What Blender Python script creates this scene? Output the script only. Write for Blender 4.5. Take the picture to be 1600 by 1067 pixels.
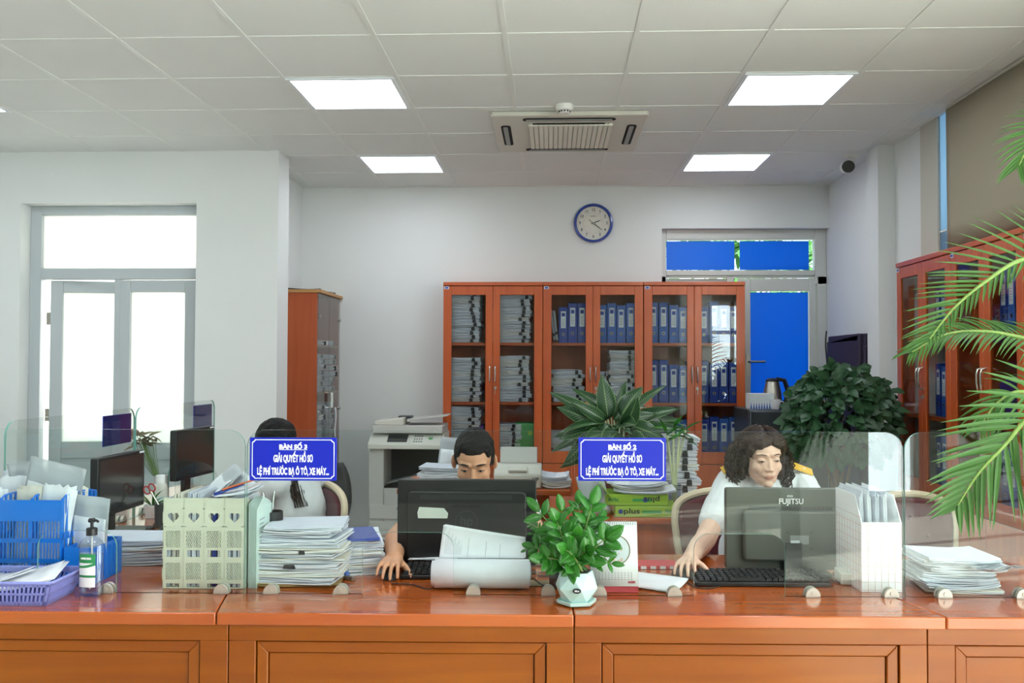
import bpy, bmesh, math, random
from mathutils import Vector, Matrix, noise
R = random.Random(7)
PI = math.pi
for o in list(bpy.data.objects): bpy.data.objects.remove(o)
SC = bpy.context.scene
C = SC.collection

# ------------------------------------------------------------- camera
F, YAW, PIT, ROL = 1438.6, .0426, .0251, -.003
EYE = 1.47
cam = bpy.data.objects.new('camera', bpy.data.cameras.new('camera'))
C.objects.link(cam)
cam.data.lens = F / 1600 * 36; cam.data.sensor_width = 36
cam.data.clip_start = .05; cam.data.clip_end = 200
cam.matrix_world = (Matrix.Translation((0, 0, EYE)) @ Matrix.Rotation(YAW, 4, 'Z')
                    @ Matrix.Rotation(PI / 2 + PIT, 4, 'X') @ Matrix.Rotation(-ROL, 4, 'Z'))
SC.camera = cam

def at(px, py, X=None, Y=None, Z=None):
    """point of the place seen at a pixel of the 1600x1067 photograph, on a plane X=, Y= or Z="""
    d = cam.matrix_world.to_3x3() @ Vector((px - 800, 533.5 - py, -F))
    t = X / d.x if X is not None else Y / d.y if Y is not None else (Z - EYE) / d.z
    return Vector((0, 0, EYE)) + d * t

# ------------------------------------------------------------- world, light, exposure
SC.view_settings.view_transform = 'Standard'
SC.view_settings.look = 'None'
SC.view_settings.gamma = 1
SC.view_settings.exposure = 0.1
SC.view_settings.use_curve_mapping = False
w = bpy.data.worlds.new('world'); SC.world = w; w.use_nodes = True
wn = w.node_tree.nodes; wl = w.node_tree.links
bg = wn['Background']
sky = wn.new('ShaderNodeTexSky'); sky.sky_type = 'HOSEK_WILKIE'; sky.turbidity = 6
sky.sun_direction = (.5, -.6, .6); sky.ground_albedo = .4
mixw = wn.new('ShaderNodeMix'); mixw.data_type = 'RGBA'; mixw.inputs[0].default_value = .75
wl.new(sky.outputs[0], mixw.inputs[6]); mixw.inputs[7].default_value = (.78, .86, 1, 1)
wl.new(mixw.outputs[2], bg.inputs[0]); bg.inputs[1].default_value = 2.4
cy = SC.cycles
cy.use_denoising = True; cy.denoiser = 'OPENIMAGEDENOISE'
cy.use_adaptive_sampling = True; cy.adaptive_threshold = .02
cy.max_bounces = 7; cy.diffuse_bounces = 4; cy.glossy_bounces = 4; cy.transmission_bounces = 4
cy.transparent_max_bounces = 24
cy.caustics_reflective = False; cy.caustics_refractive = False
cy.sample_clamp_indirect = 6

def area(name, loc, target, sx, sy, power, col=(1, 1, 1)):
    l = bpy.data.lights.new(name, 'AREA'); l.shape = 'RECTANGLE'; l.size = sx; l.size_y = sy
    l.energy = power; l.color = col
    o = bpy.data.objects.new(name, l); C.objects.link(o)
    o.location = loc
    o.rotation_euler = (Vector(target) - Vector(loc)).to_track_quat('-Z', 'Y').to_euler()
    return o
# daylight that comes in through the glazed entrance wall behind the camera and the glazed side wall on the right
area('entrance_daylight', (3.65, -4.3, 1.45), (3.2, 0, 1.5), 1.5, 2.7, 260, (.95, .98, 1))
area('side_daylight', (4.95, -.7, 1.75), (2.3, -.9, .4), 5.4, 3.2, 430, (1, .98, .95))
sun = bpy.data.objects.new('sun', bpy.data.lights.new('sun', 'SUN')); C.objects.link(sun)
sun.data.energy = 38; sun.data.angle = .03; sun.data.color = (1, .95, .86)
sun.rotation_euler = Vector((-1, .4, -.8)).to_track_quat('-Z', 'Y').to_euler()

# ------------------------------------------------------------- materials
def lin(h):
    if not isinstance(h, str): return tuple(h)[:3]
    h = h.lstrip('#')
    out = []
    for i in (0, 2, 4):
        v = int(h[i:i + 2], 16) / 255
        out.append(v / 12.92 if v <= .04045 else ((v + .055) / 1.055) ** 2.4)
    return tuple(out)

def mat(name, col, rough=.5, metal=0, spec=.5, noise_=None, bump=None, coat=0, emit=None, sub=0, sheen=0):
    m = bpy.data.materials.new(name); m.use_nodes = True
    n = m.node_tree.nodes; l = m.node_tree.links; b = n['Principled BSDF']
    c = lin(col)
    b.inputs['Base Color'].default_value = (*c, 1)
    b.inputs['Roughness'].default_value = rough
    b.inputs['Metallic'].default_value = metal
    b.inputs['Specular IOR Level'].default_value = spec
    b.inputs['Coat Weight'].default_value = coat
    b.inputs['Coat Roughness'].default_value = .08
    b.inputs['Subsurface Weight'].default_value = sub
    b.inputs['Sheen Weight'].default_value = sheen
    if sub: b.inputs['Subsurface Radius'].default_value = (.01, .004, .002); b.inputs['Subsurface Scale'].default_value = 1
    if emit:
        b.inputs['Emission Color'].default_value = (*lin(emit[0]), 1); b.inputs['Emission Strength'].default_value = emit[1]
    if noise_ or bump:
        tc = n.new('ShaderNodeTexCoord')
    if noise_:
        nt = n.new('ShaderNodeTexNoise'); nt.inputs['Scale'].default_value = noise_[0]; nt.inputs['Detail'].default_value = 4
        l.new(tc.outputs['Object'], nt.inputs[0])
        r = n.new('ShaderNodeValToRGB'); a = noise_[1]
        r.color_ramp.elements[0].position = .3; r.color_ramp.elements[1].position = .7
        r.color_ramp.elements[0].color = (*[max(0, x * (1 - a)) for x in c], 1)
        r.color_ramp.elements[1].color = (*[min(1, x * (1 + a)) for x in c], 1)
        l.new(nt.outputs[0], r.inputs[0]); l.new(r.outputs[0], b.inputs['Base Color'])
    if bump:
        nb = n.new('ShaderNodeTexNoise'); nb.inputs['Scale'].default_value = bump[0]; nb.inputs['Detail'].default_value = 3
        l.new(tc.outputs['Object'], nb.inputs[0])
        bp = n.new('ShaderNodeBump'); bp.inputs['Strength'].default_value = bump[1]; bp.inputs['Distance'].default_value = .01
        l.new(nb.outputs[0], bp.inputs['Height']); l.new(bp.outputs[0], b.inputs['Normal'])
    return m

def wood(name, c1, c2, axis=0, rough=.3, coat=.3, scale=1.0):
    """wood grain that runs along one object axis"""
    m = mat(name, c1, rough, coat=coat)
    n = m.node_tree.nodes; l = m.node_tree.links; b = n['Principled BSDF']
    tc = n.new('ShaderNodeTexCoord'); mp = n.new('ShaderNodeMapping')
    s = [26 * scale] * 3; s[axis] = 1.6 * scale
    mp.inputs['Scale'].default_value = s
    l.new(tc.outputs['Object'], mp.inputs[0])
    n1 = n.new('ShaderNodeTexNoise'); n1.inputs['Scale'].default_value = 1; n1.inputs['Detail'].default_value = 6
    n1.inputs['Distortion'].default_value = .7
    l.new(mp.outputs[0], n1.inputs[0])
    n2 = n.new('ShaderNodeTexNoise'); n2.inputs['Scale'].default_value = 1.3; n2.inputs['Detail'].default_value = 2
    l.new(tc.outputs['Object'], n2.inputs[0])
    ad = n.new('ShaderNodeMath'); ad.operation = 'MULTIPLY_ADD'; ad.inputs[1].default_value = .45
    l.new(n2.outputs[0], ad.inputs[0]); 
    ml = n.new('ShaderNodeMath'); ml.operation = 'MULTIPLY'; ml.inputs[1].default_value = .6
    l.new(n1.outputs[0], ml.inputs[0]); l.new(ml.outputs[0], ad.inputs[2])
    r = n.new('ShaderNodeValToRGB')
    r.color_ramp.elements[0].position = .38; r.color_ramp.elements[1].position = .66
    r.color_ramp.elements[0].color = (*lin(c1), 1); r.color_ramp.elements[1].color = (*lin(c2), 1)
    l.new(ad.outputs[0], r.inputs[0]); l.new(r.outputs[0], b.inputs['Base Color'])
    return m

def glass(name, tint=(.93, .98, .97), refl=.05, rough=0.0):
    """clear sheet glass: what passes through plus its mirror reflection, stronger at grazing angles"""
    m = bpy.data.materials.new(name); m.use_nodes = True
    n = m.node_tree.nodes; l = m.node_tree.links; n.clear()
    out = n.new('ShaderNodeOutputMaterial'); mx = n.new('ShaderNodeMixShader')
    tr = n.new('ShaderNodeBsdfTransparent'); tr.inputs[0].default_value = (*tint, 1)
    gl = n.new('ShaderNodeBsdfGlossy'); gl.inputs['Roughness'].default_value = rough
    lw = n.new('ShaderNodeLayerWeight'); lw.inputs[0].default_value = .5
    p = n.new('ShaderNodeMath'); p.operation = 'POWER'; p.inputs[1].default_value = 5
    a = n.new('ShaderNodeMath'); a.operation = 'MULTIPLY_ADD'; a.inputs[1].default_value = .9; a.inputs[2].default_value = refl
    l.new(lw.outputs['Facing'], p.inputs[0]); l.new(p.outputs[0], a.inputs[0]); l.new(a.outputs[0], mx.inputs[0])
    l.new(tr.outputs[0], mx.inputs[1]); l.new(gl.outputs[0], mx.inputs[2]); l.new(mx.outputs[0], out.inputs[0])
    return m

def translucent(name, col, tcol, fac=.6, rough=.4):
    m = mat(name, col, rough)
    n = m.node_tree.nodes; l = m.node_tree.links; b = n['Principled BSDF']; out = n['Material Output']
    t = n.new('ShaderNodeBsdfTranslucent'); t.inputs[0].default_value = (*lin(tcol), 1)
    mx = n.new('ShaderNodeMixShader'); mx.inputs[0].default_value = fac
    l.new(b.outputs[0], mx.inputs[1]); l.new(t.outputs[0], mx.inputs[2]); l.new(mx.outputs[0], out.inputs[0])
    return m

def leafmat(name, col, vein, vscale=14, rough=.35, edge=None, trans=.25):
    """leaf: base colour, paler midrib and side veins laid out in the leaf's own UV (u along, v across)"""
    m = mat(name, col, rough)
    n = m.node_tree.nodes; l = m.node_tree.links; b = n['Principled BSDF']; out = n['Material Output']
    uv = n.new('ShaderNodeUVMap'); sp = n.new('ShaderNodeSeparateXYZ'); l.new(uv.outputs[0], sp.inputs[0])
    def M(op, a, b_=None, c=None):
        q = n.new('ShaderNodeMath'); q.operation = op
        for k, v in enumerate((a, b_, c)):
            if v is None: continue
            if isinstance(v, (int, float)): q.inputs[k].default_value = v
            else: l.new(v, q.inputs[k])
        return q.outputs[0]
    av = M('ABSOLUTE', M('SUBTRACT', sp.outputs[1], .5))
    rib = M('LESS_THAN', av, .025)
    ph = M('FRACT', M('MULTIPLY_ADD', sp.outputs[0], vscale, M('MULTIPLY', av, -5)))
    side = M('LESS_THAN', ph, .16)
    f = M('MAXIMUM', M('MULTIPLY', rib, .9), M('MULTIPLY', side, .55))
    if edge: f = M('MAXIMUM', f, M('MULTIPLY', M('GREATER_THAN', av, .455), edge))
    nt = n.new('ShaderNodeTexNoise'); nt.inputs['Scale'].default_value = 9
    tc = n.new('ShaderNodeTexCoord'); l.new(tc.outputs['Object'], nt.inputs[0])
    mx0 = n.new('ShaderNodeMix'); mx0.data_type = 'RGBA'
    c = lin(col); mx0.inputs[6].default_value = (*[x * .65 for x in c], 1); mx0.inputs[7].default_value = (*[min(1, x * 1.35) for x in c], 1)
    l.new(nt.outputs[0], mx0.inputs[0])
    mx = n.new('ShaderNodeMix'); mx.data_type = 'RGBA'; l.new(f, mx.inputs[0])
    l.new(mx0.outputs[2], mx.inputs[6]); mx.inputs[7].default_value = (*lin(vein), 1)
    l.new(mx.outputs[2], b.inputs['Base Color'])
    t = n.new('ShaderNodeBsdfTranslucent'); l.new(mx.outputs[2], t.inputs[0])
    ms = n.new('ShaderNodeMixShader'); ms.inputs[0].default_value = trans
    l.new(b.outputs[0], ms.inputs[1]); l.new(t.outputs[0], ms.inputs[2]); l.new(ms.outputs[0], out.inputs[0])
    return m

M = {}
M['wall'] = mat('wall_paint', 'e0e3e2', .7, noise_=(1.2, .02), bump=(60, .03))
M['hallwall'] = mat('hall_wall_dimmed', '77736b', .7)  # unseen wall; dark tone made up to weaken its reflection in the glass
M['ceil'] = mat('ceiling_tile', 'e2e5e3', .8, noise_=(.8, .02), bump=(180, .05))
M['tbar'] = mat('ceiling_bar', 'e2e5e2', .5)
M['floor'] = mat('floor_tile', 'dcd9d0', .3, noise_=(3, .06))
M['counter'] = wood('counter_wood', '803a00', '985000', 0, .34, .2, .6)
M['counter'].node_tree.nodes['Principled BSDF'].inputs['Specular IOR Level'].default_value = .3
M['counter_v'] = wood('counter_wood_upright', '803a00', '985000', 2, .34, .2, .6)
M['counter_v'].node_tree.nodes['Principled BSDF'].inputs['Specular IOR Level'].default_value = .3
M['ctop'] = wood('counter_top_wood', 'a04410', 'bc6020', 0, .14, .4, .5)
M['cab'] = wood('cabinet_wood', 'b04a1c', 'c65e28', 2, .35, .2, .8)
M['cabh'] = wood('cabinet_wood_level', 'b04a1c', 'c65e28', 0, .35, .2, .8)
M['cabdark'] = wood('cabinet_wood_inside', '6e301a', '7e3a20', 2, .5, 0, .8)
M['lcab'] = wood('side_cabinet_wood', 'b0522c', 'bd6238', 2, .4, .1, .6)
M['tan'] = mat('tan_edging', 'b98a55', .5)
M['glass'] = glass('screen_glass', (.955, .985, .978), .030)
M['gedge'] = mat('glass_edge', '6fa59a', .15, spec=.8)
M['cglass'] = glass('cabinet_glass', (.88, .9, .9), .03)
M['sglass'] = glass('smoked_glass', (.84, .87, .88), .06)
M['chrome'] = mat('chrome', 'c8c8c6', .22, 1)
M['steel'] = mat('brushed_steel', 'b5b2aa', .35, 1)
M['clip'] = mat('clip_metal', 'd2cec2', .35, .45)
M['alu'] = mat('white_aluminium', 'b9c1c4', .35, noise_=(2, .02))
M['upvc'] = mat('white_upvc', 'cfd0cb', .3)
M['frost'] = translucent('frosted_glass', 'eceeea', 'f8f9f6', .75, .25)
M['bluefilm'] = translucent('blue_window_film', '0f84dc', '20a0ff', .5, .3)
M['clearpane'] = glass('window_glass', (.9, .96, .95), .06)
M['black'] = mat('black_plastic', '17181a', .4)
M['blackm'] = mat('black_matt', '1d1e20', .6)
M['dgrey'] = mat('dark_grey_plastic', '3a3d3f', .4)
M['reflgrey'] = mat('reflection_lit_plastic', '55574f', .5)  # plastic colour lightened to include the window reflection on the monitor back
M['screen'] = mat('dark_screen', '2a2f30', .12, spec=.7)
M['white'] = mat('white_plastic', 'e8e8e4', .4)
M['offwhite'] = mat('offwhite_plastic', 'd4d3c9', .45)
M['cream'] = mat('cream_plastic', 'dcdcc8', .45)
M['lightgrey'] = mat('light_grey_plastic', 'c3c4bf', .45)
M['midgrey'] = mat('mid_grey_plastic', '8d9190', .45)
M['paper'] = mat('paper', 'e9ecf2', .75, noise_=(30, .03))
M['paper2'] = mat('paper_cool', 'd3d8e4', .75, noise_=(30, .05))
M['paper3'] = mat('paper_warm', 'e6e2d6', .75, noise_=(30, .04))
M['manila'] = mat('manila_card', 'b39763', .7)
M['blue'] = mat('binder_blue', '1f3f9c', .4)
M['blue2'] = mat('binder_mid_blue', '2f5fb4', .4)
M['label'] = mat('label_white', 'dfe5ea', .6)
M['signblue'] = mat('sign_blue', '1626b4', .3)
M['signback'] = mat('sign_navy', '15125e', .4)
M['signwhite'] = mat('sign_white', 'f6f6f8', .5)
M['crate'] = mat('crate_blue', '0f7ae2', .4)
M['basket'] = mat('basket_periwinkle', '8e94dc', .45)
M['rack'] = mat('rack_ivory', 'd9dac6', .5)
M['maroon'] = mat('maroon_fabric', '5e1524', .8, bump=(500, .2), sheen=.3)
M['gold'] = mat('chair_cream_gold', 'e2d0b2', .4, .05)
M['skin'] = mat('skin_warm', 'd19c7a', .55, sub=.06, noise_=(14, .05))
M['skin2'] = mat('skin_fair', 'e3bda6', .55, sub=.06, noise_=(14, .04))
M['lip'] = mat('lips', 'b87868', .4)
M['lip2'] = mat('lips_soft', 'c48c7e', .45)
M['hair'] = mat('hair_black', '0c0b0b', .55, 0, .2, bump=(220, .5))
M['hairb'] = mat('hair_dark_brown', '2e1e16', .5, 0, .3, bump=(120, .3))
M['shirt'] = mat('white_shirt', 'dfe3e6', .8, bump=(30, .12))
M['trouser'] = mat('dark_trousers', '20242e', .8)
M['yellow'] = mat('epaulette_yellow', 'e3b232', .6)
M['eyew'] = mat('eye_white', 'd8d2cc', .25)
M['eyed'] = mat('eye_dark', '150d0a', .2)
M['green'] = mat('bright_green_card', '3c9e4c', .5)
M['lime'] = mat('lime_card', '9cc236', .5)
M['purple'] = mat('purple_card', '4a2a8c', .5)
M['dpurple'] = mat('dark_purple_cover', '2c2238', .75, bump=(40, .15))
M['pot'] = mat('mint_ceramic', 'bfe0dc', .3, coat=.2)
M['soil'] = mat('soil', '2c2119', .95)
M['terracotta'] = mat('brown_pot', '5a3a2c', .6)
M['red'] = mat('red_plastic', 'c02c34', .45)
M['redbase'] = mat('calendar_red', 'c8404c', .6)
M['orange'] = mat('orange_plastic', 'e2682a', .5)
M['fridge'] = mat('fridge_dark_grey', '3c4246', .3, .4)
M['trunk'] = mat('stem_green', '6f8a4a', .6)
M['palestem'] = mat('pale_stem', 'b9c29a', .5)
M['bark'] = mat('bark', '6a5238', .9, noise_=(20, .2))
M['zz'] = leafmat('glossy_green_leaf', '2c7420', '4f9438', 3, .25, trans=.2)
M['agla'] = leafmat('dark_striped_leaf', '1c4426', '7d9c66', 16, .35, edge=.8, trans=.15)
M['bush'] = leafmat('dark_small_leaf', '2b5233', '4a7048', 5, .4, trans=.15)
M['palm'] = leafmat('palm_leaf', '3c6a24', '5a863a', 1, .5, trans=.25)
M['palmrib'] = mat('palm_rib', '7c9a48', .55)
M['dry'] = mat('dried_flower', '8a7f62', .9)
M['pinkfl'] = mat('pink_dried_petal', 'c79c96', .9)
M['blind'] = translucent('blind_fabric', 'aba28c', 'a89a7c', .2, .8)
M['blindedge'] = mat('wall_return', 'c3c0b4', .8)
M['lightpanel'] = mat('led_diffuser', 'ffffff', .5, emit=('eef6ff', 10.5))
M['frame'] = mat('light_frame', 'e4eaee', .4)
M['acw'] = mat('ac_plastic', 'cfcdc2', .45)
M['acg'] = mat('ac_grille', 'dedccf', .5)
M['dark'] = mat('dark_gap', '0c0c0d', .8)
M['clockblue'] = mat('clock_rim_blue', '24429c', .25, coat=.5)
M['clockface'] = mat('clock_face', 'd9d6cb', .5)
M['ink'] = mat('ink', '26262a', .7)
M['inkgrey'] = mat('print_grey', '9a9ca6', .7)
M['bottle'] = glass('bottle_plastic', (.86, .9, .93), .10, .05)
M['gel'] = glass('clear_gel', (.90, .94, .97), .04)
M['labelgreen'] = mat('label_green', '2c8a50', .5)
def film(name, col=(.8, .83, .87), a=.3):
    m = glass(name, (.96, .97, .98), .10, .25); n = m.node_tree.nodes; l = m.node_tree.links
    out = [k for k in n if k.type == 'OUTPUT_MATERIAL'][0]; src = out.inputs[0].links[0].from_socket
    d = n.new('ShaderNodeBsdfDiffuse'); d.inputs[0].default_value = (*col, 1); mx = n.new('ShaderNodeMixShader'); mx.inputs[0].default_value = a
    l.new(src, mx.inputs[1]); l.new(d.outputs[0], mx.inputs[2]); l.new(mx.outputs[0], out.inputs[0]); return m
M['poly'] = film('clear_folder')
M['gaplight'] = translucent('gap_daylight_pane', 'a8cfea', 'c0e0f4', .6, .3)  # pale blue of this pane imitates daylight through the gap beside the blind
M['poly_old'] = glass('clear_folder', (.93, .95, .96), .12, .2)
M['poly2'] = translucent('milky_sleeve', 'd8dde2', 'd8dde2', .35, .25)
M['mint'] = mat('pale_mint_paper', 'cfe2dc', .7)
M['stick'] = mat('sticker_paper', 'dfe6dc', .7)
M['pinkpaper'] = mat('pale_pink_paper', 'e6c8c4', .7)
M['pinkline'] = mat('pink_line', 'dcc0bc', .7)
M['foliage'] = leafmat('outdoor_leaf', '3f7a3a', '6a9a50', 4, .5, trans=.4)
M['outwall'] = mat('outdoor_plaster', 'd9d9cf', .8)
M['paving'] = mat('outdoor_paving', 'a8a59c', .9)
M['seatm'] = mat('motorbike_maroon', '6a2230', .3, coat=.5)

# ------------------------------------------------------------- mesh helpers
class G:
    """collects shapes in one mesh; every shape takes the index of its material slot"""
    def __init__(s): s.b = bmesh.new(); s.uv = s.b.loops.layers.uv.new('UVMap')
    def _m(s, faces, m):
        for f in faces: f.material_index = m
    def box(s, c, sz, m=0, rot=None, taper=1.0):
        hx, hy, hz = sz[0] / 2, sz[1] / 2, sz[2] / 2
        vs = []
        for z in (-1, 1):
            k = taper if z > 0 else 1
            for x, y in ((-1, -1), (1, -1), (1, 1), (-1, 1)):
                v = Vector((x * hx * k, y * hy * k, z * hz))
                if rot is not None: v = rot @ v
                vs.append(s.b.verts.new(v + Vector(c)))
        fs = [s.b.faces.new([vs[i] for i in q]) for q in ((3, 2, 1, 0), (4, 5, 6, 7), (0, 1, 5, 4), (1, 2, 6, 5), (2, 3, 7, 6), (3, 0, 4, 7))]
        s._m(fs, m); return s
    def bx(s, x0, x1, y0, y1, z0, z1, m=0):
        return s.box(((x0 + x1) / 2, (y0 + y1) / 2, (z0 + z1) / 2), (abs(x1 - x0), abs(y1 - y0), abs(z1 - z0)), m)
    def tube(s, pts, r, n=8, m=0, caps=True):
        pts = [Vector(p) for p in pts]
        rs = r if isinstance(r, (list, tuple)) else [r] * len(pts)
        rings = []; up = None
        for i, p in enumerate(pts):
            d = (pts[min(i + 1, len(pts) - 1)] - pts[max(i - 1, 0)])
            if d.length < 1e-9: d = Vector((0, 0, 1))
            d.normalize()
            if up is None: up = Vector((0, 0, 1)) if abs(d.z) < .9 else Vector((1, 0, 0))
            a = d.cross(up)
            if a.length < 1e-6: a = d.orthogonal()
            a.normalize(); bb = a.cross(d).normalized(); up = bb
            rings.append([s.b.verts.new(p + (a * math.cos(2 * PI * k / n) + bb * math.sin(2 * PI * k / n)) * rs[i]) for k in range(n)])
        fs = []
        for i in range(len(rings) - 1):
            for k in range(n):
                fs.append(s.b.faces.new((rings[i][k], rings[i + 1][k], rings[i + 1][(k + 1) % n], rings[i][(k + 1) % n])))
        if caps:
            fs.append(s.b.faces.new(rings[0])); fs.append(s.b.faces.new(rings[-1][::-1]))
        s._m(fs, m); return s
    def lathe(s, prof, c=(0, 0, 0), n=24, m=0, rot=None, sy=1.0):
        c = Vector(c); rings = []
        for r, z in prof:
            ring = []
            for k in range(n):
                v = Vector((r * math.cos(2 * PI * k / n), r * sy * math.sin(2 * PI * k / n), z))
                if rot is not None: v = rot @ v
                ring.append(s.b.verts.new(v + c))
            rings.append(ring)
        fs = []
        for i in range(len(rings) - 1):
            for k in range(n):
                fs.append(s.b.faces.new((rings[i][k], rings[i][(k + 1) % n], rings[i + 1][(k + 1) % n], rings[i + 1][k])))
        fs.append(s.b.faces.new(rings[0][::-1])); fs.append(s.b.faces.new(rings[-1]))
        s._m(fs, m); return s
    def prism(s, pts, t0, t1, plane='xz', m=0, me=None):
        """outline in a plane, pushed out along the third axis from t0 to t1; me = material of the rim"""
        def V(a, b, t):
            return {'xz': (a, t, b), 'xy': (a, b, t), 'yz': (t, a, b)}[plane]
        A = [s.b.verts.new(V(a, b, t0)) for a, b in pts]; B = [s.b.verts.new(V(a, b, t1)) for a, b in pts]
        fs = [s.b.faces.new(A), s.b.faces.new(B[::-1])]; s._m(fs, m)
        rim = []
        for i in range(len(pts)):
            j = (i + 1) % len(pts)
            rim.append(s.b.faces.new((A[j], A[i], B[i], B[j])))
        s._m(rim, m if me is None else me); return s
    def sheet(s, fn, nu, nv, m=0, thick=0):
        """curved sheet: fn(u,v) -> point, u and v in 0..1"""
        g = [[s.b.verts.new(fn(i / nu, j / nv)) for j in range(nv + 1)] for i in range(nu + 1)]
        for i in range(nu):
            for j in range(nv):
                f = s.b.faces.new((g[i][j], g[i + 1][j], g[i + 1][j + 1], g[i][j + 1])); f.material_index = m
                for lp, (a, b) in zip(f.loops, ((i, j), (i + 1, j), (i + 1, j + 1), (i, j + 1))): lp[s.uv].uv = (a / nu, b / nv)
        return s
    def ball(s, c, r, m=0, sub=2, rot=None):
        r = (r, r, r) if isinstance(r, (int, float)) else r
        mtx = Matrix.Translation(c) @ (rot.to_4x4() if rot is not None else Matrix()) @ Matrix.Diagonal((*r, 1))
        q = bmesh.ops.create_icosphere(s.b, subdivisions=sub, radius=1, matrix=mtx)
        fs = {f for v in q['verts'] for f in v.link_faces}
        s._m(fs, m); return s
    def holeplate(s, cx, cz, hw, hh, hole, y0, y1, m=0):
        """rectangular plate (xz) with one hole; hole = list of (x,z) about its centre"""
        n = len(hole); rings = {}
        for key, y in (('f', y0), ('b', y1)):
            inn = []; ou = []
            for (x, z) in hole:
                a = math.atan2(z, x); ca, sa = math.cos(a), math.sin(a)
                k = min(hw / abs(ca) if abs(ca) > 1e-6 else 1e9, hh / abs(sa) if abs(sa) > 1e-6 else 1e9)
                inn.append(s.b.verts.new((cx + x, y, cz + z))); ou.append(s.b.verts.new((cx + ca * k, y, cz + sa * k)))
            rings[key] = (inn, ou)
        fs = []
        for i in range(n):
            j = (i + 1) % n
            fs.append(s.b.faces.new((rings['f'][0][i], rings['f'][0][j], rings['f'][1][j], rings['f'][1][i])))
            fs.append(s.b.faces.new((rings['b'][0][j], rings['b'][0][i], rings['b'][1][i], rings['b'][1][j])))
            fs.append(s.b.faces.new((rings['f'][0][j], rings['f'][0][i], rings['b'][0][i], rings['b'][0][j])))
        s._m(fs, m); return s
    def build(s, name, mats, parent=None, loc=None, rz=0, smooth=35, bevel=0, solid=0, subd=0, label=None, fix=True):
        if fix: bmesh.ops.recalc_face_normals(s.b, faces=s.b.faces[:])
        me = bpy.data.meshes.new(name); s.b.to_mesh(me); s.b.free()
        for m in (mats if isinstance(mats, (list, tuple)) else [mats]): me.materials.append(M[m] if isinstance(m, str) else m)
        if smooth:
            for p in me.polygons: p.use_smooth = True
            me.set_sharp_from_angle(angle=math.radians(smooth))
        o = bpy.data.objects.new(name, me); C.objects.link(o)
        if parent is not None: o.parent = parent
        if loc is not None: o.location = loc
        if rz: o.rotation_euler = (0, 0, rz)
        if solid:
            q = o.modifiers.new('thickness', 'SOLIDIFY'); q.thickness = solid; q.offset = 0
        if bevel:
            q = o.modifiers.new('bevel', 'BEVEL'); q.width = bevel; q.segments = 2; q.limit_method = 'ANGLE'; q.angle_limit = math.radians(40)
        if subd:
            q = o.modifiers.new('subd', 'SUBSURF'); q.levels = subd; q.render_levels = subd
        if label: o['label'] = label
        return o

def tag(o, label, cat, group=None, kind=None):
    o['label'] = label; o['category'] = cat
    if group: o['group'] = group
    if kind: o['kind'] = kind
    return o
def struct(o): o['kind'] = 'structure'; return o
def thing(name, label, cat, loc=(0, 0, 0), rz=0, group=None):
    o = bpy.data.objects.new(name, None); o.empty_display_size = .05; C.objects.link(o)
    o.location = loc; o.rotation_euler = (0, 0, rz)
    return tag(o, label, cat, group)
KIDS = {}
def kids(o): return [c for c in C.objects if c.parent == o]
def dup(o, loc=None, rz=None, label=None, group=None, parent=None, cache={}):
    c = o.copy(); C.objects.link(c)
    if parent is not None: c.parent = parent
    if loc is not None: c.location = loc
    if rz is not None: c.rotation_euler = (0, 0, rz)
    if label: c['label'] = label
    if group: c['group'] = group
    if o.name not in KIDS: KIDS[o.name] = kids(o)
    for k in KIDS[o.name]: dup(k, parent=c)
    return c
def rot(x=0, y=0, z=0): return (Matrix.Rotation(z, 3, 'Z') @ Matrix.Rotation(y, 3, 'Y') @ Matrix.Rotation(x, 3, 'X'))

def text(name, s, size, mtl, parent, loc, rotm=(PI / 2, 0, 0), sx=1.0, bold=0.0, depth=.0006, align='CENTER', target_w=None, va='CENTER'):
    """raised lettering; made as a font curve and turned into a mesh"""
    cu = bpy.data.curves.new(name, 'FONT'); cu.body = s; cu.size = size; cu.align_x = align; cu.align_y = va
    cu.offset = bold; cu.extrude = depth; cu.resolution_u = 3
    t = bpy.data.objects.new(name, cu); C.objects.link(t)
    bpy.context.view_layer.update()
    dg = bpy.context.evaluated_depsgraph_get()
    me = bpy.data.meshes.new_from_object(t.evaluated_get(dg))
    C.objects.unlink(t); bpy.data.objects.remove(t)
    if target_w:
        xs = [v.co.x for v in me.vertices]; sx = target_w / max(1e-6, max(xs) - min(xs))
    for v in me.vertices: v.co.x *= sx
    me.materials.clear(); me.materials.append(M[mtl])
    o = bpy.data.objects.new(name, me); C.objects.link(o); o.parent = parent; o.location = loc; o.rotation_euler = rotm
    return o

def roundrect(x0, x1, z0, z1, r, n=6, corners=(1, 1, 1, 1)):
    """outline counter-clockwise from the lower left; corners = ll, lr, ur, ul rounded or not"""
    P = []
    for k, (cx, cz, a0) in enumerate(((x0 + r, z0 + r, PI), (x1 - r, z0 + r, 1.5 * PI), (x1 - r, z1 - r, 0), (x0 + r, z1 - r, .5 * PI))):
        if corners[k]:
            for i in range(n + 1):
                a = a0 + i / n * PI / 2; P.append((cx + r * math.cos(a), cz + r * math.sin(a)))
        else:
            P.append(((x0, z0), (x1, z0), (x1, z1), (x0, z1))[k])
    return P
# ============================================================= the room
H = 2.977; YB = 7.745; XR = 2.335; YBACK = -4.0; XL = -5.2
WT = .2
# floor and ceiling
struct(G().bx(XL, 4.8, YBACK - .2, YB + .3, -.1, 0).build('floor', 'floor', smooth=0))
struct(G().bx(XL, 4.8, YBACK - .2, YB + .3, H, H + .12).build('ceiling', 'ceil', smooth=0))
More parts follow.
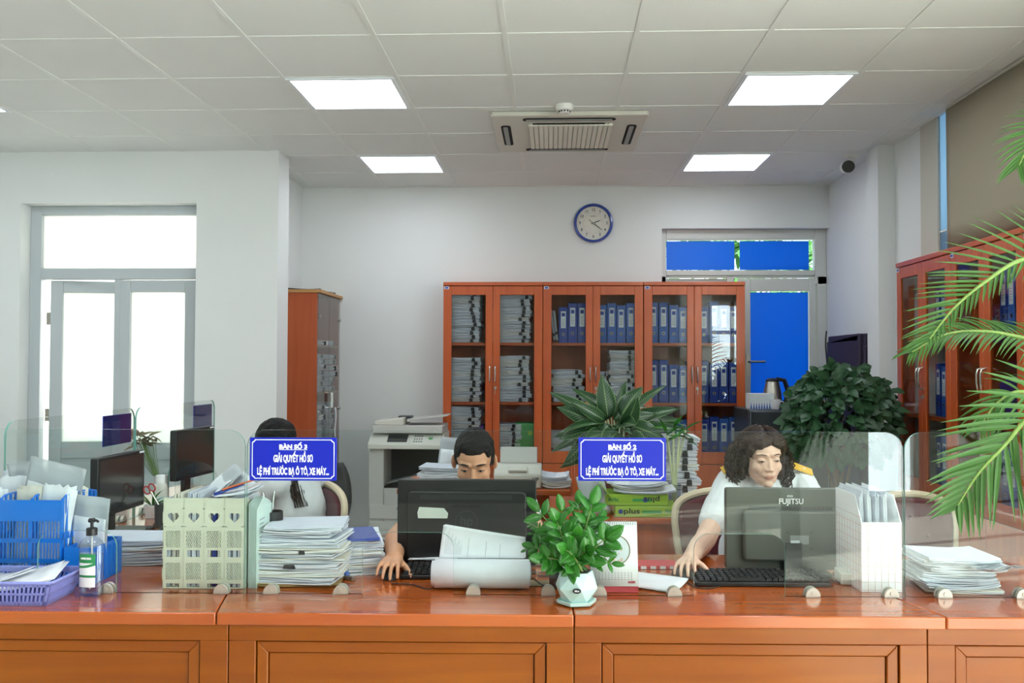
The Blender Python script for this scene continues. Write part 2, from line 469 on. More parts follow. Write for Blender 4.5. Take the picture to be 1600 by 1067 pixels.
# ceiling bars: the grid of the tile ceiling
g = G()
GX, GY = -1.415, 4.1476
for i in range(-6, 7):
    x = GX + .6 * i
    if XL < x < XR:
        y1 = 6.39 if x < -2.124 else (YB if x > -1.93 or x > -2.12 else YB)
        g.bx(x - .012, x + .012, YBACK, y1, H - .004, H + .001)
for j in range(-13, 6):
    y = GY + .6 * j
    g.bx(XL if y < 6.39 else -2.12, XR, y - .006, y + .006, H - .003, H + .001)
g.bx(XR - .028, XR, YBACK, 6.35, H - .005, H + .001)
g.bx(-2.12, XR, YB - .022, YB, H - .005, H + .001)
struct(g.build('trim_1', 'tbar', smooth=0))

# back wall with the opening of the back door at its right end
g = G()
OX0, OZ = .926, 2.616
g.bx(-2.129, OX0, YB, YB + .22, 0, H); g.bx(OX0, 2.312, YB, YB + .22, OZ, H)
g.bx(2.312, 2.7, YB, YB + .22, 0, H)
struct(g.build('wall_back', 'wall', smooth=0))
# right wall: far stretch, column, upper wall over the recess in which the right cabinets stand
g = G()
g.bx(2.312, 2.7, 6.57, YB, 0, H)
struct(g.build('wall_right', 'wall', smooth=0))
g = G().bx(2.222, 2.7, 6.345, 6.572, 0, H)
struct(g.build('trim_2', 'wall', smooth=0))
g = G()
g.bx(XR, 2.7, 5.87, 6.345, 0, H)
g.bx(2.69, 2.8, 3.2, 5.87, 0, 2.3); g.bx(2.7, 2.8, 4.6, 5.87, 2.28, 2.3)
YS0 = at(1479, 174, X=XR).y; YS1 = at(1467, 182, X=XR).y
g.bx(XR, 2.8, 3.2, 4.6, 2.30, H); g.bx(XR, XR + .04, 4.6, YS0, 2.28, H); g.bx(XR, XR + .04, YS1, 5.87, 2.28, H); g.bx(XR, 2.7, 4.6, 5.87, 2.27, 2.28)
g.bx(XR, 2.7, 3.05, 3.2, 0, H)
g.bx(2.7, 4.8, 3.05, 3.2, 0, H)
struct(g.build('wall_side', 'wall', smooth=0))
o = struct(G().bx(XR + .004, XR + .01, YS0, YS1, 2.16, H).build('window_4', 'gaplight', smooth=0))
# glazed side wall of the entrance hall, behind the camera on the right
g = G()
g.bx(4.6, 4.8, YBACK, -3.5, 0, H); g.bx(4.6, 4.8, 2.3, 3.05, 0, H); g.bx(4.6, 4.8, -3.5, 2.3, 2.8, H)
struct(g.build('wall_hall', 'wall', smooth=0))
g = G()
for y in (-3.5, -2.35, -1.2, -.05, 1.1, 2.23): g.bx(4.64, 4.72, y, y + .07, 0, 2.8)
for z in (0, 2.05, 2.73): g.bx(4.64, 4.72, -3.5, 2.3, z, z + .07)
o = struct(g.build('window_2', 'upvc', smooth=0))
G().bx(4.677, 4.683, -3.5, 2.3, 0, 2.8).build('pane', 'clearpane', o, smooth=0)
# block on the left with the double door
D0, D1, DZ = -3.70, -2.525, 2.60   # opening
YW = 6.39
g = G()
D0 = at(30, 500, Y=YW).x; D1 = at(305, 500, Y=YW).x; DZ = at(200, 317, Y=YW).z
g.bx(XL, D0, YW, YW + .26, 0, H); g.bx(D1, -1.925, YW, YW + .26, 0, H); g.bx(D0, D1, YW, YW + .26, DZ, H)
g.bx(-2.35, -2.124, YW + .26, YB + .2, 0, H)
struct(g.build('wall_left', 'wall', smooth=0))
struct(G().bx(XL - .2, XL, YBACK, YW + .3, 0, H).build('wall_far_left', 'wall', smooth=0))
# entrance wall behind the camera
g = G()
g.bx(XL, 2.9, YBACK - .2, YBACK, 0, H); g.bx(4.4, 4.8, YBACK - .2, YBACK, 0, H); g.bx(2.9, 4.4, YBACK - .2, YBACK, 2.75, H)
struct(g.build('wall_front', 'hallwall', smooth=0))
struct(G().bx(2.25, 2.8, -2.0, -1.5, 0, H).build('trim_3', 'wall', smooth=0))
g = G()
for x in (2.9, 3.62, 4.33): g.bx(x, x + .07, YBACK - .14, YBACK - .06, 0, 2.75)
for z in (0, 2.1, 2.68): g.bx(2.9, 4.4, YBACK - .14, YBACK - .06, z, z + .07)
o = struct(g.build('window_3', 'upvc', smooth=0))
G().bx(2.9, 4.4, YBACK - .103, YBACK - .097, 0, 2.75).build('pane', 'clearpane', o, smooth=0)
# reveal on the right wall and the blind over the side window
c0 = at(1440, 198, X=XR - .002); c1 = at(1479, 174, X=XR - .002)
y0 = c0.y; y1 = c1.y
g = G()
def fr(u, v): return Vector((XR - .004, y0 + (y1 - y0) * u, 2.16 + (H - .01 - 2.16) * v))
g.bx(XR - .012, XR + .002, YS1, y0, 2.14, H - .005)
tag(g.build('wall_covering', 'blindedge', smooth=0), 'narrow beige fabric strip on the right wall beside the large beige blind', 'wall covering')
BE = at(1480, 180, X=XR - .042).y - 3.3
t = thing('roller_blind', 'large beige roller blind hanging on the right wall above the cabinets', 'blind', (XR - .03, 3.3, 2.15))
g = G()
def fb(u, v):
    y = u * BE; b = .012 * math.sin(u * 9) * (1 - v) + .012 * math.sin(u * 3.2 + 1)
    return Vector((-.012 + b * .6, y, v * (H - .02 - 2.15)))
g.sheet(fb, 40, 6); g.build('fabric', 'blind', t, solid=.004)
G().bx(-.02, .02, 0, BE, H - 2.15 - .022, H - 2.15 - .006).build('headrail', 'blindedge', t, smooth=0)

# ------------------------------------------------------------- left double door
YD = YW + .16
def fx(px): return at(px, 560, Y=YD).x
def fz(py): return at(200, py, Y=YD).z
door = struct(bpy.data.objects.new('door_1', None)); C.objects.link(door); door.location = (D0, YD, 0)
L = lambda px: fx(px) - D0
xl, xr = 0, D1 - D0
zt, ztr0, ztr1 = DZ, fz(420), fz(437)
g = G()
a = L(66)
g.bx(0, a, -.035, .035, 0, zt); g.bx(xr - .045, xr, -.035, .035, 0, zt); g.bx(a, xr - .045, -.035, .035, fz(337), zt)
g.bx(a, xr - .045, -.035, .035, ztr1, ztr0)
g.build('door_frame', 'alu', door, bevel=.004)
G().bx(a, xr - .045, -.004, .004, ztr0, fz(337)).build('transom_pane', 'frost', door, smooth=0)
def leaf(w_, z1, zp0, zp1, name):
    e = bpy.data.objects.new(name, None); C.objects.link(e); e.parent = door
    g = G(); s = .085
    g.bx(0, s, -.028, .028, .02, z1); g.bx(w_ - s, w_, -.028, .028, .02, z1); g.bx(s, w_ - s, -.028, .028, z1 - .085, z1)
    g.bx(s, w_ - s, -.028, .028, .78, .9); g.bx(s, w_ - s, -.028, .028, .02, .14)
    g.build('leaf_frame', 'alu', e, bevel=.004)
    G().bx(s, w_ - s, -.005, .005, .9, z1 - .085).build('frosted_pane', 'frost', e, smooth=0)
    G().bx(s, w_ - s, -.012, .012, .14, .78).build('lower_panel', 'alu', e, smooth=0)
    g = G()
    for z in (.35, 1.05, 1.75): g.bx(-.03, 0, -.012, .012, z, z + .09)
    g.build('hinge', 'steel', e, smooth=0)
    return e
wl_ = L(183) - L(72)
r = leaf(xr - .045 - L(187), ztr1 - .006, 0, 0, 'door_leaf'); r.location = (L(187), 0, 0)
l_ = leaf(wl_ + .02, ztr1 - .006, 0, 0, 'door_leaf'); l_.location = (L(78), .01, 0); l_.rotation_euler = (0, 0, math.radians(14))
g = G().bx(L(183) - .012, L(187) + .01, -.03, .02, 0, ztr1); g.build('meeting_post', 'alu', door, smooth=0)
# room beyond: what the frosted panes and the gap look out on
struct(G().bx(-5.6, -2.4, 9.4, 9.5, -.1, 3.4).build('wall_outdoor', 'outwall', smooth=0))
struct(G().bx(-9, 9, YB + .3, 14, -.2, -.1).build('floor_outdoor', 'paving', smooth=0))
area('corridor_daylight', (-2.75, 8.6, 2.0), (-3.0, 6.5, 1.6), 1.1, 2.2, 42, (1, .99, .94))

# ------------------------------------------------------------- back door with the transom window
YF = YB + .12
def gx(px): return at(px, 400, Y=YF).x
def gz(py): return at(1150, py, Y=YF).z
win = struct(bpy.data.objects.new('window_1', None)); C.objects.link(win); win.location = (OX0, YF, 0)
X = lambda px: gx(px) - OX0
g = G(); xw = 2.312 - OX0
ztw, zbw = gz(375), gz(423)
g.bx(0, X(1040), -.04, .04, zbw - .12, OZ); g.bx(X(1271), xw, -.04, .04, zbw - .12, OZ)
g.bx(X(1040), X(1271), -.04, .04, ztw, OZ); g.bx(X(1040), X(1271), -.04, .04, zbw - .045, zbw)
g.build('window_frame', 'upvc', win, bevel=.005)
G().bx(X(1040), X(1271), -.004, .004, zbw, ztw).build('window_pane', 'clearpane', win, smooth=0)
for a, b in ((1041, 1147), (1155.5, 1263)):
    g = G(); g.bx(X(a), X(b), -.012, -.007, zbw + .006, ztw - .012); g.build('blue_film', 'bluefilm', win, smooth=0)
dr = struct(bpy.data.objects.new('door_2', None)); C.objects.link(dr); dr.location = (OX0, YF, 0)
zd = gz(432)
g = G()
g.bx(0, .05, -.04, .04, 0, zd); g.bx(X(1275), xw, -.04, .04, 0, zd); g.bx(.05, X(1275), -.04, .04, zd - .012, zd)
g.bx(X(1140) - .03, X(1140) + .03, -.04, .04, 0, zd)
g.build('door_frame', 'upvc', dr, bevel=.005)
g = G()
a, b, c_, d_ = X(1152), X(1171), X(1263), X(1273)
zp = gz(455)
g.bx(a, b, -.03, .03, .02, zd - .02); g.bx(c_, d_, -.03, .03, .02, zd - .02); g.bx(b, c_, -.03, .03, zp, zd - .02); g.bx(b, c_, -.03, .03, .02, .18)
lf = g.build('door_leaf', 'upvc', dr, bevel=.005)
G().bx(b, c_, -.004, .004, .18, zp).build('door_pane', 'clearpane', lf, smooth=0)
G().bx(b + .004, c_ - .008, -.014, -.008, .18, zp - .012).build('blue_film', 'bluefilm', lf, smooth=0)
g = G(); hz = gz(565); hx = X(1168)
g.bx(hx - .02, hx + .015, -.04, -.03, hz - .12, hz + .06); g.tube([(hx, -.04, hz), (hx, -.075, hz), (hx + .13, -.075, hz)], .01, 8)
g.build('door_handle', 'steel', lf)
G().bx(0.05, X(1140) - .03, -.004, .004, .05, zd - .02).build('side_panel', 'upvc', dr, smooth=0)
# greenery outside the back door
def leafy_cloud(name, mtl, centre, rad, n, size, seed, parent=None):
    g = G(); rr = random.Random(seed)
    for _ in range(n):
        d = Vector((rr.gauss(0, 1), rr.gauss(0, 1), rr.gauss(0, 1))); d.normalize()
        p = Vector(centre) + Vector((d.x * rad[0], d.y * rad[1], d.z * rad[2])) * rr.uniform(.55, 1)
        addleaf(g, p, Vector((rr.uniform(-1, 1), rr.uniform(-1, 1), rr.uniform(-.9, .3))), size * rr.uniform(.7, 1.3), size * .45, rr, 0)
    return g.build(name, mtl, parent, fix=False)
def addleaf(g, p, d, ln, wd, rr, m=0, curve=.25, fold=.12, nu=4, shape=None, roll=None, up=None):
    """one leaf blade from p along d; u runs base to tip"""
    d = Vector(d).normalized()
    upv = Vector(up) if up is not None else Vector((0, 0, 1))
    side = d.cross(upv)
    if side.length < .05: side = d.orthogonal()
    side.normalize(); nrm = side.cross(d).normalized()
    rl = roll if roll is not None else rr.uniform(-.5, .5)
    side, nrm = side * math.cos(rl) + nrm * math.sin(rl), nrm * math.cos(rl) - side * math.sin(rl)
    shape = shape or (lambda u: math.sin(PI * min(1, u ** .8)) ** .85)
    rows = []
    for i in range(nu + 1):
        u = i / nu
        c = Vector(p) + d * ln * u - nrm * (curve * ln * u * u) 
        wv = max(.02, shape(u)) * wd * .5
        rows.append((g.b.verts.new(c - side * wv + nrm * fold * wv), g.b.verts.new(c), g.b.verts.new(c + side * wv + nrm * fold * wv)))
    for i in range(nu):
        for k in (0, 1):
            f = g.b.faces.new((rows[i][k], rows[i + 1][k], rows[i + 1][k + 1], rows[i][k + 1])); f.material_index = m; f.smooth = True
            for lp, (a, b) in zip(f.loops, ((i, k), (i + 1, k), (i + 1, k + 1), (i, k + 1))): lp[g.uv].uv = (a / nu, b / 2)
t = thing('garden_tree', 'green leafy tree outside, glimpsed past the blue film of the back window', 'tree', (1.7, 11, -.1))
leafy_cloud('foliage', 'foliage', (0, 0, 2.6), (1.9, .8, 1.3), 1500, .22, 5, t)
G().tube([(0, 0, 0), (.05, 0, 1.2), (0, .05, 2.2)], [.12, .09, .06], 8).build('trunk', 'bark', t)

# ------------------------------------------------------------- ceiling fittings
def light(i, j, lab):
    t = thing('ceiling_light', lab, 'ceiling light', (GX + .6 * i + .3, GY + .6 * j + .3, H - .006), 0, 'square panel lights in the ceiling')
    return t
t0 = thing('ceiling_light', 'x', 'ceiling light', (0, 0, 0), 0, 'square panel lights in the ceiling')
g = G()
for a, b, c_, d_ in ((-.288, -.268, -.288, .288), (.268, .288, -.288, .288), (-.268, .268, -.288, -.268), (-.268, .268, .268, .288)): g.bx(a, b, c_, d_, -.006, .005)
g.build('frame', 'frame', t0, smooth=0)
G().bx(-.268, .268, -.268, .268, -.001, .004).build('diffuser', 'lightpanel', t0, smooth=0)
cells = [(0, 1, 'lit square ceiling light, nearer one of the left pair'), (0, 4, 'lit square ceiling light, farther one of the left pair'),
         (4, 1, 'lit square ceiling light, nearer one of the right pair'), (4, 4, 'lit square ceiling light, farther one of the right pair'),
         (-4, 1, 'lit square ceiling light cut by the left edge of the picture')]
for k, (i, j, lab) in enumerate(cells):
    loc = (GX + .6 * i + .3, GY + .6 * j + .3, H - .005)
    if k == 0: t0.location = loc; t0['label'] = lab
    else: dup(t0, loc, label=lab)
for i in (-4, 0, 4):
    for j in (-2, -6, -10): dup(t0, (GX + .6 * i + .3, GY + .6 * j + .3, H - .005), label='lit square ceiling light over the public side, behind the camera')

# air conditioner cassette
t = thing('air_conditioner', 'off-white square ceiling cassette air conditioner with louvred grille', 'air conditioner', (.105, 5.90, H - .002))
g = G(); s = .47
g.prism(roundrect(-s, s, -s, s, .02, 3), -.028, 0, 'xy'); g.build('panel', 'acw', t, bevel=.006)
g = G()
g.prism(roundrect(-.25, .25, -.30, .30, .05, 4), -.036, -.026, 'xy'); g.build('grille_base', 'dark', t, smooth=0)
g = G()
for k in range(17):
    x = -.243 + k * .0304; g.bx(x, x + .024, -.295, .295, -.046, -.03)
for k in range(22): y = -.29 + k * .0272; g.bx(-.25, .25, y, y + .006, -.043, -.034)
g.build('grille', 'acg', t, smooth=0)
def slot(cx, cy, ln, rz):
    g = G()
    Rm = Matrix.Rotation(rz, 2)
    pts = [Rm @ Vector(p) for p in roundrect(-ln / 2, ln / 2, -.03, .03, .029, 5)]
    g.prism([(p.x + cx, p.y + cy) for p in pts], -.032, -.027, 'xy', 0)
    pts = [Rm @ Vector(p) for p in roundrect(-ln / 2 + .02, ln / 2 - .02, -.012, .016, .01, 3)]
    g.prism([(p.x + cx, p.y + cy) for p in pts], -.037, -.031, 'xy', 1)
    g.build('louvre', ['dark', 'midgrey'], t, smooth=0)
slot(0, -.385, .56, 0); slot(0, .385, .56, 0); slot(-.39, 0, .50, PI / 2); slot(.39, 0, .50, PI / 2)
# smoke detector
t = thing('smoke_detector', 'small round white smoke detector on the ceiling before the air conditioner', 'smoke detector', (.075, 5.32, H))
G().lathe([(.052, 0), (.053, -.012), (.047, -.03), (.036, -.036)], n=28).build('base', 'white', t)
g = G().lathe([(.034, -.034), (.033, -.046), (.02, -.052)], n=20)
g.build('sensor', 'white', t)
g = G()
for k in range(12):
    a = k * PI / 6; g.box((.0338 * math.cos(a), .0338 * math.sin(a), -.040), (.004, .01, .007), 0, rot(z=a))
g.build('vent', 'dark', t, smooth=0)
# camera under the ceiling
cc = at(1328, 238, Z=H)
t = thing('security_camera', 'black and white security camera mounted in the right far ceiling corner', 'security camera', (cc.x + .05, cc.y + .1, H))
G().lathe([(.05, 0), (.05, -.014), (.03, -.025), (.018, -.03), (.018, -.06)], n=20).build('mount', 'white', t)
g = G().tube([(0, 0, -.055), (-.02, -.03, -.075), (-.045, -.07, -.085)], .014, 8); g.build('arm', 'white', t)
g = G().tube([(-.03, .06, -.075), (-.055, -.075, -.095)], .042, 20); g.build('housing', 'white', t)
g = G().tube([(-.054, -.07, -.094), (-.058, -.092, -.099)], .043, 20); g.build('lens', 'black', t)

# wall clock
ck = at(927, 349, Y=YB)
t = thing('wall_clock', 'round wall clock with blue rim and white numeral face', 'clock', (ck.x, YB, ck.z))
Rx = rot(x=PI / 2)
G().lathe([(.135, 0), (.163, 0), (.166, .02), (.16, .036), (.148, .04), (.142, .03), (.140, .012)], n=56, rot=Rx).build('rim', 'clockblue', t)
G().lathe([(.141, .004), (.141, .014)], n=48, rot=Rx).build('face', 'clockface', t)
for k in range(1, 13):
    a = PI / 2 - k * PI / 6
    text('numeral', str(k), .036, 'ink', t, (.112 * math.cos(a), -.0155, .112 * math.sin(a)), bold=.0004, sx=.9)
g = G()
for k in range(60):
    a = k * PI / 30; r_ = .085
    g.box((r_ * math.cos(a), -.0150, r_ * math.sin(a)), (.0012, .001, .008), 0, rot(y=PI / 2 - a))
g.build('dial_ring', 'inkgrey', t, smooth=0)
def hand(ang, l0, l1, w_, nm):
    d = Vector((math.cos(ang), 0, math.sin(ang))); n_ = Vector((-d.z, 0, d.x))
    pts = [d * -l0 - n_ * w_ * .6, d * l1 * .6 - n_ * w_, d * l1, d * l1 * .6 + n_ * w_, d * -l0 + n_ * w_ * .6]
    G().prism([(p.x, p.z) for p in pts], -.020, -.0185).build(nm, 'ink', t, smooth=0)
hand(math.radians(22), .02, .075, .004, 'hour_hand'); hand(math.radians(-38), .05, .105, .003, 'minute_hand')
text('lettering', 'NAKAWA', .011, 'ink', t, (0, -.0155, .058))
G().lathe([(.006, .016), (.006, .024)], n=12, rot=Rx).build('hub', 'chrome', t)
# ============================================================= bookcases along the back wall
CW, CD, CH = .795, .385, 2.13
def bookcase(label, loc, rz, group):
    t = thing('bookcase', label, 'bookcase', loc, rz, group)
    g = G()
    g.bx(-CW / 2, -CW / 2 + .018, 0, CD, .06, CH - .028); g.bx(CW / 2 - .018, CW / 2, 0, CD, .06, CH - .028)
    g.bx(-CW / 2 + .018, CW / 2 - .018, CD - .01, CD, .06, CH - .028); g.bx(-CW / 2, CW / 2, 0, CD, .06, .08)
    g.bx(-CW / 2 + .01, CW / 2 - .01, .02, CD, 0, .06)
    g.build('carcass', 'cab', t, bevel=.002)
    G().bx(-CW / 2 - .0005, CW / 2 + .0005, -.026, CD, CH - .03, CH).build('top', 'cabh', t, bevel=.004)
    for z in (.74, 1.17, 1.645):
        G().bx(-CW / 2 + .018, CW / 2 - .018, .012, CD - .01, z - .022, z).build('shelf', 'cabh', t, smooth=0)
    for s in (-1, 1):
        x0, x1 = (-CW / 2 + .001, -.0015) if s < 0 else (.0015, CW / 2 - .001)
        so, si = .066, .056
        a, b = (x0 + so, x1 - si) if s < 0 else (x0 + si, x1 - so)
        zt_, zb_ = CH - .034, .69
        g = G()
        g.bx(x0, a, -.02, -.001, zb_, zt_); g.bx(b, x1, -.02, -.001, zb_, zt_)
        g.bx(a, b, -.02, -.001, zt_ - .07, zt_); g.bx(a, b, -.02, -.001, zb_, zb_ + .095)
        d = g.build('door', 'cab', t, bevel=.0025)
        G().bx(a, b, -.012, -.008, zb_ + .095, zt_ - .07).build('door_glass', 'cglass', d, smooth=0)
        hx = x1 - .02 if s < 0 else x0 + .02
        g = G(); g.tube([(hx, -.02, 1.33), (hx, -.045, 1.338), (hx, -.05, 1.38), (hx, -.05, 1.43), (hx, -.045, 1.452), (hx, -.02, 1.46)], .0055, 8)
        g.build('handle', 'chrome', d)
        if s > 0:
            g = G(); g.lathe([(.011, 0), (.011, .006)], (hx, -.02, 1.285), 12, rot=rot(x=PI / 2)); g.bx(hx - .003, hx + .003, -.045, -.02, 1.272, 1.29); g.bx(hx - .002, hx + .002, -.043, -.040, 1.235, 1.275)
            g.build('lock', 'steel', d)
        g = G(); g.bx(x0, x1, -.02, -.001, .085, .684)
        g.build('lower_door', 'cab', t, bevel=.0025)
    g = G(); g.bx(-CW / 2 + .008, -CW / 2 + .045, -.0215, -.020, CH - .058, CH - .036, 0); g.bx(-CW / 2 + .013, -CW / 2 + .040, -.0222, -.0213, CH - .054, CH - .040, 1)
    g.build('maker_sticker', ['label', 'blue'], t, smooth=0)
    return t
CX = [-.4665, .3315, 1.1315]; CYF = 7.352
names = ['leftmost', 'middle', 'rightmost']
b0 = bookcase('orange wood bookcase against the back wall, leftmost of three, full of paper stacks', (CX[0], CYF, 0), 0, 'bookcases along the back wall')
dup(b0, (CX[1], CYF, 0), label='orange wood bookcase against the back wall, middle one of three', group='bookcases along the back wall')
dup(b0, (CX[2], CYF, 0), label='orange wood bookcase against the back wall, rightmost of three beside the blue door', group='bookcases along the back wall')
RXF = 2.25
RYC = [5.645, 4.845, 4.045]
for k, y in enumerate(RYC):
    dup(b0, (RXF, y, 0), -PI / 2, label=['orange wood bookcase on the right wall, farthest one, next to the white column',
        'orange wood bookcase on the right wall, nearer one, behind the palm fronds', 'orange wood bookcase on the right wall, cut off by the right picture edge'][k], group='bookcases along the right wall')

# ------------------------------------------------------------- bundles of paper and binders
def bundle(name, w_, d_, t_, seed, mats=('paper', 'paper2'), clip=None, sag=.0, n=6, curl=0):
    """a clipped bundle: a few loose quires with uneven edges"""
    rr = random.Random(seed); g = G(); z = 0
    for k in range(n):
        th = t_ / n * rr.uniform(.75, 1.1)
        dx, dy = rr.uniform(-.004, .004), rr.uniform(-.005, .005); az = rr.uniform(-.025, .025)
        Rm = Matrix.Rotation(az, 3, 'Z'); ph = rr.uniform(0, 6)
        def top(u, v, z0):
            x = (u - .5) * w_; y = (v - .5) * d_
            p = Rm @ Vector((x + dx, y + dy, 0))
            p.z = z0 + .0022 * math.sin(u * 5 + ph) * (1 if k else 0) + curl * (abs(u - .5) * 2) ** 3 + sag * (v - .5)
            return p
        nu = 6
        A = [[g.b.verts.new(top(i / nu, j, z)) for j in (0, 1)] for i in range(nu + 1)]
        B = [[g.b.verts.new(top(i / nu, j, z + th)) for j in (0, 1)] for i in range(nu + 1)]
        mi = k % len(mats)
        for i in range(nu):
            for q in ((B[i][0], B[i + 1][0], B[i + 1][1], B[i][1]), (A[i][1], A[i + 1][1], A[i + 1][0], A[i][0]), (A[i][0], A[i + 1][0], B[i + 1][0], B[i][0]), (A[i + 1][1], A[i][1], B[i][1], B[i + 1][1])):
                g.b.faces.new(q).material_index = mi
        g.b.faces.new((A[0][1], A[0][0], B[0][0], B[0][1])).material_index = mi
        g.b.faces.new((A[nu][0], A[nu][1], B[nu][1], B[nu][0])).material_index = mi
        z += t_ / n
    o = g.build(name, list(mats), smooth=0)
    if clip is not None:
        G().prism([(clip - .014, -.001), (clip + .014, -.001), (clip + .011, t_ * .9), (clip - .011, t_ * .9)], -d_ / 2 - .012, -d_ / 2 + .012).build('binder_clip', 'black', o, smooth=0)
    return o
BP = []
for k in range(5):
    o = bundle('paper_bundle', .262, .30, .032, 10 + k, (('paper', 'paper2'), ('paper2', 'paper'), ('paper', 'paper3'), ('paper2', 'paper2'), ('paper', 'paper2'))[k], clip=(.07, .085, .06, .09, .075)[k])
    tag(o, 'x', 'paper bundle'); BP.append([o, False])
def put_bundle(loc, rz, label, group, sc=(1, 1, 1), k=None):
    k = R.randrange(len(BP)) if k is None else k
    o, used = BP[k]
    if used: o = dup(o)
    else: BP[k][1] = True
    o.location = loc; o.rotation_euler = (R.uniform(-.01, .01), R.uniform(-.01, .01), rz); o.scale = sc
    o['label'] = label; o['group'] = group
    return o
def stack(x, y, z0, h, label, group, rz=0, sx=1, flip=False, sz=1, th=.034, jit=.012, sy=1, rj=.03):
    z = z0 + .002
    while z < z0 + h - .01:
        s = R.uniform(.8, 1.15)
        if flip: rr_ = rz + PI
        else: rr_ = rz
        put_bundle((x + R.uniform(-jit, jit), y + R.uniform(-jit, jit), z), rr_ + R.uniform(-rj, rj), label, group, (sx, sy, s * sz))
        z += th * s * sz
def binder(mtl='blue'):
    t = thing('binder', 'x', 'binder')
    g = G()
    g.bx(-.036, .036, 0, .006, 0, .318); g.bx(-.036, -.033, 0, .27, 0, .318); g.bx(.033, .036, 0, .27, 0, .318)
    g.build('cover', mtl, t, bevel=.0015)
    G().bx(-.03, .03, .02, .26, .004, .30).build('pages', 'paper', t, smooth=0)
    g = G(); g.bx(-.02, .02, -.0008, .0, .13, .28, 0); g.bx(-.014, .014, -.0014, -.0006, .235, .265, 1)
    for k in range(5): g.bx(-.012, .012 - .004 * (k % 2), -.0014, -.0006, .15 + k * .014, .154 + k * .014, 2)
    g.build('spine_label', ['label', 'blue', 'inkgrey'], t, smooth=0)
    g = G(); g.lathe([(.012, -.001), (.012, .001)], (0, -.0005, .075), 16, rot=rot(x=PI / 2), m=0); g.lathe([(.0075, .001), (.0075, .0018)], (0, -.0005, .075), 16, rot=rot(x=PI / 2), m=1)
    g.build('finger_ring', ['steel', 'dark'], t)
    return t
BB = [[binder('blue'), False], [binder('blue2'), False]]
def put_binder(loc, rz, label, group, k=0, tilt=0, sc=(1, 1, 1)):
    o, used = BB[k]
    if used: o = dup(o)
    else: BB[k][1] = True
    o.location = loc; o.rotation_euler = (0, tilt, rz); o.scale = sc; o['label'] = label; o['group'] = group
    return o
ORD = ['first', 'second', 'third', 'fourth', 'fifth', 'sixth', 'seventh', 'eighth', 'ninth', 'tenth']
Y1 = CYF + .185
Zs = {'top': 1.646, 'middle': 1.171, 'low': .741}
# leftmost bookcase: stacks of clipped bundles on three shelves
for sh, hl, hr in (('top', .40, .40), ('middle', .36, .37), ('low', .39, .13)):
    for sd, dx, h in (('left', -.235, hl), ('right', .165, hr)):
        if sd == 'right' and sh == 'low': dx, h = .09, .26
        stack(CX[0] + dx, Y1, Zs[sh], h, f'clipped white paper bundle, {sd} stack, {sh} shelf of the leftmost back bookcase', f'paper bundles, {sd} stack, {sh} shelf, leftmost back bookcase', sx=1.0, sz=.9)
for sh, h in (('top', .39), ('middle', .34)):
    stack(CX[0] + .035, Y1 + .02, Zs[sh], h, f'dark-clipped paper bundle, centre stack, {sh} shelf of the leftmost back bookcase', f'paper bundles, centre stack, {sh} shelf, leftmost back bookcase', sx=.42, sz=.9, flip=True)
# low shelf of the leftmost bookcase: purple and green boxes
t = thing('document_box', 'bright green document box on the low shelf of the leftmost back bookcase', 'document box', (CX[0] + .265, CYF + .04, .741))
G().bx(-.085, .085, 0, .24, 0, .26).build('shell', 'green', t, bevel=.004)
g = G(); g.bx(-.05, .0, -.001, .001, .05, .06); g.bx(.01, .04, -.001, .001, .05, .06)
pts = [(.035 + .02 * math.cos(a * PI / 8), .18 + .02 * math.sin(a * PI / 8)) for a in range(16)]
g.prism(pts, -.001, .001); g.build('print', 'lime', t, smooth=0)
for x, z, s in ((CX[0] - .105, .741, 'between the paper stacks'), (CX[0] + .145, .741, 'left of the green document box')):
    t = thing('document_box', f'purple document box {s}, low shelf of the leftmost back bookcase', 'document box', (x, CYF + .05, z))
    G().bx(-.028, .028, 0, .25, 0, .24).build('shell', 'purple', t, bevel=.003)
    G().bx(-.012, .012, -.001, 0, .09, .15).build('label_card', 'label', t, smooth=0)
# middle bookcase
for k, (dx, tl) in enumerate(((-.305, .10), (-.327, .10))):
    put_bundle((CX[1] + dx + .0, Y1, Zs['top'] + .14), 0, 'loose paper bundle leaning at the left end, top shelf of the middle back bookcase', 'leaning paper bundles in the middle back bookcase', (.9, .9, .5), k=k).rotation_euler = (0, PI / 2 - .12, 0)
n = 0
for dx, k, s in ((-.235, 0, .9), (-.16, 0, 1.0), (-.085, 0, 1), (.075, 1, .95), (.152, 1, 1), (.228, 1, .95), (.305, 1, 1.)):
    put_binder((CX[1] + dx, CYF + .03 + .008 * (n % 3), Zs['top']), 0, f'blue binder, {ORD[n]} from the left, top shelf of the middle back bookcase', 'blue binders on the top shelf of the middle back bookcase', k, sc=(1, 1, s)); n += 1
stack(CX[1] - .2, Y1, Zs['middle'], .25, 'grey-white paper bundle, left stack, middle shelf of the middle back bookcase', 'paper bundles, left stack, middle back bookcase', sx=.95)
stack(CX[1] + .24, Y1, Zs['middle'], .40, 'grey-white paper bundle, tall right stack, middle shelf of the middle back bookcase', 'paper bundles, tall right stack, middle back bookcase', sx=.8)
stack(CX[1] + .06, Y1, Zs['middle'], .24, 'grey-white paper bundle, short centre stack, middle shelf of the middle back bookcase', 'paper bundles, centre stack, middle back bookcase', sx=.45)
stack(CX[1] - .2, Y1, Zs['low'], .2, 'paper bundle, left stack, low shelf of the middle back bookcase', 'paper bundles, low shelf, middle back bookcase', sx=.95)
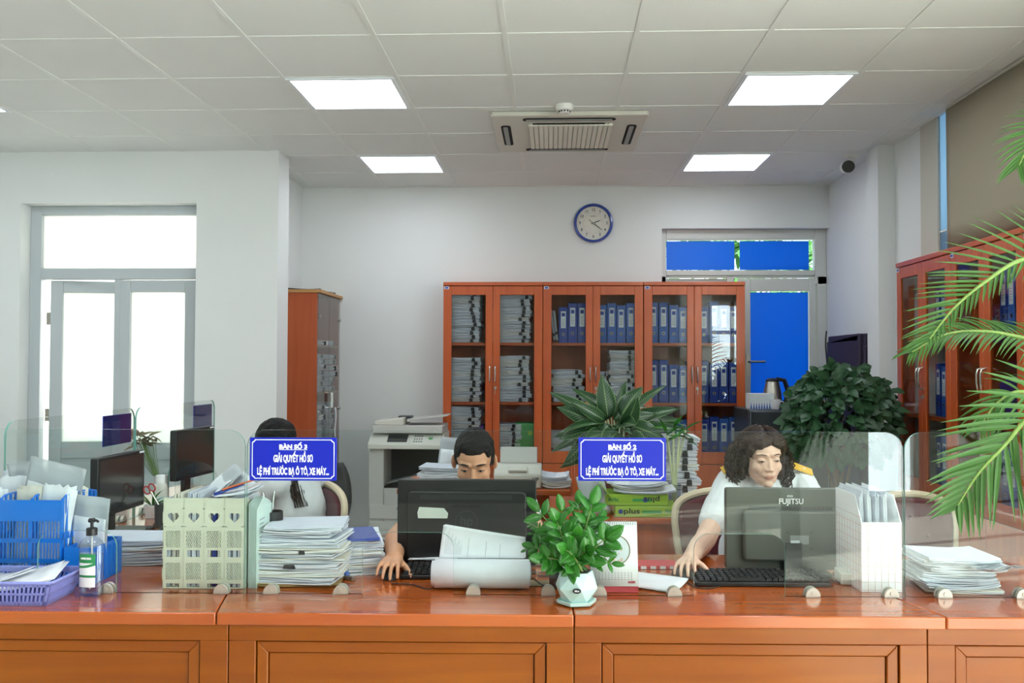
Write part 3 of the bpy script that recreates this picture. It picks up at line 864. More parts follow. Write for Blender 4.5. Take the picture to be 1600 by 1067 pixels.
# rightmost bookcase
n = 0
for sh in ('top', 'middle', 'low'):
    n = 0
    for dx in (-.315, -.235, -.155, -.08, .01, .085, .165, .24, .318):
        if sh == 'low' and n in (4,): n += 1; continue
        s = R.uniform(.9, 1.08); k = R.randrange(2)
        put_binder((CX[2] + dx, CYF + .03 + R.uniform(0, .015), Zs[sh]), 0, f'blue binder, {ORD[n]} from the left, {sh} shelf of the rightmost back bookcase', f'blue binders on the {sh} shelf of the rightmost back bookcase', k, sc=(1.0, 1, s)); n += 1
# right-wall bookcases (their left is the far end)
for c, nm in ((0, 'farthest right-wall'), (1, 'nearer right-wall')):
    yc = RYC[c]
    for sh in ('top', 'middle', 'low'):
        n = 0
        for dy in (.31, .23, -.06, -.14, -.22, -.3):
            if c == 0 and dy > 0: continue
            if c == 1 and (sh == 'middle' or dy > 0) : continue
            put_binder((RXF + .05, yc + dy, Zs[sh]), -PI / 2, f'blue binder, {ORD[n]} from the far end, {sh} shelf of the {nm} bookcase', f'blue binders on the {sh} shelf of the {nm} bookcase', n % 2, sc=(1, 1, R.uniform(.92, 1.05))); n += 1
t = thing('bottle', 'dark bottle with a cream label in the nearer right-wall bookcase', 'bottle', (RXF + .1, RYC[1] - .3, Zs['middle']))
G().lathe([(.04, 0), (.042, .01), (.042, .13), (.03, .17), (.015, .2), (.014, .26)], n=20).build('body', 'blackm', t)
G().lathe([(.0425, .03), (.0425, .11)], n=20).build('label_band', 'manila', t)
t = thing('folder_stand', 'bright violet folder leaning in the nearer right-wall bookcase', 'folder', (RXF + .16, RYC[1] + .05, Zs['middle']))
G().box((0, 0, .12), (.03, .24, .24), 0, rot(x=-.25)).build('cover', 'purple', t, bevel=.003)
t = thing('paper_folder', 'white papers standing beside the bottle in the nearer right-wall bookcase', 'paper', (RXF + .2, RYC[1] - .22, Zs['middle']))
g = G()
for k in range(6): g.box((k * .012, R.uniform(-.01, .01), .13), (.004, .2, .26), 0, rot(x=R.uniform(-.1, .1)))
g.build('sheets', 'paper', t, smooth=0)
# parrot-coloured trinket
t = thing('flower_ornament', 'small pink flower ornament on the top shelf of the nearer right-wall bookcase', 'ornament', (RXF + .09, RYC[1] + .12, Zs['top']))
g = G().lathe([(.02, 0), (.026, .03), (.018, .06), (.02, .075)], n=14); g.build('vase', 'dry', t)
g = G()
for k in range(10): g.ball((R.uniform(-.03, .03), R.uniform(-.04, .04), .10 + R.uniform(-.02, .02)), .017, 0, 1)
g.build('petals', 'red', t)

# ------------------------------------------------------------- tall cabinet at the left with smoked glass doors
LX0, LX1, LY0, LY1, LZ = -2.118, -1.775, 7.0, 7.70, 2.05
p = at(495, 560, Y=7.0); LX1 = p.x
LZ = at(470, 457, Y=7.0).z
t = thing('side_cabinet', 'tall orange side cabinet with smoked glass doors by the left wall', 'cabinet', ((LX0 + LX1) / 2, 7.0, 0), 0)
hw = (LX1 - LX0) / 2; dp = 7.735 - 7.0
g = G()
g.bx(-hw, hw, 0, .018, 0, LZ); g.bx(-hw, hw, dp - .018, dp, 0, LZ); g.bx(-hw, -hw + .012, .018, dp - .018, 0, LZ); g.bx(-hw, hw, .018, dp - .018, 0, .06)
g.build('carcass', 'lcab', t, bevel=.001)
G().bx(-hw, hw + .03, -.012, dp + .004, LZ, LZ + .024).build('top', 'tan', t, bevel=.002)
for z in (.45, .85, 1.25, 1.62): G().bx(-hw + .012, hw - .005, .018, dp - .018, z - .018, z).build('shelf', 'tan', t, smooth=0)
for k, (a, b) in enumerate(((.004, dp / 2 - .003), (dp / 2 + .003, dp - .004))):
    d = G().bx(hw + .002, hw + .008, a, b, .05, LZ - .004).build('glass_door', 'sglass', t, smooth=0)
    yy = b - .02 if k == 0 else a + .02
    g = G(); g.tube([(hw + .008, yy, 1.12), (hw + .03, yy, 1.12), (hw + .03, yy, 1.24), (hw + .008, yy, 1.24)], .006, 8)
    g.build('handle', 'chrome', d)
    g = G()
    for z in (.3, 1.1, 1.84): g.lathe([(.012, 0), (.012, .012)], (hw + .008, (b if k else a) + (-.02 if k else .02), z), 12, rot=rot(y=PI / 2))
    g.build('hinge', 'chrome', d)
for sh, z in (('second', .85), ('third', 1.25), ('lowest', .45), ('top', 1.62)):
    h = {'second': .33, 'third': .3, 'lowest': .32, 'top': .05}[sh]
    for q, yy in (('front', 7.17), ('rear', 7.52)):
        stack(-1.945, yy, z, h * R.uniform(.85, 1), f'crumpled paper bundle, {q} pile, {sh} shelf of the left side cabinet', f'paper bundles, {q} pile, {sh} shelf, left side cabinet', rz=PI / 2, th=.04, sz=1.1, jit=.015, sx=.95, sy=.9, rj=.12)
for k, (x, y, r_) in enumerate(((-1.97, 7.2, .2), (-1.95, 7.5, -.4))):
    o = bundle('paper_folder', .28, .2, .012, 77 + k, ('blackm', 'paper'), n=3, curl=.006)
    o.location = (x, y, LZ + .026 + k * .0); o.rotation_euler = (0, 0, r_)
    tag(o, ['black folder with papers lying on the left side cabinet, nearer the room', 'flat folder with papers lying on the left side cabinet, nearer the wall'][k], 'folder')
t = thing('paper_strip', 'white paper strip hanging from the handle of the left side cabinet', 'paper', (LX1 + .052, 7.0 + dp / 2 + .03, 1.12))
G().sheet(lambda u, v: Vector((.004 * math.sin(v * 7), (u - .5) * .05 + .02 * math.sin(v * 3), -.26 * v)), 2, 8).build('strip', 'paper', t, solid=.002)
# ============================================================= the counter
TH = math.radians(1.75)     # the counter stands slightly askew to the room
CT = .75
YG = lambda x: 2.902 + .031 * x       # line of the glass screens
YFr = lambda x: 2.672 + .031 * x      # front edge
def cpt(x, off=0): return (x, YFr(x) + off)
jt = [-2.75, at(337, 958, Z=CT).x, at(897, 958, Z=CT).x, at(1475, 962, Z=CT).x, 2.33]
ja = [-2.75, at(357, 990, Y=2.66).x, at(897, 990, Y=2.70).x, at(1450, 990, Y=2.72).x, 2.33]
back = .86
lab = ['orange wood counter section at the left end, under the blue crate and the purple basket', 'orange wood counter section in front of the man, under the paper roll',
       'orange wood counter section in front of the woman in white uniform', 'orange wood counter section at the right end, beneath the palm frond']
for k in range(4):
    x0, x1 = jt[k], jt[k + 1]
    t = thing('counter_section', lab[k], 'counter', ((x0 + x1) / 2, YFr((x0 + x1) / 2), 0), TH, 'sections of the service counter')
    m = (x0 + x1) / 2; h = (x1 - x0) / 2 - .0012
    l0, l1 = -h, h
    g = G()
    bl = {0: 0, 1: -.05, 2: 0, 3: -.07}[k]; br = {0: -.05, 1: 0, 2: -.07, 3: 0}[k]
    g.prism([(l0, 0), (l1, 0), (l1 + br, .27), (l1 + br, back), (l0 + bl, back), (l0 + bl, .27)], CT - .036, CT, 'xy')
    g.build('worktop', 'ctop', t, bevel=.004, smooth=30)
    # front with its framed panel
    a0, a1 = ja[k] - m + .001, ja[k + 1] - m - .001
    fx0, fx1 = a0 + .078, a1 - .078
    if k == 0: fx1 = a1 - .082
    g = G()
    zt_, zf = CT - .036, CT - .085
    g.bx(a0, a1, .018, .04, zf, zt_); g.bx(a0, fx0, .018, .04, 0, zf); g.bx(fx1, a1, .018, .04, 0, zf); g.bx(fx0, fx1, .018, .04, 0, .1)
    g.build('front_rail', 'counter', t, bevel=.002)
    g = G(); mw = .032
    def mitre(q, y0_=.024, y1_=.04):
        A = [g.b.verts.new((x, y0_, z)) for x, z in q]; B = [g.b.verts.new((x, y1_, z)) for x, z in q]
        g.b.faces.new(A); g.b.faces.new(B[::-1])
        for i in range(4): g.b.faces.new((A[(i + 1) % 4], A[i], B[i], B[(i + 1) % 4]))
    e = .003; X0, X1, Z0, Z1 = fx0 + e, fx1 - e, .1 + e, zf - e
    mitre([(X0, Z1), (X0 + mw, Z1 - mw), (X1 - mw, Z1 - mw), (X1, Z1)])
    g.build('frame_moulding', 'counter', t, bevel=.003); g = G(); mitre([(X0, Z0), (X1, Z0), (X1 - mw, Z0 + mw), (X0 + mw, Z0 + mw)])
    g.build('frame_moulding', 'counter', t, bevel=.003)
    g = G()
    mitre([(X0, Z0), (X0 + mw, Z0 + mw), (X0 + mw, Z1 - mw), (X0, Z1)])
    g.build('frame_moulding', 'counter_v', t, bevel=.003); g = G(); mitre([(X1, Z1), (X1 - mw, Z1 - mw), (X1 - mw, Z0 + mw), (X1, Z0)])
    g.build('frame_moulding', 'counter_v', t, bevel=.003)
    G().bx(X0 + mw + .002, X1 - mw - .002, .031, .04, Z0 + mw + .002, Z1 - mw - .002).build('front_panel', 'counter', t, bevel=.002)
    G().bx(fx0, fx1, .04, .046, .05, zf).build('backing', 'cabdark', t, smooth=0)
    for x in (a0 + .01, a1 - .01):
        G().bx(x - .009, x + .009, .05, .75, 0, CT - .037).build('side_panel', 'counter_v', t, smooth=0)

# left desk that runs away from the camera, with its outer front
t = thing('side_counter', 'orange wood side counter running back along the left glass screens', 'counter', (-2.2, 3.56, 0), 0)
G().bx(-.02, .93, 0, 1.86, CT - .036, CT - .0005).build('worktop', 'ctop', t, bevel=.004)
g = G(); g.bx(.0, .025, .02, 1.84, 0, CT - .036); g.bx(.025, .9, 1.80, 1.83, 0, CT - .036); g.build('front_panel', 'counter_v', t, smooth=0)

# ------------------------------------------------------------- glass screens
def screen_outline(w_, h_, cut, r=.055):
    P = roundrect(0, w_, 0, h_, r, 8, (0, 0, 1, 1))
    if cut:
        a, b, ch = cut; rc = .05
        P = [(0, 0), (a, 0)] + [(a + rc - rc * math.cos(i * PI / 16), ch - rc + rc * math.sin(i * PI / 16)) for i in range(9)] + \
            [(b - rc + rc * math.sin(i * PI / 16), ch - rc + rc * math.cos(i * PI / 16)) for i in range(9)] + [(b, 0)] + P[1:]
    return P
def screen(label, loc, rz, w_, cut, clips, h_=.512):
    t = thing('glass_screen', label, 'glass screen', loc, rz, 'glass screens on the counter')
    g = G(); g.prism(screen_outline(w_, h_, cut), -.004, .004, 'xz', 0, 1)
    g.build('pane', ['glass', 'gedge'], t, smooth=0)
    for x in clips:
        for s in (-1,):
            g = G()
            pts = [(x + .0225 * math.cos(a * PI / 10), .004 + .026 * math.sin(a * PI / 10)) for a in range(11)] + [(x - .0225, .0005), (x + .0225, .0005)]
            g.prism(pts, -.017, -.0045, 'xz'); g.prism(pts, .0045, .017, 'xz'); g.bx(x - .0225, x + .0225, -.017, .017, .0003, .004)
            g.lathe([(.006, 0), (.006, .003)], (x, -.017, .014), 12, rot=rot(x=PI / 2))
            g.build('clip', 'clip', t, smooth=30)
    return t
S = []
xs = [(-1.985, -.962), (-.957, .066), (.073, 1.098), (1.103, 2.126)]
cuts = [(-1.985 + .37, -1.985 + .60), (at(566, 928, Z=CT).x, at(708, 930, Z=CT).x), (at(1085, 932, Z=CT).x, at(1230, 935, Z=CT).x), None]
cl = [(163, 345), (423, 533, 740, 857), (936, 1052, 1264, 1384), (1465, 1584)]
sl = ['clear glass screen at the left end, in front of the blue crate and ivory rack', 'clear glass screen in front of the man, with the desk three sign',
      'clear glass screen in front of the woman in uniform, with the desk two sign', 'clear glass screen at the right end, behind the palm frond']
for k, (a, b) in enumerate(xs):
    cut = None
    if cuts[k]: cut = (cuts[k][0] - a, cuts[k][1] - a, .193)
    if k == 0: cut = (.37, .62, .193)
    S.append(screen(sl[k], (a, YG(a), CT), TH, b - a, cut, [at(px, 928, Z=CT).x - a for px in cl[k]]))
GXL = -1.95
S.append(screen('clear glass screen on the left side counter, nearer one', (GXL, 3.22, CT), PI / 2, 1.02, (.38, .62, .19), (.1, .9)))
S.append(screen('clear glass screen on the left side counter, farther one', (GXL, 4.255, CT), PI / 2, 1.01, (.38, .62, .19), (.1, .9)))

# ------------------------------------------------------------- signs on the glass
def sign(label, loc, rz, num, w_=.274, h_=.135, back_only=False):
    t = thing('desk_sign', label, 'sign', loc, rz, 'blue desk signs on the glass screens')
    G().bx(-w_ / 2, w_ / 2, -.0035, 0, -h_ / 2, h_ / 2).build('board', 'signblue', t, bevel=.0008)
    G().bx(-w_ / 2 + .001, w_ / 2 - .001, 0, .0005, -h_ / 2 + .001, h_ / 2 - .001).build('backing', 'signback', t, smooth=0)
    g = G(); a, b = w_ / 2 - .007, h_ / 2 - .006; nrm = .009
    def ring(a, b, c_):
        return [(-a + c_, -b), (a - c_, -b), (a - c_ * .75, -b + c_ * .45), (a - c_ * .3, -b + c_ * .75), (a, -b + c_), (a, b - c_), (a - c_ * .3, b - c_ * .75), (a - c_ * .75, b - c_ * .45), (a - c_, b), (-a + c_, b), (-a + c_ * .75, b - c_ * .45), (-a + c_ * .3, b - c_ * .75), (-a, b - c_), (-a, -b + c_), (-a + c_ * .3, -b + c_ * .75), (-a + c_ * .75, -b + c_ * .45)]
    O, I = ring(a, b, nrm), ring(a - .0024, b - .0024, nrm)
    n = len(O)
    for i in range(n):
        j = (i + 1) % n
        g.b.faces.new([g.b.verts.new((p[0], -.0040, p[1])) for p in (O[i], O[j], I[j], I[i])])
    g.build('border', 'signwhite', t, smooth=0)
    y = -.0042
    text('lettering', 'BÀN SỐ ' + num, .0185, 'signwhite', t, (0, y, .0323), bold=.0009, target_w=.088, va='BOTTOM_BASELINE')
    G().bx(-.044, .044, -.0046, -.004, .0285, .0300).build('underline', 'signwhite', t, smooth=0)
    text('lettering', 'GIẢI QUYẾT HỒ SƠ', .0300, 'signwhite', t, (0, y, -.0085), bold=.0011, target_w=.124, va='BOTTOM_BASELINE')
    text('lettering', 'LỆ PHÍ TRƯỚC BẠ Ô TÔ, XE MÁY...', .0300, 'signwhite', t, (0, y, -.0485), bold=.0011, target_w=.226, va='BOTTOM_BASELINE')
    return t
def on_glass(px, py): 
    p = at(px, py, Y=2.9)
    for _ in range(3): p = at(px, py, Y=YG(p.x) - .0047)
    return p
p = on_glass(458.5, 717); sign('blue glass sign reading BÀN SỐ 3, in front of the dark-haired woman', p, TH, '3')
p = on_glass(972, 717.5); sign('blue sign on the glass reading BÀN SỐ 2, above the green potted plant', p, TH, '2')
sign('blue sign seen from behind on the nearer left side screen', (GXL - .0047, 4.085, 1.172), -PI / 2, '4', .27, .135)
sign('blue sign seen from behind on the farther left side screen', (GXL - .0047, 5.105, 1.172), -PI / 2, '5', .27, .135)
# ============================================================= things on the counter
def on(px, py, z=CT): return at(px, py, Z=z)
def bend(*a): return a
# ---- purple basket with papers, before the glass
t = thing('plastic_basket', 'purple open plastic basket with white papers at the left front of the counter', 'basket', (-1.70, 2.765, CT + .001), math.radians(2))
def basket(t, w0, d0, w1, d1, h, mtl):
    """slatted tray with flared sides"""
    g = G(); th = .0025
    def P(u, v, side, off=0):
        k = v
        hw = (w0 + (w1 - w0) * k) / 2; hd = (d0 + (d1 - d0) * k) / 2; z = h * v
        if side == 0: return Vector((-hw + 2 * hw * u, -hd, z))
        if side == 1: return Vector((hw, -hd + 2 * hd * u, z))
        if side == 2: return Vector((hw - 2 * hw * u, hd, z))
        return Vector((-hw, hd - 2 * hd * u, z))
    for s in range(4):
        n = 34 if s in (0, 2) else 18
        for a, b in ((0, .16), (.46, .54), (.82, 1)):
            g.sheet(lambda u, v: P(u, a + (b - a) * v, s), 2, 1)
        for i in range(n):
            u0 = (i + .0) / n; u1 = (i + .42) / n
            g.sheet(lambda u, v: P(u0 + (u1 - u0) * u, v, s), 1, 1)
        g.sheet(lambda u, v: P(0 + .03 * u, v, s), 1, 1); g.sheet(lambda u, v: P(.97 + .03 * u, v, s), 1, 1)
    g.bx(-w0 / 2, w0 / 2, -d0 / 2, d0 / 2, 0, .002)
    g.build('body', mtl, t, solid=.0028, smooth=0, fix=False)
    g = G()
    c_ = [(-w1 / 2, -d1 / 2), (w1 / 2, -d1 / 2), (w1 / 2, d1 / 2), (-w1 / 2, d1 / 2)]
    pts = []
    for p in roundrect(-w1 / 2 - .004, w1 / 2 + .004, -d1 / 2 - .004, d1 / 2 + .004, .02, 4): pts.append((p[0], p[1], h))
    pts.append(pts[0]); g.tube(pts, .0045, 6, caps=False); g.build('rim', mtl, t)
basket(t, .40, .165, .45, .21, .072, 'basket')
def loose_paper(name, label, loc, rz, w_, d_, curl, cat='paper', mtl='paper', tilt=(0, 0), group=None, ax=0, nsheets=1, print_=False, seed=0, wave=.004):
    t = thing(name, label, cat, loc, rz, group)
    rr = random.Random(seed)
    for k in range(nsheets):
        a = rr.uniform(-.06, .06) if k else 0; dx = rr.uniform(-.01, .01) if k else 0
        ph = rr.uniform(0, 6)
        def f(u, v):
            x = (u - .5) * w_ + dx; y = (v - .5) * d_
            q = (u if ax == 0 else v)
            z = .0016 * k + curl * (q ** 3) + wave * (1 + math.sin(u * 4 + ph) * math.cos(v * 3 + ph)) * .5
            X_ = x * math.cos(a) - y * math.sin(a); Y_ = x * math.sin(a) + y * math.cos(a)
            return Vector((X_, Y_, z + .001 + (x + w_ / 2) * tilt[0] + (y + d_ / 2) * tilt[1]))
        g = G(); g.sheet(f, 8, 6); s_ = g.build('sheet', mtl, t, solid=.0009)
        if print_ and k == nsheets - 1:
            g = G()
            for i in range(11):
                v0 = .14 + i * .066; u1 = rr.uniform(.5, .88)
                g.sheet(lambda u, v: f(.12 + (u1 - .12) * u, v0 + .012 * v) + Vector((0, 0, .0012)), 8, 1)
            g.build('print_lines', 'inkgrey', s_, smooth=0, fix=False)
    return t
loose_paper('paper_sheet', 'white paper sheets lying in the purple basket', (-1.66, 2.765, CT + .032), math.radians(12), .30, .17, .03, tilt=(.02, .10), nsheets=4, seed=1)
loose_paper('paper_sheet', 'folded white sheet tilted up in the purple basket, near the left edge', (-1.71, 2.79, CT + .046), math.radians(-24), .21, .12, .05, tilt=(-.12, .1), nsheets=2, seed=2)

# ---- hand sanitizer
p = on(137, 933)
t = thing('sanitizer_bottle', 'clear pump bottle of hand gel with green and white label before the glass', 'bottle', (p.x, p.y + .02, CT + .001), math.radians(-8))
pr = [(.030, 0), (.0395, .004), (.0405, .02), (.0405, .150), (.036, .166), (.022, .178), (.0145, .184), (.0145, .192)]
G().lathe(pr, n=32, sy=.62).build('bottle_body', 'bottle', t)
G().lathe([(.028, .004), (.037, .008), (.038, .02), (.038, .128), (.037, .13)], n=28, sy=.58).build('gel', 'gel', t)
def lab_(u, v, a0=-.72, a1=.72, z0=.03, z1=.132, k=1.02):
    a = -PI / 2 + a0 + (a1 - a0) * u
    return Vector((.0405 * k * math.cos(a), .0405 * .62 * k * math.sin(a), z0 + (z1 - z0) * v))
l0 = G().sheet(lambda u, v: lab_(u, v), 12, 1).build('label_sheet', 'signwhite', t, fix=False)
g = G()
g.sheet(lambda u, v: lab_(u, v, z0=.104 + .014 * u * 0, z1=.132, k=1.03), 12, 1)
g.sheet(lambda u, v: lab_(u, v, z0=.060, z1=.067, k=1.03), 12, 1)
for i in range(12):
    g.sheet(lambda u, v: lab_((i + u) / 12, v, z0=.088 + .010 * (i / 12) ** 2, z1=.095 + .013 * (i / 12) ** 2, k=1.03), 1, 1)
g.build('green_band', 'labelgreen', l0, fix=False)
text('lettering', 'HANKLYSSAN', .0085, 'signwhite', l0, (0, -.0268, .118), bold=.0003, target_w=.034)
G().lathe([(.0165, .186), (.0165, .207), (.013, .209)], n=24).build('collar', 'black', t)
g = G(); g.lathe([(.005, .205), (.005, .228)], n=12); g.lathe([(.011, .226), (.012, .232), (.009, .238)], n=16); g.tube([(-.004, -.004, .233), (.022, -.008, .233), (.028, -.009, .229)], .004, 8)
g.build('pump', 'black', t)
G().tube([(0, 0, .19), (.002, 0, .1), (-.004, 0, .02)], .003, 6).build('dip_tube', 'white', t)

# ---- blue crate with papers
p0 = on(5, 925); p1 = on(115, 925)
cx0, cy0 = -1.90, 2.935
def crate_panel(g, w_, h_, y0, y1, cols, mi=0):
    """front of the blue file crate: solid top band, then three rows of slotted fields"""
    g.bx(0, w_, y0, y1, h_ * .75, h_); g.bx(0, w_, y0, y1, 0, h_ * .05)
    for z in (.28, .52): g.bx(0, w_, y0, y1, h_ * (z - .025), h_ * (z + .025))
    cw = w_ / cols
    for c_ in range(cols + 1): g.bx(max(0, c_ * cw - .006), min(w_, c_ * cw + .006), y0, y1, 0, h_ * .76)
    for c_ in range(cols):
        for i in range(1, 9):
            x = c_ * cw + .006 + (cw - .012) * i / 9
            g.bx(x - .0014, x + .0014, y0, y1, 0, h_ * .76)
t = thing('file_crate', 'bright blue slotted plastic file crate crammed with papers behind the left glass', 'crate', (cx0, cy0, CT + .001), math.radians(1.5))
w_ = .31; h_ = .273; d_ = .245
g = G(); crate_panel(g, w_, h_, 0, .004, 3); g.build('front_wall', 'crate', t, smooth=0)
g = G(); crate_panel(g, w_, h_, d_ - .004, d_, 3); g.build('rear_wall', 'crate', t, smooth=0)
for x in (0, w_ / 3, 2 * w_ / 3, w_ - .004):
    g = G()
    for i in range(9):
        y = .004 + i * .0285; hh = h_ + .012 - .006 * (i == 0) - .0002 * i * i
        g.bx(x, x + .004, y, y + (.010 if i % 4 else .014), 0, hh)
    g.bx(x, x + .004, .004, d_ - .004, 0, .07); g.bx(x, x + .004, .004, d_ - .004, h_ * .52, h_ * .6)
    g.tube([(x + .002, .004, h_), (x + .002, .03, h_ + .012), (x + .002, .18, h_ + .012), (x + .002, d_ - .004, h_)], .003, 6)
    g.build('side_wall', 'crate', t, smooth=0)
G().bx(.004, w_ - .004, .004, d_ - .004, 0, .004).build('base', 'crate', t, smooth=0)
t = thing('file_tray', 'low bright blue tray box beside the blue crate', 'tray', (cx0 + w_ + .008, 2.945, CT + .001), math.radians(1.5))
g = G(); g.bx(0, .10, 0, .004, 0, .12); g.bx(0, .10, .20, .204, 0, .12); g.bx(0, .004, .004, .2, 0, .12); g.bx(.096, .10, .004, .2, 0, .12); g.bx(.004, .096, .004, .2, 0, .004)
for i in range(6): g.bx(.1, .102, .01 + i * .033, .02 + i * .033, .01, .11)
g.build('shell', 'crate', t, smooth=0)
rr = random.Random(3)
k = 0
labs = ['white envelope standing in the blue crate, tilted right', 'white paper wad standing in the blue crate, middle', 'printed white sheets standing in the blue crate, left', 'white envelope standing at the back of the blue crate', 'bent white sheets leaning left in the blue crate', 'cream card standing in the blue crate', 'white letter bundle sunk in the middle of the blue crate','white page standing behind the others in the blue crate']
for (x, y, h2, tl, w2, m) in ((.07, .05, .30, -.12, .09, 'paper'), (.17, .05, .31, .02, .09, 'paper3'), (.245, .04, .315, .10, .09, 'paper'), (.06, .15, .33, -.05, .09, 'paper'), (.155, .16, .34, .12, .085, 'paper2'), (.25, .15, .30, .05, .085, 'paper3'), (.16, .10, .30, -.04, .08, 'paper'), (.06, .21, .345, -.08, .085, 'paper2')):
    g = G()
    for q in range(5):
        yy = q * .006; b = rr.uniform(-.01, .01)
        g.sheet(lambda u, v: Vector(((u - .5) * w2 + b * v, yy + .012 * v * v * math.sin(q) + .006 * math.sin(u * 5 + q), v * (h2 - .02 * rr.random() * (v > .9)))), 5, 6)
    o = g.build('standing_papers', m, None, (cx0 + x, cy0 + y, CT + .008), smooth=60, solid=.001, fix=False); o.rotation_euler = (rr.uniform(-.05, .05), tl, 0)
    tag(o, labs[k], 'papers', 'papers standing in the blue crate'); k += 1
def sleeve(label, loc, e, w_, h_, mtl='poly', seed=0, fill=True):
    """clear sleeve with a paper inside"""
    t = thing('plastic_sleeve', label, 'plastic sleeve', loc); t.rotation_euler = e
    rr = random.Random(seed); a = rr.uniform(0, 6)
    g = G()
    for s in (-1, 1): g.sheet(lambda u, v: Vector(((u - .5) * w_, s * .004 * math.sin(PI * u) + .010 * math.sin(v * 3 + a) + .004 * math.sin(u * 9 + a), v * h_)), 12, 8)
    g.build('film', mtl, t, solid=.0006, fix=False)
    if fill:
        g = G(); g.sheet(lambda u, v: Vector(((u - .5) * w_ * .9, .010 * math.sin(v * 3 + a) + .004 * math.sin(u * 9 + a), v * h_ * .72)), 12, 6); g.build('sheet', 'paper', t, solid=.001, fix=False)
    return t
sleeve('clear plastic sleeve sticking high out of the blue crate, leaning right', (cx0 + .17, cy0 + .12, CT + .10), (0.05, .25, .1), .19, .295, seed=1)
sleeve('clear plastic sleeve leaning left out of the blue crate', (cx0 + .11, cy0 + .19, CT + .12), (0.05, -.12, -.1), .13, .26, seed=2)
sleeve('crumpled white plastic bag hanging over the right end of the blue crate', (cx0 + .345, cy0 + .09, CT + .03), (.02, .12, .0), .13, .25, 'poly2', 3)
sleeve('clear binder sleeve with punched edge lying across the blue crate', (cx0 + .26, cy0 + .16, CT + .14), (.05, -.75, 0), .12, .22, seed=4)
# papers left of it, at the picture edge
g = G()
for q in range(6): g.sheet(lambda u, v: Vector(((u - .5) * .2, q * .008 + .01 * math.sin(u * 4 + q), v * (.30 - .012 * q))), 5, 5)
o = g.build('standing_papers', 'paper', None, (-2.08, 3.1, CT + .002), smooth=60, solid=.001, fix=False)
tag(o, 'white papers standing at the left picture edge beside the blue crate', 'papers')

# ---- ivory rack with heart-shaped holes
p0 = on(256, 923)
RW, RH, RDp = .262, .288, .21
t = thing('file_rack', 'ivory plastic file rack with heart-shaped cut-outs, full of folders', 'file rack', (at(256, 900, Y=2.925).x, 2.915, CT + .001), TH)
g = G(); cw = RW / 4
def heart(s): 
    o = []
    for i in range(28):
        a = i * 2 * PI / 28
        x = 16 * math.sin(a) ** 3; z = 13 * math.cos(a) - 5 * math.cos(2 * a) - 2 * math.cos(3 * a) - math.cos(4 * a)
        o.append((x * s, (z + 2) * s))
    return o[::-1]
for c_ in range(4):
    cx = cw * (c_ + .5)
    g.holeplate(cx, RH - .063, cw / 2, .031, heart(.00112), 0, .003)
    g.bx(cx - cw / 2, cx + cw / 2, 0, .003, RH - .032, RH)
    # slanted slots
    for z0, z1 in ((RH - .158, RH - .104), (RH - .260, RH - .206)):
        a, b = cx - cw / 2, cx + cw / 2
        g.bx(a, a + .009, 0, .003, z0, z1); g.bx(b - .009, b, 0, .003, z0, z1)
        n = 8; wv = (b - a - .018)
        for i in range(-4, n + 1):
            x0 = a + .009 + wv * i / n; sl_ = .026
            q = [(x0, z1), (x0 + wv / n * .5, z1), (x0 + wv / n * .5 + sl_, z0), (x0 + sl_, z0)]
            for lim, sg in ((a + .009, 1), (b - .009, -1)):
                o_ = []
                for ii in range(len(q)):
                    A, B = q[ii], q[(ii + 1) % len(q)]
                    ia, ib = (A[0] - lim) * sg >= 0, (B[0] - lim) * sg >= 0
                    if ia: o_.append(A)
                    if ia != ib:
                        tt = (lim - A[0]) / (B[0] - A[0]); o_.append((lim, A[1] + (B[1] - A[1]) * tt))
                q = o_
                if len(q) < 3: break
            if len(q) >= 3: g.prism(q, 0, .0028)
    for z0, z1 in ((RH - .104, RH - .092), (RH - .166, RH - .158), (RH - .206, RH - .188), (RH - .272, RH - .260), (0, .002)):
        g.bx(cx - cw / 2, cx + cw / 2, 0, .003, max(0, z0), z1)
    for z0, z1 in ((RH - .188, RH - .166), (0, .016)):
        g.bx(cx - cw / 2, cx - cw / 2 + .012, 0, .003, z0, z1); g.bx(cx + cw / 2 - .012, cx + cw / 2, 0, .003, z0, z1)
    for z0, z1 in ((RH - .08, RH - .045), (RH - .14, RH - .105), (RH - .19, RH - .165), (.03, .065)):
        g.bx(cx - cw / 2 - .0012, cx - cw / 2 + .0012, -.0015, 0, z0, z1)
g.build('front_wall', 'rack', t, smooth=0)
for k in range(5):
    x = min(k * cw, RW - .0025)
    G().prism([(0, 0), (RDp, 0), (RDp, RH * .8), (.02, RH), (0, RH)], x, x + .0025, 'yz').build('divider', 'rack', t, smooth=0)
G().bx(.0026, RW - .0026, .003, RDp, 0, .003).build('base', 'rack', t, smooth=0)
rk = t.location
rr = random.Random(9)
mm = ['paper', 'paper2', 'paper3', 'blue', 'mint', 'paper']
k = 0
pos = [(c_, j) for c_ in range(4) for j in range(3)]
for c_, j in pos:
    x = rk.x + cw * c_ + .012 + j * .018
    hh = RH * rr.uniform(.92, 1.06); m = mm[(c_ * 3 + j * 2) % 5] if j == 1 else mm[rr.randrange(3)]
    tx = 'blue' if m == 'blue' else 'mint green' if m == 'mint' else 'white'
    g = G()
    for q in range(4): g.bx(q * .0028, q * .0028 + .0016, .0 + rr.uniform(0, .006), .19, 0, hh - rr.uniform(0, .008))
    o = g.build('folder', m, None, (x - .004, rk.y + .008, CT + .006), smooth=0)
    tag(o, f'{tx} folder in the ivory heart rack, {["near","middle","far"][j]} one of the {ORD[c_]} slot from the left', 'folder', 'folders in the ivory rack'); k += 1
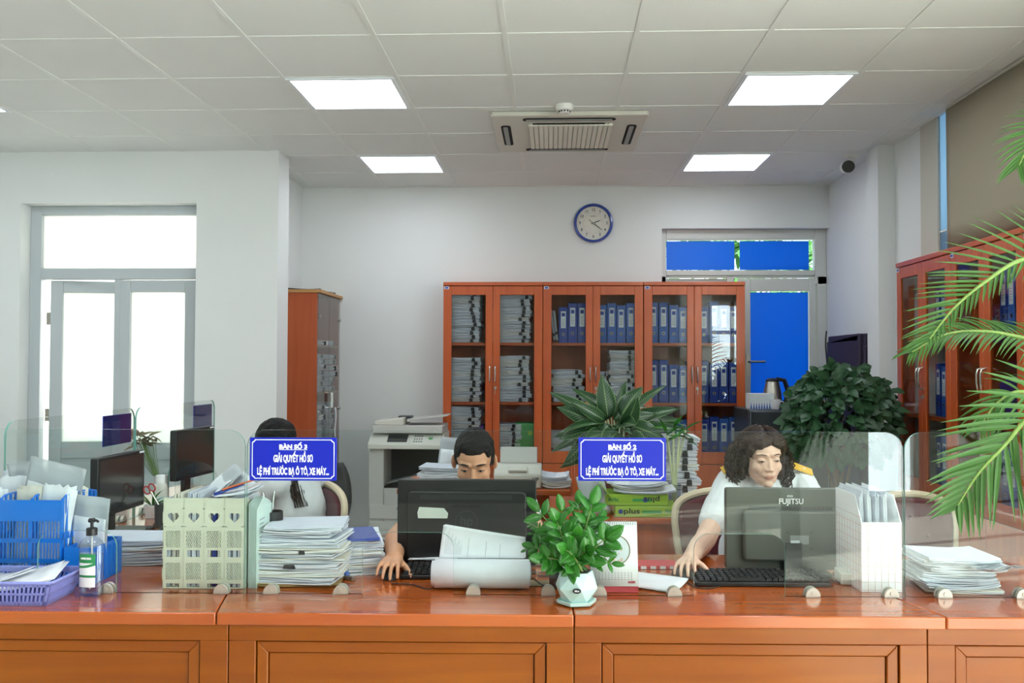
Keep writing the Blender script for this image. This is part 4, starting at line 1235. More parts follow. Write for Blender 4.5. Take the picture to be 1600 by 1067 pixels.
# rolls and tubes lying on top of the rack
sleeve('clear plastic sleeve lying over the ivory rack, on the left', (rk.x + .06, rk.y + .14, CT + RH - .03), (-.9, .3, -.9), .10, .17, 'poly2', seed=7)
sleeve('clear plastic sleeve lying over the ivory rack, in the middle', (rk.x + .15, rk.y + .13, CT + RH - .03), (-.8, .5, -.6), .10, .16, 'poly2', seed=8)
t = thing('ruler', 'orange ruler lying across the top of the ivory rack', 'ruler', (rk.x + .165, rk.y + .07, CT + RH + .018)); t.rotation_euler = (0, -.28, .35)
G().bx(0, .15, -.014, .014, 0, .003).build('blade', 'orange', t, bevel=.0008)
t = thing('folded_card', 'blue card wedged under the orange ruler', 'card', (rk.x + .155, rk.y + .05, CT + RH + .008)); t.rotation_euler = (0, -.3, .4)
G().bx(0, .09, -.012, .012, 0, .003).build('card', 'blue', t, smooth=0)
loose_paper('paper_sheet', 'loose white sheet lying on the right of the ivory rack top', (rk.x + .21, rk.y + .1, CT + RH + .002), .3, .15, .16, .03, nsheets=3, seed=12)
# pen cup with scissors behind the rack
t = thing('pen_cup', 'black mesh pen cup at the right end of the ivory rack', 'pen cup', (rk.x + RW + .035, 3.10, CT + .001))
G().lathe([(.032, 0), (.036, .1), (.036, .22), (.033, .22), (.030, .02)], n=20).build('cup', 'blackm', t)
for k, (a, b) in enumerate(((.012, -.2), (-.014, .14))):
    o = thing('pen', ['silver pen leaning right in the black pen cup', 'silver pen leaning left in the black pen cup'][k], 'pen', (rk.x + RW + .035 + a, 3.10, CT + .10)); o.rotation_euler = (.1, b, 0)
    G().tube([(0, 0, 0), (0, 0, .18), (0, 0, .195)], [.0045, .0045, .002], 8).build('barrel', 'chrome', o)
t = thing('tinted_papers', 'printed papers on the right side of the ivory rack, glass tint painted in', 'folder', (rk.x + RW + .012, rk.y + .012, CT + .001))  # stands for the rack's side; the glass's green tint is painted in
g = G()
for q in range(7): g.prism([(0, 0), (.16, 0), (.16, .25 + .004 * (q % 3)), (.07, .285), (0, .27 - .003 * q)], q * .004, q * .004 + .0015, 'yz')
s_ = g.build('sheets', 'mint', t, smooth=0)
g = G()
for q in range(9): g.bx(.0262, .0268, .03, .03 + .05 * (1 - .2 * (q % 2)), .10 + q * .014, .103 + q * .014)
g.build('print_lines', 'inkgrey', s_, smooth=0)

# ---- big heap of files left of the man
def pile(name_lab, x, y, z, seed, n, w_, d_, group, rz0=0, jit=.02, names=None, th=.012, manila_first=False, mats=(('paper', 'paper2'), ('paper2', 'paper'), ('paper3', 'paper')), shrink=0, cat='paper bundle', curl=.0):
    rr = random.Random(seed)
    for k in range(n):
        t_ = th * rr.uniform(.8, 1.25); s = 1 - shrink * k / n
        m = ('manila', 'manila') if manila_first and k == 0 else mats[rr.randrange(len(mats))]
        if manila_first and k == 0: t_ = .009
        o = bundle('document_file', w_ * s * rr.uniform(.93, 1.0), d_ * rr.uniform(.93, 1), t_, seed * 50 + k, m, n=5, curl=curl * rr.uniform(.3, 1.2))
        o.location = (x + rr.uniform(-jit, jit), y + rr.uniform(-jit * .6, jit * .6), z + .001); o.rotation_euler = (0, 0, rz0 + rr.uniform(-.14, .14))
        lab = (names(k, n) if names else name_lab)
        tag(o, lab, cat, group)
        z += t_ + .0012 + curl * .15
    return z
pos_ = ['bottom', 'second from the bottom', 'third from the bottom', 'fourth from the bottom', 'fifth from the bottom', 'sixth from the bottom', 'seventh from the bottom', 'eighth from the bottom', 'ninth from the bottom', 'tenth from the bottom', 'eleventh from the bottom', 'top', 'top', 'top']
def nm(what, where):
    def f(k, n):
        if k == n - 1: return f'{what}, topmost in {where}'
        return f'{what}, {pos_[k]}, in {where}'
    return f
pc = on(462, 918)
def nm_big(k, n): return 'brown manila envelope at the very bottom of the big white heap' if k == 0 else nm('white file', 'the big heap left of the man')(k, n)
z = pile('', pc.x + .0, 3.065, CT, 4, 11, .30, .225, 'files in the big heap', names=nm_big, manila_first=True, th=.0165, shrink=.12, jit=.014, curl=.004)
t = thing('binder_clip', 'black binder clip on the front edge of the big white heap, lower', 'clip', (pc.x - .02, 2.945, CT + .062))
G().prism([(-.02, 0), (.02, 0), (.016, .012), (-.016, .012)], -.004, .004).build('clip_body', 'blackm', t, smooth=0)
t = thing('binder_clip', 'black binder clip on the front edge of the big white heap, upper', 'clip', (pc.x + .02, 2.948, CT + .108))
G().prism([(-.01, 0), (.01, 0), (.008, .01), (-.008, .01)], -.004, .004).build('clip_body', 'blackm', t, smooth=0)
pc2 = on(548, 905)
pile('', pc2.x - .03, 3.25, CT, 6, 9, .19, .26, 'files in the small heap', names=nm('white file', 'the small heap beside the mouse hand'), th=.012, jit=.008, rz0=.25)
t = thing('notebook', 'dark blue notebook slid into the small heap of files', 'notebook', (pc2.x - .03, 3.225, CT + .119), .3)
G().bx(-.085, .085, -.12, .11, 0, .009).build('cover', 'blue', t, bevel=.001); 
# stapler
p = on(537, 903)
t = thing('stapler', 'silver and blue stapler lying left of the mouse hand', 'stapler', (p.x, p.y - .01, CT + .001), math.radians(-32))
g = G(); g.bx(-.045, .05, -.009, .009, 0, .004); g.box((0, 0, .012), (.10, .013, .006), 0, rot(y=.08)); g.build('rail', 'steel', t, bevel=.001)
g = G(); g.box((-.018, 0, .022), (.085, .018, .012), 0, rot(y=.1)); g.build('top_arm', 'blue2', t, bevel=.003)

# ---- monitors
def monitor(name, label, loc, rz, w_, h_, kind, foot=True, zb=.0):
    t = thing(name, label, 'monitor', loc, rz)
    # local: back faces -y, screen faces +y; bottom edge at zb
    z0, z1 = zb, zb + h_
    g = G(); g.prism(roundrect(-w_ / 2, w_ / 2, z0, z1, .008, 3), -.012, .022); bz = g.build('casing', 'black' if kind != 'f' else 'reflgrey', t, bevel=.003)
    g = G(); g.bx(-w_ / 2 + .014, w_ / 2 - .014, .022, .0228, z0 + .018, z1 - .014); g.build('screen', 'screen', t, smooth=0)
    g = G()
    if kind == 'h':
        g.prism(roundrect(-w_ / 2 + .035, w_ / 2 - .035, z0 + .015, z1 - .04, .02, 4), -.026, -.012); bk = g.build('back_housing', 'black', t, bevel=.005)
        g = G(); n = 64
        for k in range(n): x = -w_ / 2 + .085 + (w_ - .17) * k / n; g.bx(x, x + .0024, -.0272, -.0262, z1 - .068, z1 - .052)
        g.build('vent_slots', 'dgrey', bk, smooth=0)
        g = G(); g.prism(roundrect(-.055, .05, z1 - .098, z1 - .085, .006, 3), -.0272, -.0262); g.build('grip_slot', 'dark', bk, smooth=0)
        g = G()
        pts = [(.041 * math.cos(a * PI / 18), z0 + .155 + .041 * math.sin(a * PI / 18)) for a in range(36)]
        for i in range(36):
            a, b = pts[i], pts[(i + 1) % 36]; c1 = (a[0] * .93, z0 + .155 + (a[1] - z0 - .155) * .93); c2 = (b[0] * .93, z0 + .155 + (b[1] - z0 - .155) * .93)
            g.b.faces.new([g.b.verts.new((q[0], -.0266, q[1])) for q in (a, b, c2, c1)])
        g.build('emblem_ring', 'dgrey', bk, smooth=0)
        text('emblem', 'hp', .05, 'dgrey', bk, (0, -.0266, z0 + .158), bold=.0006, sx=.95)
        st = G().prism([(-.052, 0), (.052, 0), (.055, .018), (.04, .036), (-.048, .040), (-.055, .02)], -.0272, -.0264)
        o = st.build('paper_sticker', 'stick', t, (-.12, 0, z1 - .135), smooth=0)
        G().bx(-.16, -.135, -.0135, -.0125, z0 + .02, z0 + .042).build('small_sticker', 'label', t, smooth=0)
    if kind == 'f':
        g.prism(roundrect(-w_ / 2 + .055, w_ / 2 - .055, z0 + .035, z1 - .075, .014, 4), -.042, -.012); bk = g.build('back_housing', 'reflgrey', t, bevel=.008)
        g = G(); n = 44
        for k in range(n): x = -w_ / 2 + .08 + (w_ - .16) * k / n; g.box((x, -.0122, z1 - .068), (.0035, .001, .012), 0, rot(y=.35))
        g.build('vent_slots', 'black', bk, smooth=0)
        text('lettering', 'FUJITSU', .027, 'signwhite', t, (0, -.0132, z1 - .045), bold=.0004, target_w=.084)
        g = G()
        for s in (-1, 1):
            c_ = (s * .0052 - .004, z1 - .026); n = 16
            ring = [(c_[0] + .0048 * math.cos(a * PI / 8), c_[1] + .0034 * math.sin(a * PI / 8)) for a in range(16)]
            rin = [(c_[0] + .0030 * math.cos(a * PI / 8), c_[1] + .0019 * math.sin(a * PI / 8)) for a in range(16)]
            for i in range(16): g.b.faces.new([g.b.verts.new((q[0], -.0132, q[1])) for q in (ring[i], ring[(i + 1) % 16], rin[(i + 1) % 16], rin[i])])
        g.build('emblem', 'signwhite', t, smooth=0)
        g = G(); g.bx(-.012, .052, -.0432, -.0424, z0 + .095, z0 + .125, 0); g.bx(-.010, .02, -.0438, -.0430, z0 + .098, z0 + .108, 1); g.build('rating_label', ['midgrey', 'label'], bk, smooth=0)
        g = G()
        for sx_ in (-.02, .06):
            for sz in (.08, .135): g.lathe([(.0025, 0), (.0025, .0008)], (sx_ - .0, -.0424, z0 + sz), 10, rot=rot(x=PI / 2))
        g.build('screw', 'dark', bk)
    if kind == 's':
        g.prism(roundrect(-w_ / 2 + .05, w_ / 2 - .05, z0 + .03, z1 - .05, .02, 4), -.03, -.012); g.build('back_housing', 'black', t, bevel=.005)
        g = G(); g.bx(-w_ / 2 + .006, -w_ / 2 + .05, .0222, .0226, z1 - .012, z1 - .004); g.build('sticker', 'label', t, smooth=0)
    if foot:
        g = G(); g.bx(-.03, .03, -.045, -.02, .01, z0 + .10); g.build('stand_neck', 'black', t, bevel=.003)
        g = G(); g.prism(roundrect(-.12, .12, -.10 if kind != 's' else -.06, .09 if kind != 's' else .12, .02, 4), 0, .011, 'xy'); g.build('stand_foot', 'black', t, bevel=.003)
    return t
a = at(622, 800, Y=3.3); b = at(838, 800, Y=3.3)
mz = at(730, 750, Y=3.29).z
monitor('computer_monitor', 'black monitor seen from behind with a torn paper sticker, in front of the man', ((a.x + b.x) / 2, 3.3, CT + .001), math.radians(1), b.x - a.x, .303, 'h', zb=mz - .303 - CT)
a = at(1133, 820, Y=3.27); b = at(1337, 820, Y=3.27)
mz = at(1230, 763, Y=3.27).z
monitor('computer_monitor', 'dark grey monitor seen from behind with white lettering, in front of the uniformed woman', ((a.x + b.x) / 2, 3.27, CT + .001), math.radians(1), b.x - a.x, .282, 'f', zb=mz - .282 - CT)
monitor('computer_monitor', 'black monitor on the left side counter, nearer one, screen side visible', (-1.845, 3.86, CT), math.radians(-91), .41, .245, 's', zb=.09)
monitor('computer_monitor', 'black monitor on the left side counter, farther one with a tall dark screen', (-1.84, 4.66, CT), math.radians(-96), .40, .25, 's', zb=.14)

# ---- keyboards
def keyboard(label, loc, rz, w_=.44, d_=.15):
    t = thing('keyboard', label, 'keyboard', loc, rz)
    g = G(); g.prism([(-d_ / 2, 0), (d_ / 2, 0), (d_ / 2, .022), (-d_ / 2, .014)], -w_ / 2, w_ / 2, 'yz'); g.build('base', 'black', t, bevel=.003)
    g = G(); n = 21; kw = (w_ - .02) / n
    for r_ in range(6):
        for c_ in range(n):
            if c_ in (15, ) and r_ > 0: continue
            if r_ == 0 and 4 < c_ < 11: continue
            x = -w_ / 2 + .01 + (c_ + .5) * kw; y = -d_ / 2 + .018 + r_ * .0225
            z = .016 + (y + d_ / 2) / d_ * .008
            g.box((x, y, z + .004), (kw * .86, .0185, .009), 0, taper=.82)
        if r_ == 0: x = -w_ / 2 + .01 + 8 * kw; g.box((x, -d_ / 2 + .018, .021), (kw * 5.8, .0185, .009), 0, taper=.95)
    g.build('keys', 'blackm', t, smooth=0)
    return t
p = on(690, 903); keyboard('black keyboard partly under the paper roll, beside the man\'s mouse', (at(627, 895, Y=3.12).x + .22, 3.16, CT + .001), math.radians(2))
keyboard('black keyboard in front of the dark grey monitor on the right', (at(1086, 890, Y=3.1).x + .21, 3.115, CT + .001), math.radians(1.5))
keyboard('black keyboard on the left side counter beside the magenta folders', (-1.58, 3.80, CT + .001), math.radians(-82))

# ---- mice
def mouse(label, loc, rz, mtl='black'):
    t = thing('computer_mouse', label, 'mouse', loc, rz)
    g = G(); n = 14; rows = []
    for i in range(n + 1):
        u = i / n; y = -.030 + .095 * u
        hw_ = .027 * (1 - abs(2 * u - 1) ** 3.2) ** .5 + .0005; hh = .027 * math.sin(PI * (.12 + .80 * u)) ** .8 * (1 - abs(2 * u - 1) ** 6) + .002
        rows.append([g.b.verts.new((hw_ * math.cos(a * PI / 10), y, hh * math.sin(a * PI / 10) ** .8)) for a in range(11)])
    for i in range(n):
        for k in range(10): g.b.faces.new((rows[i][k], rows[i + 1][k], rows[i + 1][k + 1], rows[i][k + 1]))
    g.b.faces.new(rows[0]); g.b.faces.new(rows[-1][::-1])
    for i in range(n): g.b.faces.new((rows[i][0], rows[i][10], rows[i + 1][10], rows[i + 1][0]))
    g.build('shell', mtl, t, smooth=50)
    g = G().tube([(-.003, 0, 0), (.003, 0, 0)], .010, 14); g.build('wheel', 'dgrey', t, (0, .0, .014))
    return t
MP = on(612, 902); mouse('black computer mouse under the man\'s hand', (MP.x, 3.085, CT + .001), math.radians(8))
MW = on(1056, 884); mouse('dark computer mouse under the uniformed woman\'s hand', (MW.x + .005, 3.17, CT + .001), math.radians(20), 'dgrey')
def cable(label, pts, r_=.0022, mtl='black', cat='cable'):
    # smooth the path
    P = [Vector(p) for p in pts]; out = []
    for i in range(len(P) - 1):
        p0 = P[max(i - 1, 0)]; p1 = P[i]; p2 = P[i + 1]; p3 = P[min(i + 2, len(P) - 1)]
        for k in range(6):
            s = k / 6
            out.append(.5 * ((2 * p1) + (-p0 + p2) * s + (2 * p0 - 5 * p1 + 4 * p2 - p3) * s * s + (-p0 + 3 * p1 - 3 * p2 + p3) * s ** 3))
    out.append(P[-1])
    return tag(G().tube(out, r_, 6).build('cable', mtl), label, cat)
zc = CT + .0032
cable('thin black mouse cable curling from the man\'s mouse to the paper roll', [on(612, 912, zc), on(628, 912, zc), on(648, 914, zc), on(668, 920, zc), (on(690, 918, zc).x, 2.99, zc)])
cable('thin black cable looping on the counter from the woman\'s mouse', [on(1056, 893, zc), on(1072, 908, zc), on(1092, 918, zc), on(1118, 917, zc), on(1150, 907, zc), on(1180, 903, zc)])
cable('black monitor cable lying near the foot of the dark grey monitor', [on(1255, 905, zc), on(1280, 900, zc), on(1300, 908, zc), on(1330, 912, zc), on(1350, 906, zc)], .003)
cable('black cable coil behind the mint flower pot', [on(835, 905, zc), on(850, 915, zc), on(870, 912, zc), on(868, 900, zc), on(840, 900, zc)], .003)

# ---- roll of papers and curled sheets
r0, r1 = on(676, 922), on(826, 920)
t = thing('paper_roll', 'thick roll of white papers lying on the counter behind the glass opening', 'paper roll', ((r0.x + r1.x) / 2, 2.972, CT + .001), math.radians(1.5))
L_ = r1.x - r0.x
g = G(); rr = random.Random(5)
for k in range(9):
    ry = .052 - .003 * k; rz_ = .0455 - .0028 * k; x0 = -L_ / 2 + rr.uniform(-.006, .010) + (0 if k else 0); x1 = L_ / 2 + rr.uniform(-.012, .008)
    a0 = rr.uniform(-.4, .5)
    def f(u, v, ry=ry, rz_=rz_, x0=x0, x1=x1, a0=a0):
        a = a0 + u * 2 * PI * .97
        return Vector((x0 + (x1 - x0) * v, ry * math.cos(a) + (.006 * u), .0465 + rz_ * math.sin(a)))
    g.sheet(f, 36, 2, 0 if k % 2 else 1)
g.build('sheets', ['paper2', 'paper'], t, smooth=60, solid=.0007, fix=False)
t = thing('curled_pages', 'curled printed pages resting on the white paper roll against the black monitor', 'pages', ((r0.x + r1.x) / 2 - .005, 3.03, CT + .092), math.radians(3))
rr = random.Random(8)
g = G(); w1_ = .275
def page(u, v, k=0):
    # u along the length left to right, v from the bottom up
    ht = .118 - .052 * u
    x = -.135 + w1_ * u + .012 * v * (1 - u) 
    return Vector((x, -.035 + .055 * math.sin(v * 1.5) - .035 * math.cos(u * 1.2) * v + .002 * k, ht * v * (1 - .12 * v)))
for k in range(3): g.sheet(lambda u, v: page(u, v, k) + Vector((.003 * k, 0, .001 * k)), 16, 10, 0)
s_ = g.build('sheets', 'paper', t, smooth=60, solid=.0007, fix=False)
g = G()
for k in range(3):
    u0 = .33 + .17 * k + (.04 if k else 0)
    g.sheet(lambda u, v: page(u0 + .004 * u, .03 + (.62 - .05 * k) * v) + Vector((0, -.0016, 0)), 1, 8)
for k in range(14):
    u0 = .05 + .015 * k; b_ = .6 - .03 * k + .1 * (k % 3)
    g.sheet(lambda u, v: page(u0 + .003 * u, .1 + b_ * v) + Vector((0, -.0016, 0)), 1, 8)
g.build('print_lines', 'inkgrey', s_, smooth=0, fix=False)
pp = on(650, 880)
loose_paper('paper_sheet', 'white sheets lying flat between the black monitor and its keyboard', (-.42, 3.272, CT + .028), .05, .17, .05, .004, nsheets=3, seed=21)
t = thing('steel_ruler', 'metal ruler lying behind the paper roll', 'ruler', (on(838, 892).x, on(838, 892).y - .04, CT + .006), math.radians(3)); G().bx(-.07, .05, -.012, .012, 0, .002).build('blade', 'chrome', t, smooth=0)
t = thing('phone', 'small silver phone lying behind the paper roll', 'phone', (on(835, 884).x, on(835, 884).y + .02, CT + .001), math.radians(2)); G().bx(-.065, .045, -.03, .03, 0, .009).build('case', 'steel', t, bevel=.002); 
G().bx(-.06, .04, -.027, .027, .009, .0095).build('screen', 'screen', t, smooth=0)
t = thing('patterned_pad', 'leaf-patterned mat lying behind the mint pot', 'mat', (on(842, 914).x, on(842, 914).y + .02, CT + .001), .1)
g = G().prism(roundrect(-.06, .05, -.04, .04, .01, 3), 0, .002, 'xy'); g.build('mat_sheet', 'dry', t, smooth=0)

# ---- desk calendar
c0, c1 = on(923, 928), on(998, 928)
cw_ = c1.x - c0.x
t = thing('desk_calendar', 'white desk calendar with a round picture on a red base, behind the plant', 'calendar', ((c0.x + c1.x) / 2, 2.945, CT + .001), math.radians(1.8))
g = G(); g.prism([(-.005, 0), (.075, 0), (.040, .206), (.036, .206)], -cw_ / 2, cw_ / 2, 'yz'); g.build('easel', 'redbase', t, bevel=.001)
def cal(u, v, off=0): return Vector(((u - .5) * cw_, -.0065 - off + .043 * v, .020 + .196 * v))
g = G(); g.sheet(lambda u, v: cal(u, v), 2, 2); pg = g.build('page', 'signwhite', t, solid=.002, fix=False)
def caldisc(cx, cz, r0_, r1_, off, m, name, n=40, sx=1.0):
    g = G()
    for i in range(n):
        a, b = 2 * PI * i / n, 2 * PI * (i + 1) / n
        q = [(cx + r0_ * math.cos(a) * sx, cz + r0_ * math.sin(a) / 1.28), (cx + r1_ * math.cos(a) * sx, cz + r1_ * math.sin(a) / 1.28), (cx + r1_ * math.cos(b) * sx, cz + r1_ * math.sin(b) / 1.28), (cx + r0_ * math.cos(b) * sx, cz + r0_ * math.sin(b) / 1.28)]
        g.b.faces.new([g.b.verts.new(cal(u, v, off)) for u, v in q])
    return g.build(name, m, pg, smooth=0, fix=False)
caldisc(.55, .56, .001, .29, .0018, 'label', 'picture'); caldisc(.55, .56, .275, .300, .0022, 'dry', 'picture_ring')
g = G()
def fig(cx, cz, s, m):
    for (dx, dz, w2, h2, mm_) in ((0, .055, .022, .022, 1), (0, .02, .035, .04, m), (0, -.03, .05, .05, m), (-.012, -.08, .012, .05, 1), (.012, -.08, .012, .05, 1)):
        q = [(cx + (dx - w2) * s, cz + (dz - h2 * .6) * s), (cx + (dx + w2) * s, cz + (dz - h2 * .6) * s), (cx + (dx + w2 * .7) * s, cz + (dz + h2 * .6) * s), (cx + (dx - w2 * .7) * s, cz + (dz + h2 * .6) * s)]
        f = g.b.faces.new([g.b.verts.new(cal(u, v, .0026)) for u, v in q]); f.material_index = mm_
fig(.53, .68, 1.1, 0); fig(.50, .50, 1.0, 3); fig(.66, .50, 1.1, 2); fig(.60, .46, .8, 2)
g.build('picture_figures', ['red', 'skin2', 'label', 'dgrey'], pg, smooth=0, fix=False)
g = G()
for r_ in range(4):
    for c_ in range(12):
        u = .1 + c_ * .068; v = .20 - r_ * .033
        g.b.faces.new([g.b.verts.new(cal(a_, b_, .0022)) for a_, b_ in ((u, v), (u + .022, v), (u + .022, v + .012), (u, v + .012))])
g.build('date_grid', 'inkgrey', pg, smooth=0, fix=False)
tx = text('lettering', '5', .018, 'inkgrey', pg, cal(.13, .285, .0024)); tx.rotation_euler = (PI / 2 - .22, 0, 0)
tx = text('lettering', 'Hanoi', .012, 'gold', pg, cal(.26, .9, .0024)); tx.rotation_euler = (PI / 2 - .22, 0, 0); tx.name = 'script_line'
tx = text('lettering', 'AGRI', .010, 'redbase', pg, cal(.86, .065, .0024), bold=.0004); tx.rotation_euler = (PI / 2 - .22, 0, 0)
g = G()
for i in range(20):
    x = -cw_ / 2 + .006 + (cw_ - .012) * i / 19
    pts = [(x, .037 + .006 * math.cos(a * PI / 6), .212 + .007 * math.sin(a * PI / 6)) for a in range(13)]
    g.tube(pts, .0008, 4)
g.build('spiral', 'steel', t)

# ---- right of the calendar
pp = on(1020, 898)
loose_paper('paper_sheet', 'curved white sheet lying right of the desk calendar', (pp.x - .02, 3.05, CT + .001), math.radians(-28), .20, .15, .012, nsheets=3, seed=31, ax=1)
t = thing('notebook', 'red and pink patterned notebook left of the woman\'s mouse', 'notebook', (on(1018, 873).x, 3.33, CT + .001), .05); G().bx(-.075, .075, -.05, .05, 0, .012).build('cover', 'red', t, bevel=.001)
g = G()
for k in range(4): g.bx(-.06 + k * .034, -.04 + k * .034, -.0508, -.05, .001, .011)
g.build('pattern', 'label', t, smooth=0)

# adapter, rack and papers at the right
p = on(1338, 915)
t = thing('power_adapter', 'white power strip lying right of the dark grey monitor', 'power strip', (p.x, p.y + .04, CT + .001), math.radians(-4)); G().bx(-.045, .045, -.04, .06, 0, .038).build('case', 'offwhite', t, bevel=.004)
G().lathe([(.006, 0), (.006, .002)], (.022, -.04, .02), 12, rot=rot(x=PI / 2)).build('socket', 'dark', t)
q0, q1 = on(1350, 928), on(1418, 928)
t = thing('magazine_holder', 'white magazine holder with pale pink grid, standing at the woman\'s right glass end', 'magazine holder', (q0.x, 2.99, CT + .001), TH)
w_ = q1.x - q0.x - .01
g = G(); hh = .25
g.prism([(0, 0), (.24, 0), (.24, .30), (.06, .30), (0, .22)], 0, .003, 'yz', 0); g.prism([(0, 0), (.24, 0), (.24, .30), (.06, .30), (0, .22)], w_ - .003, w_, 'yz', 0)
g.bx(.003, w_ - .003, 0, .003, 0, .22); g.bx(.003, w_ - .003, .237, .24, 0, .30); g.bx(.003, w_ - .003, .003, .237, 0, .003)
hld = g.build('shell', 'signwhite', t, smooth=0)
g = G()
for k in range(7): g.bx(w_ * k / 6 - .0006, w_ * k / 6 + .0006, -.0008, 0, .0, .22)
for k in range(9): g.bx(0, w_, -.0008, 0, .005 + k * .0255, .0062 + k * .0255)
for k in range(10):
    g.bx(-.0008, 0, .0, .24, .005 + k * .0255, .0062 + k * .0255)
for k in range(9): g.bx(-.0008, 0, .02 + k * .026, .0212 + k * .026, 0, .22)
g.build('printed_grid', 'pinkline', hld, smooth=0)
for k in range(4):
    g = G()
    for q in range(3): g.bx(q * .004, q * .004 + .0018, 0, .21, 0, .29 + .01 * ((k + q) % 3))
    o = g.build('standing_papers', ['paper2', 'paper'][k % 2], None, (q0.x + .012 + k * .025, 3.015, CT + .008), smooth=0); o.rotation_euler = (0, -.03, TH)
    tag(o, f'white papers in the pink-grid magazine holder, {ORD[k]} bundle from the left', 'papers', 'papers in the magazine holder')
o = G().sheet(lambda u, v: Vector(((u - .5) * .11 , .012 * math.sin(u * 3), v * .27)), 8, 4).build('standing_page', 'pinkpaper', None, (q0.x + .052, 3.31, CT + .002), smooth=60, solid=.002, fix=False)
o.rotation_euler = (-.05, 0, .35); tag(o, 'pale pink lined page standing between the dark grey monitor and the magazine holder', 'page')
pc = on(1480, 918)
pile('', pc.x + .02, 3.08, CT, 14, 7, .24, .20, 'files behind the right glass', names=nm('white file', 'the heap behind the right glass'), th=.0145, jit=.02, curl=.008)
sleeve('clear plastic sleeve lying on the paper heap behind the right glass', (pc.x + .09, 3.03, CT + .085), (PI / 2 - .15, 0, .4), .16, .12, seed=40)

# ---- left side counter
z = pile('', -1.53, 3.33, CT, 17, 5, .30, .22, 'files in the middle heap of the left counter', names=nm('white file', 'the heap between blue crate and ivory rack'), th=.0155, jit=.02, rz0=.2, curl=.004)
for k in range(3):
    o = bundle('plastic_folder', .22, .30, .010, 300 + k, (('maroon', 'paper'), ('pinkline', 'paper2'), ('dgrey', 'paper'))[k % 3], n=3)
    o.location = (-1.64, 4.18, CT + .001 + .0115 * k); o.rotation_euler = (0, 0, -.1 + .08 * k)
    tag(o, ['dark red folder at the bottom under papers on the left counter', 'pink folder in the middle under papers on the left counter', 'dark folder under white papers on the left counter'][k], 'folder')
z = pile('', -1.62, 4.2, CT + .036, 19, 4, .24, .30, 'papers on the coloured folders', names=nm('white file', 'the heap on coloured folders, left counter'), th=.010, jit=.015, curl=.006)
pile('', -1.45, 4.62, CT, 23, 6, .26, .22, 'papers before the far left monitor', names=nm('white file', 'the heap below the far left monitor'), th=.02, jit=.03, curl=.006)
t = thing('pump_bottle', 'white plastic bottle standing left of the far left monitor', 'bottle', (-1.86, 4.33, CT + .001))
G().lathe([(.03, 0), (.032, .004), (.032, .13), (.026, .145), (.02, .15)], n=24).build('bottle_body', 'offwhite', t)
G().lathe([(.021, .15), (.021, .185), (.018, .188)], n=20).build('cap', 'signwhite', t); G().lathe([(.0325, .03), (.0325, .09)], n=24).build('label_band', 'mint', t)
t = thing('scissors', 'red-handled scissors standing in a cup on the left counter', 'scissors', (-1.72, 4.02, CT + .07)); t.rotation_euler = (0, -.5, .2)
g = G()
for s in (-1, 1):
    pts = [(s * .012 + .012 * math.cos(a * PI / 6), 0, .11 + .018 * math.sin(a * PI / 6)) for a in range(13)]; g.tube(pts, .0035, 6)
g.build('handles', 'red', t); G().tube([(0, 0, .1), (0, 0, .0)], .004, 6).build('blades', 'steel', t)
t = thing('cup', 'small dark cup holding the red-handled scissors', 'cup', (-1.72, 4.02, CT + .001)); G().lathe([(.028, 0), (.031, .10), (.028, .10), (.025, .01)], n=20).build('cup_body', 'dgrey', t)
t = thing('plastic_tag', 'small bright blue plastic tag standing before the near left monitor', 'tag', (-1.62, 3.64, CT + .001)); G().bx(-.014, .014, -.006, .006, 0, .045).build('tag_body', 'crate', t, bevel=.003)
G().tube([(0, 0, .045), (.002, 0, .06)], .002, 6).build('loop', 'black', t)
t = thing('acrylic_stand', 'clear arched acrylic leaflet stand behind the ivory rack', 'leaflet stand', (-1.72, 4.42, CT + .001), .2)
g = G(); g.prism([(-.10, 0), (.10, 0)] + [(.10 * math.cos(k * PI / 12), .15 + .09 * math.sin(k * PI / 12)) for k in range(13)], -.0025, .0025, 'xz', 0, 1); g.build('plate', ['glass', 'gedge'], t, smooth=0)
G().bx(-.10, .10, -.03, .05, 0, .004).build('base', 'glass', t, smooth=0)
# ============================================================= things behind the counter
# copier
c0 = at(576, 700, Y=6.9); c1 = at(690, 700, Y=6.9)
W_ = c1.x - c0.x; Zf = lambda py: at(630, py, Y=6.9).z
t = thing('photocopier', 'large light grey office photocopier standing left of the bookcases', 'photocopier', ((c0.x + c1.x) / 2, 6.9, 0))
hw = W_ / 2
z_cp0, z_cp1 = Zf(701), Zf(684)
g = G(); g.bx(-hw, hw, 0, .43, .04, Zf(830)); g.build('base', 'lightgrey', t, bevel=.008)
g = G()
for k in range(3):
    z = .12 + k * .12; d = G().bx(-hw + .012, hw - .012, -.012, 0, z - .05, z + .055).build('paper_drawer', 'lightgrey', t, bevel=.004)
    G().bx(-.06, .06, -.015, -.012, z + .02, z + .038).build('handle', 'midgrey', d, bevel=.002)
zb = Zf(818); zo0, zo1 = Zf(762), Zf(701)
g = G(); g.bx(-hw, -hw + .115, 0, .43, Zf(829), zo1); g.bx(-hw + .115, hw, 0, .43, Zf(829), zo0 - .005); g.bx(-hw + .115, hw, .32, .43, zo0, zo1); g.build('body', 'lightgrey', t, bevel=.008)
G().bx(-hw + .115, hw - .002, .02, .32, zo0 - .004, zo0 + .004).build('output_tray', 'black', t, smooth=0)
G().bx(-hw + .118, hw - .002, .312, .319, zo0, zo1).build('tray_back', 'dark', t, smooth=0)
o = G().box((.03, .14, zo0 + .07), (.36, .2, .006), 0, rot(y=-.25)).build('output_flap', 'midgrey', t, smooth=0)
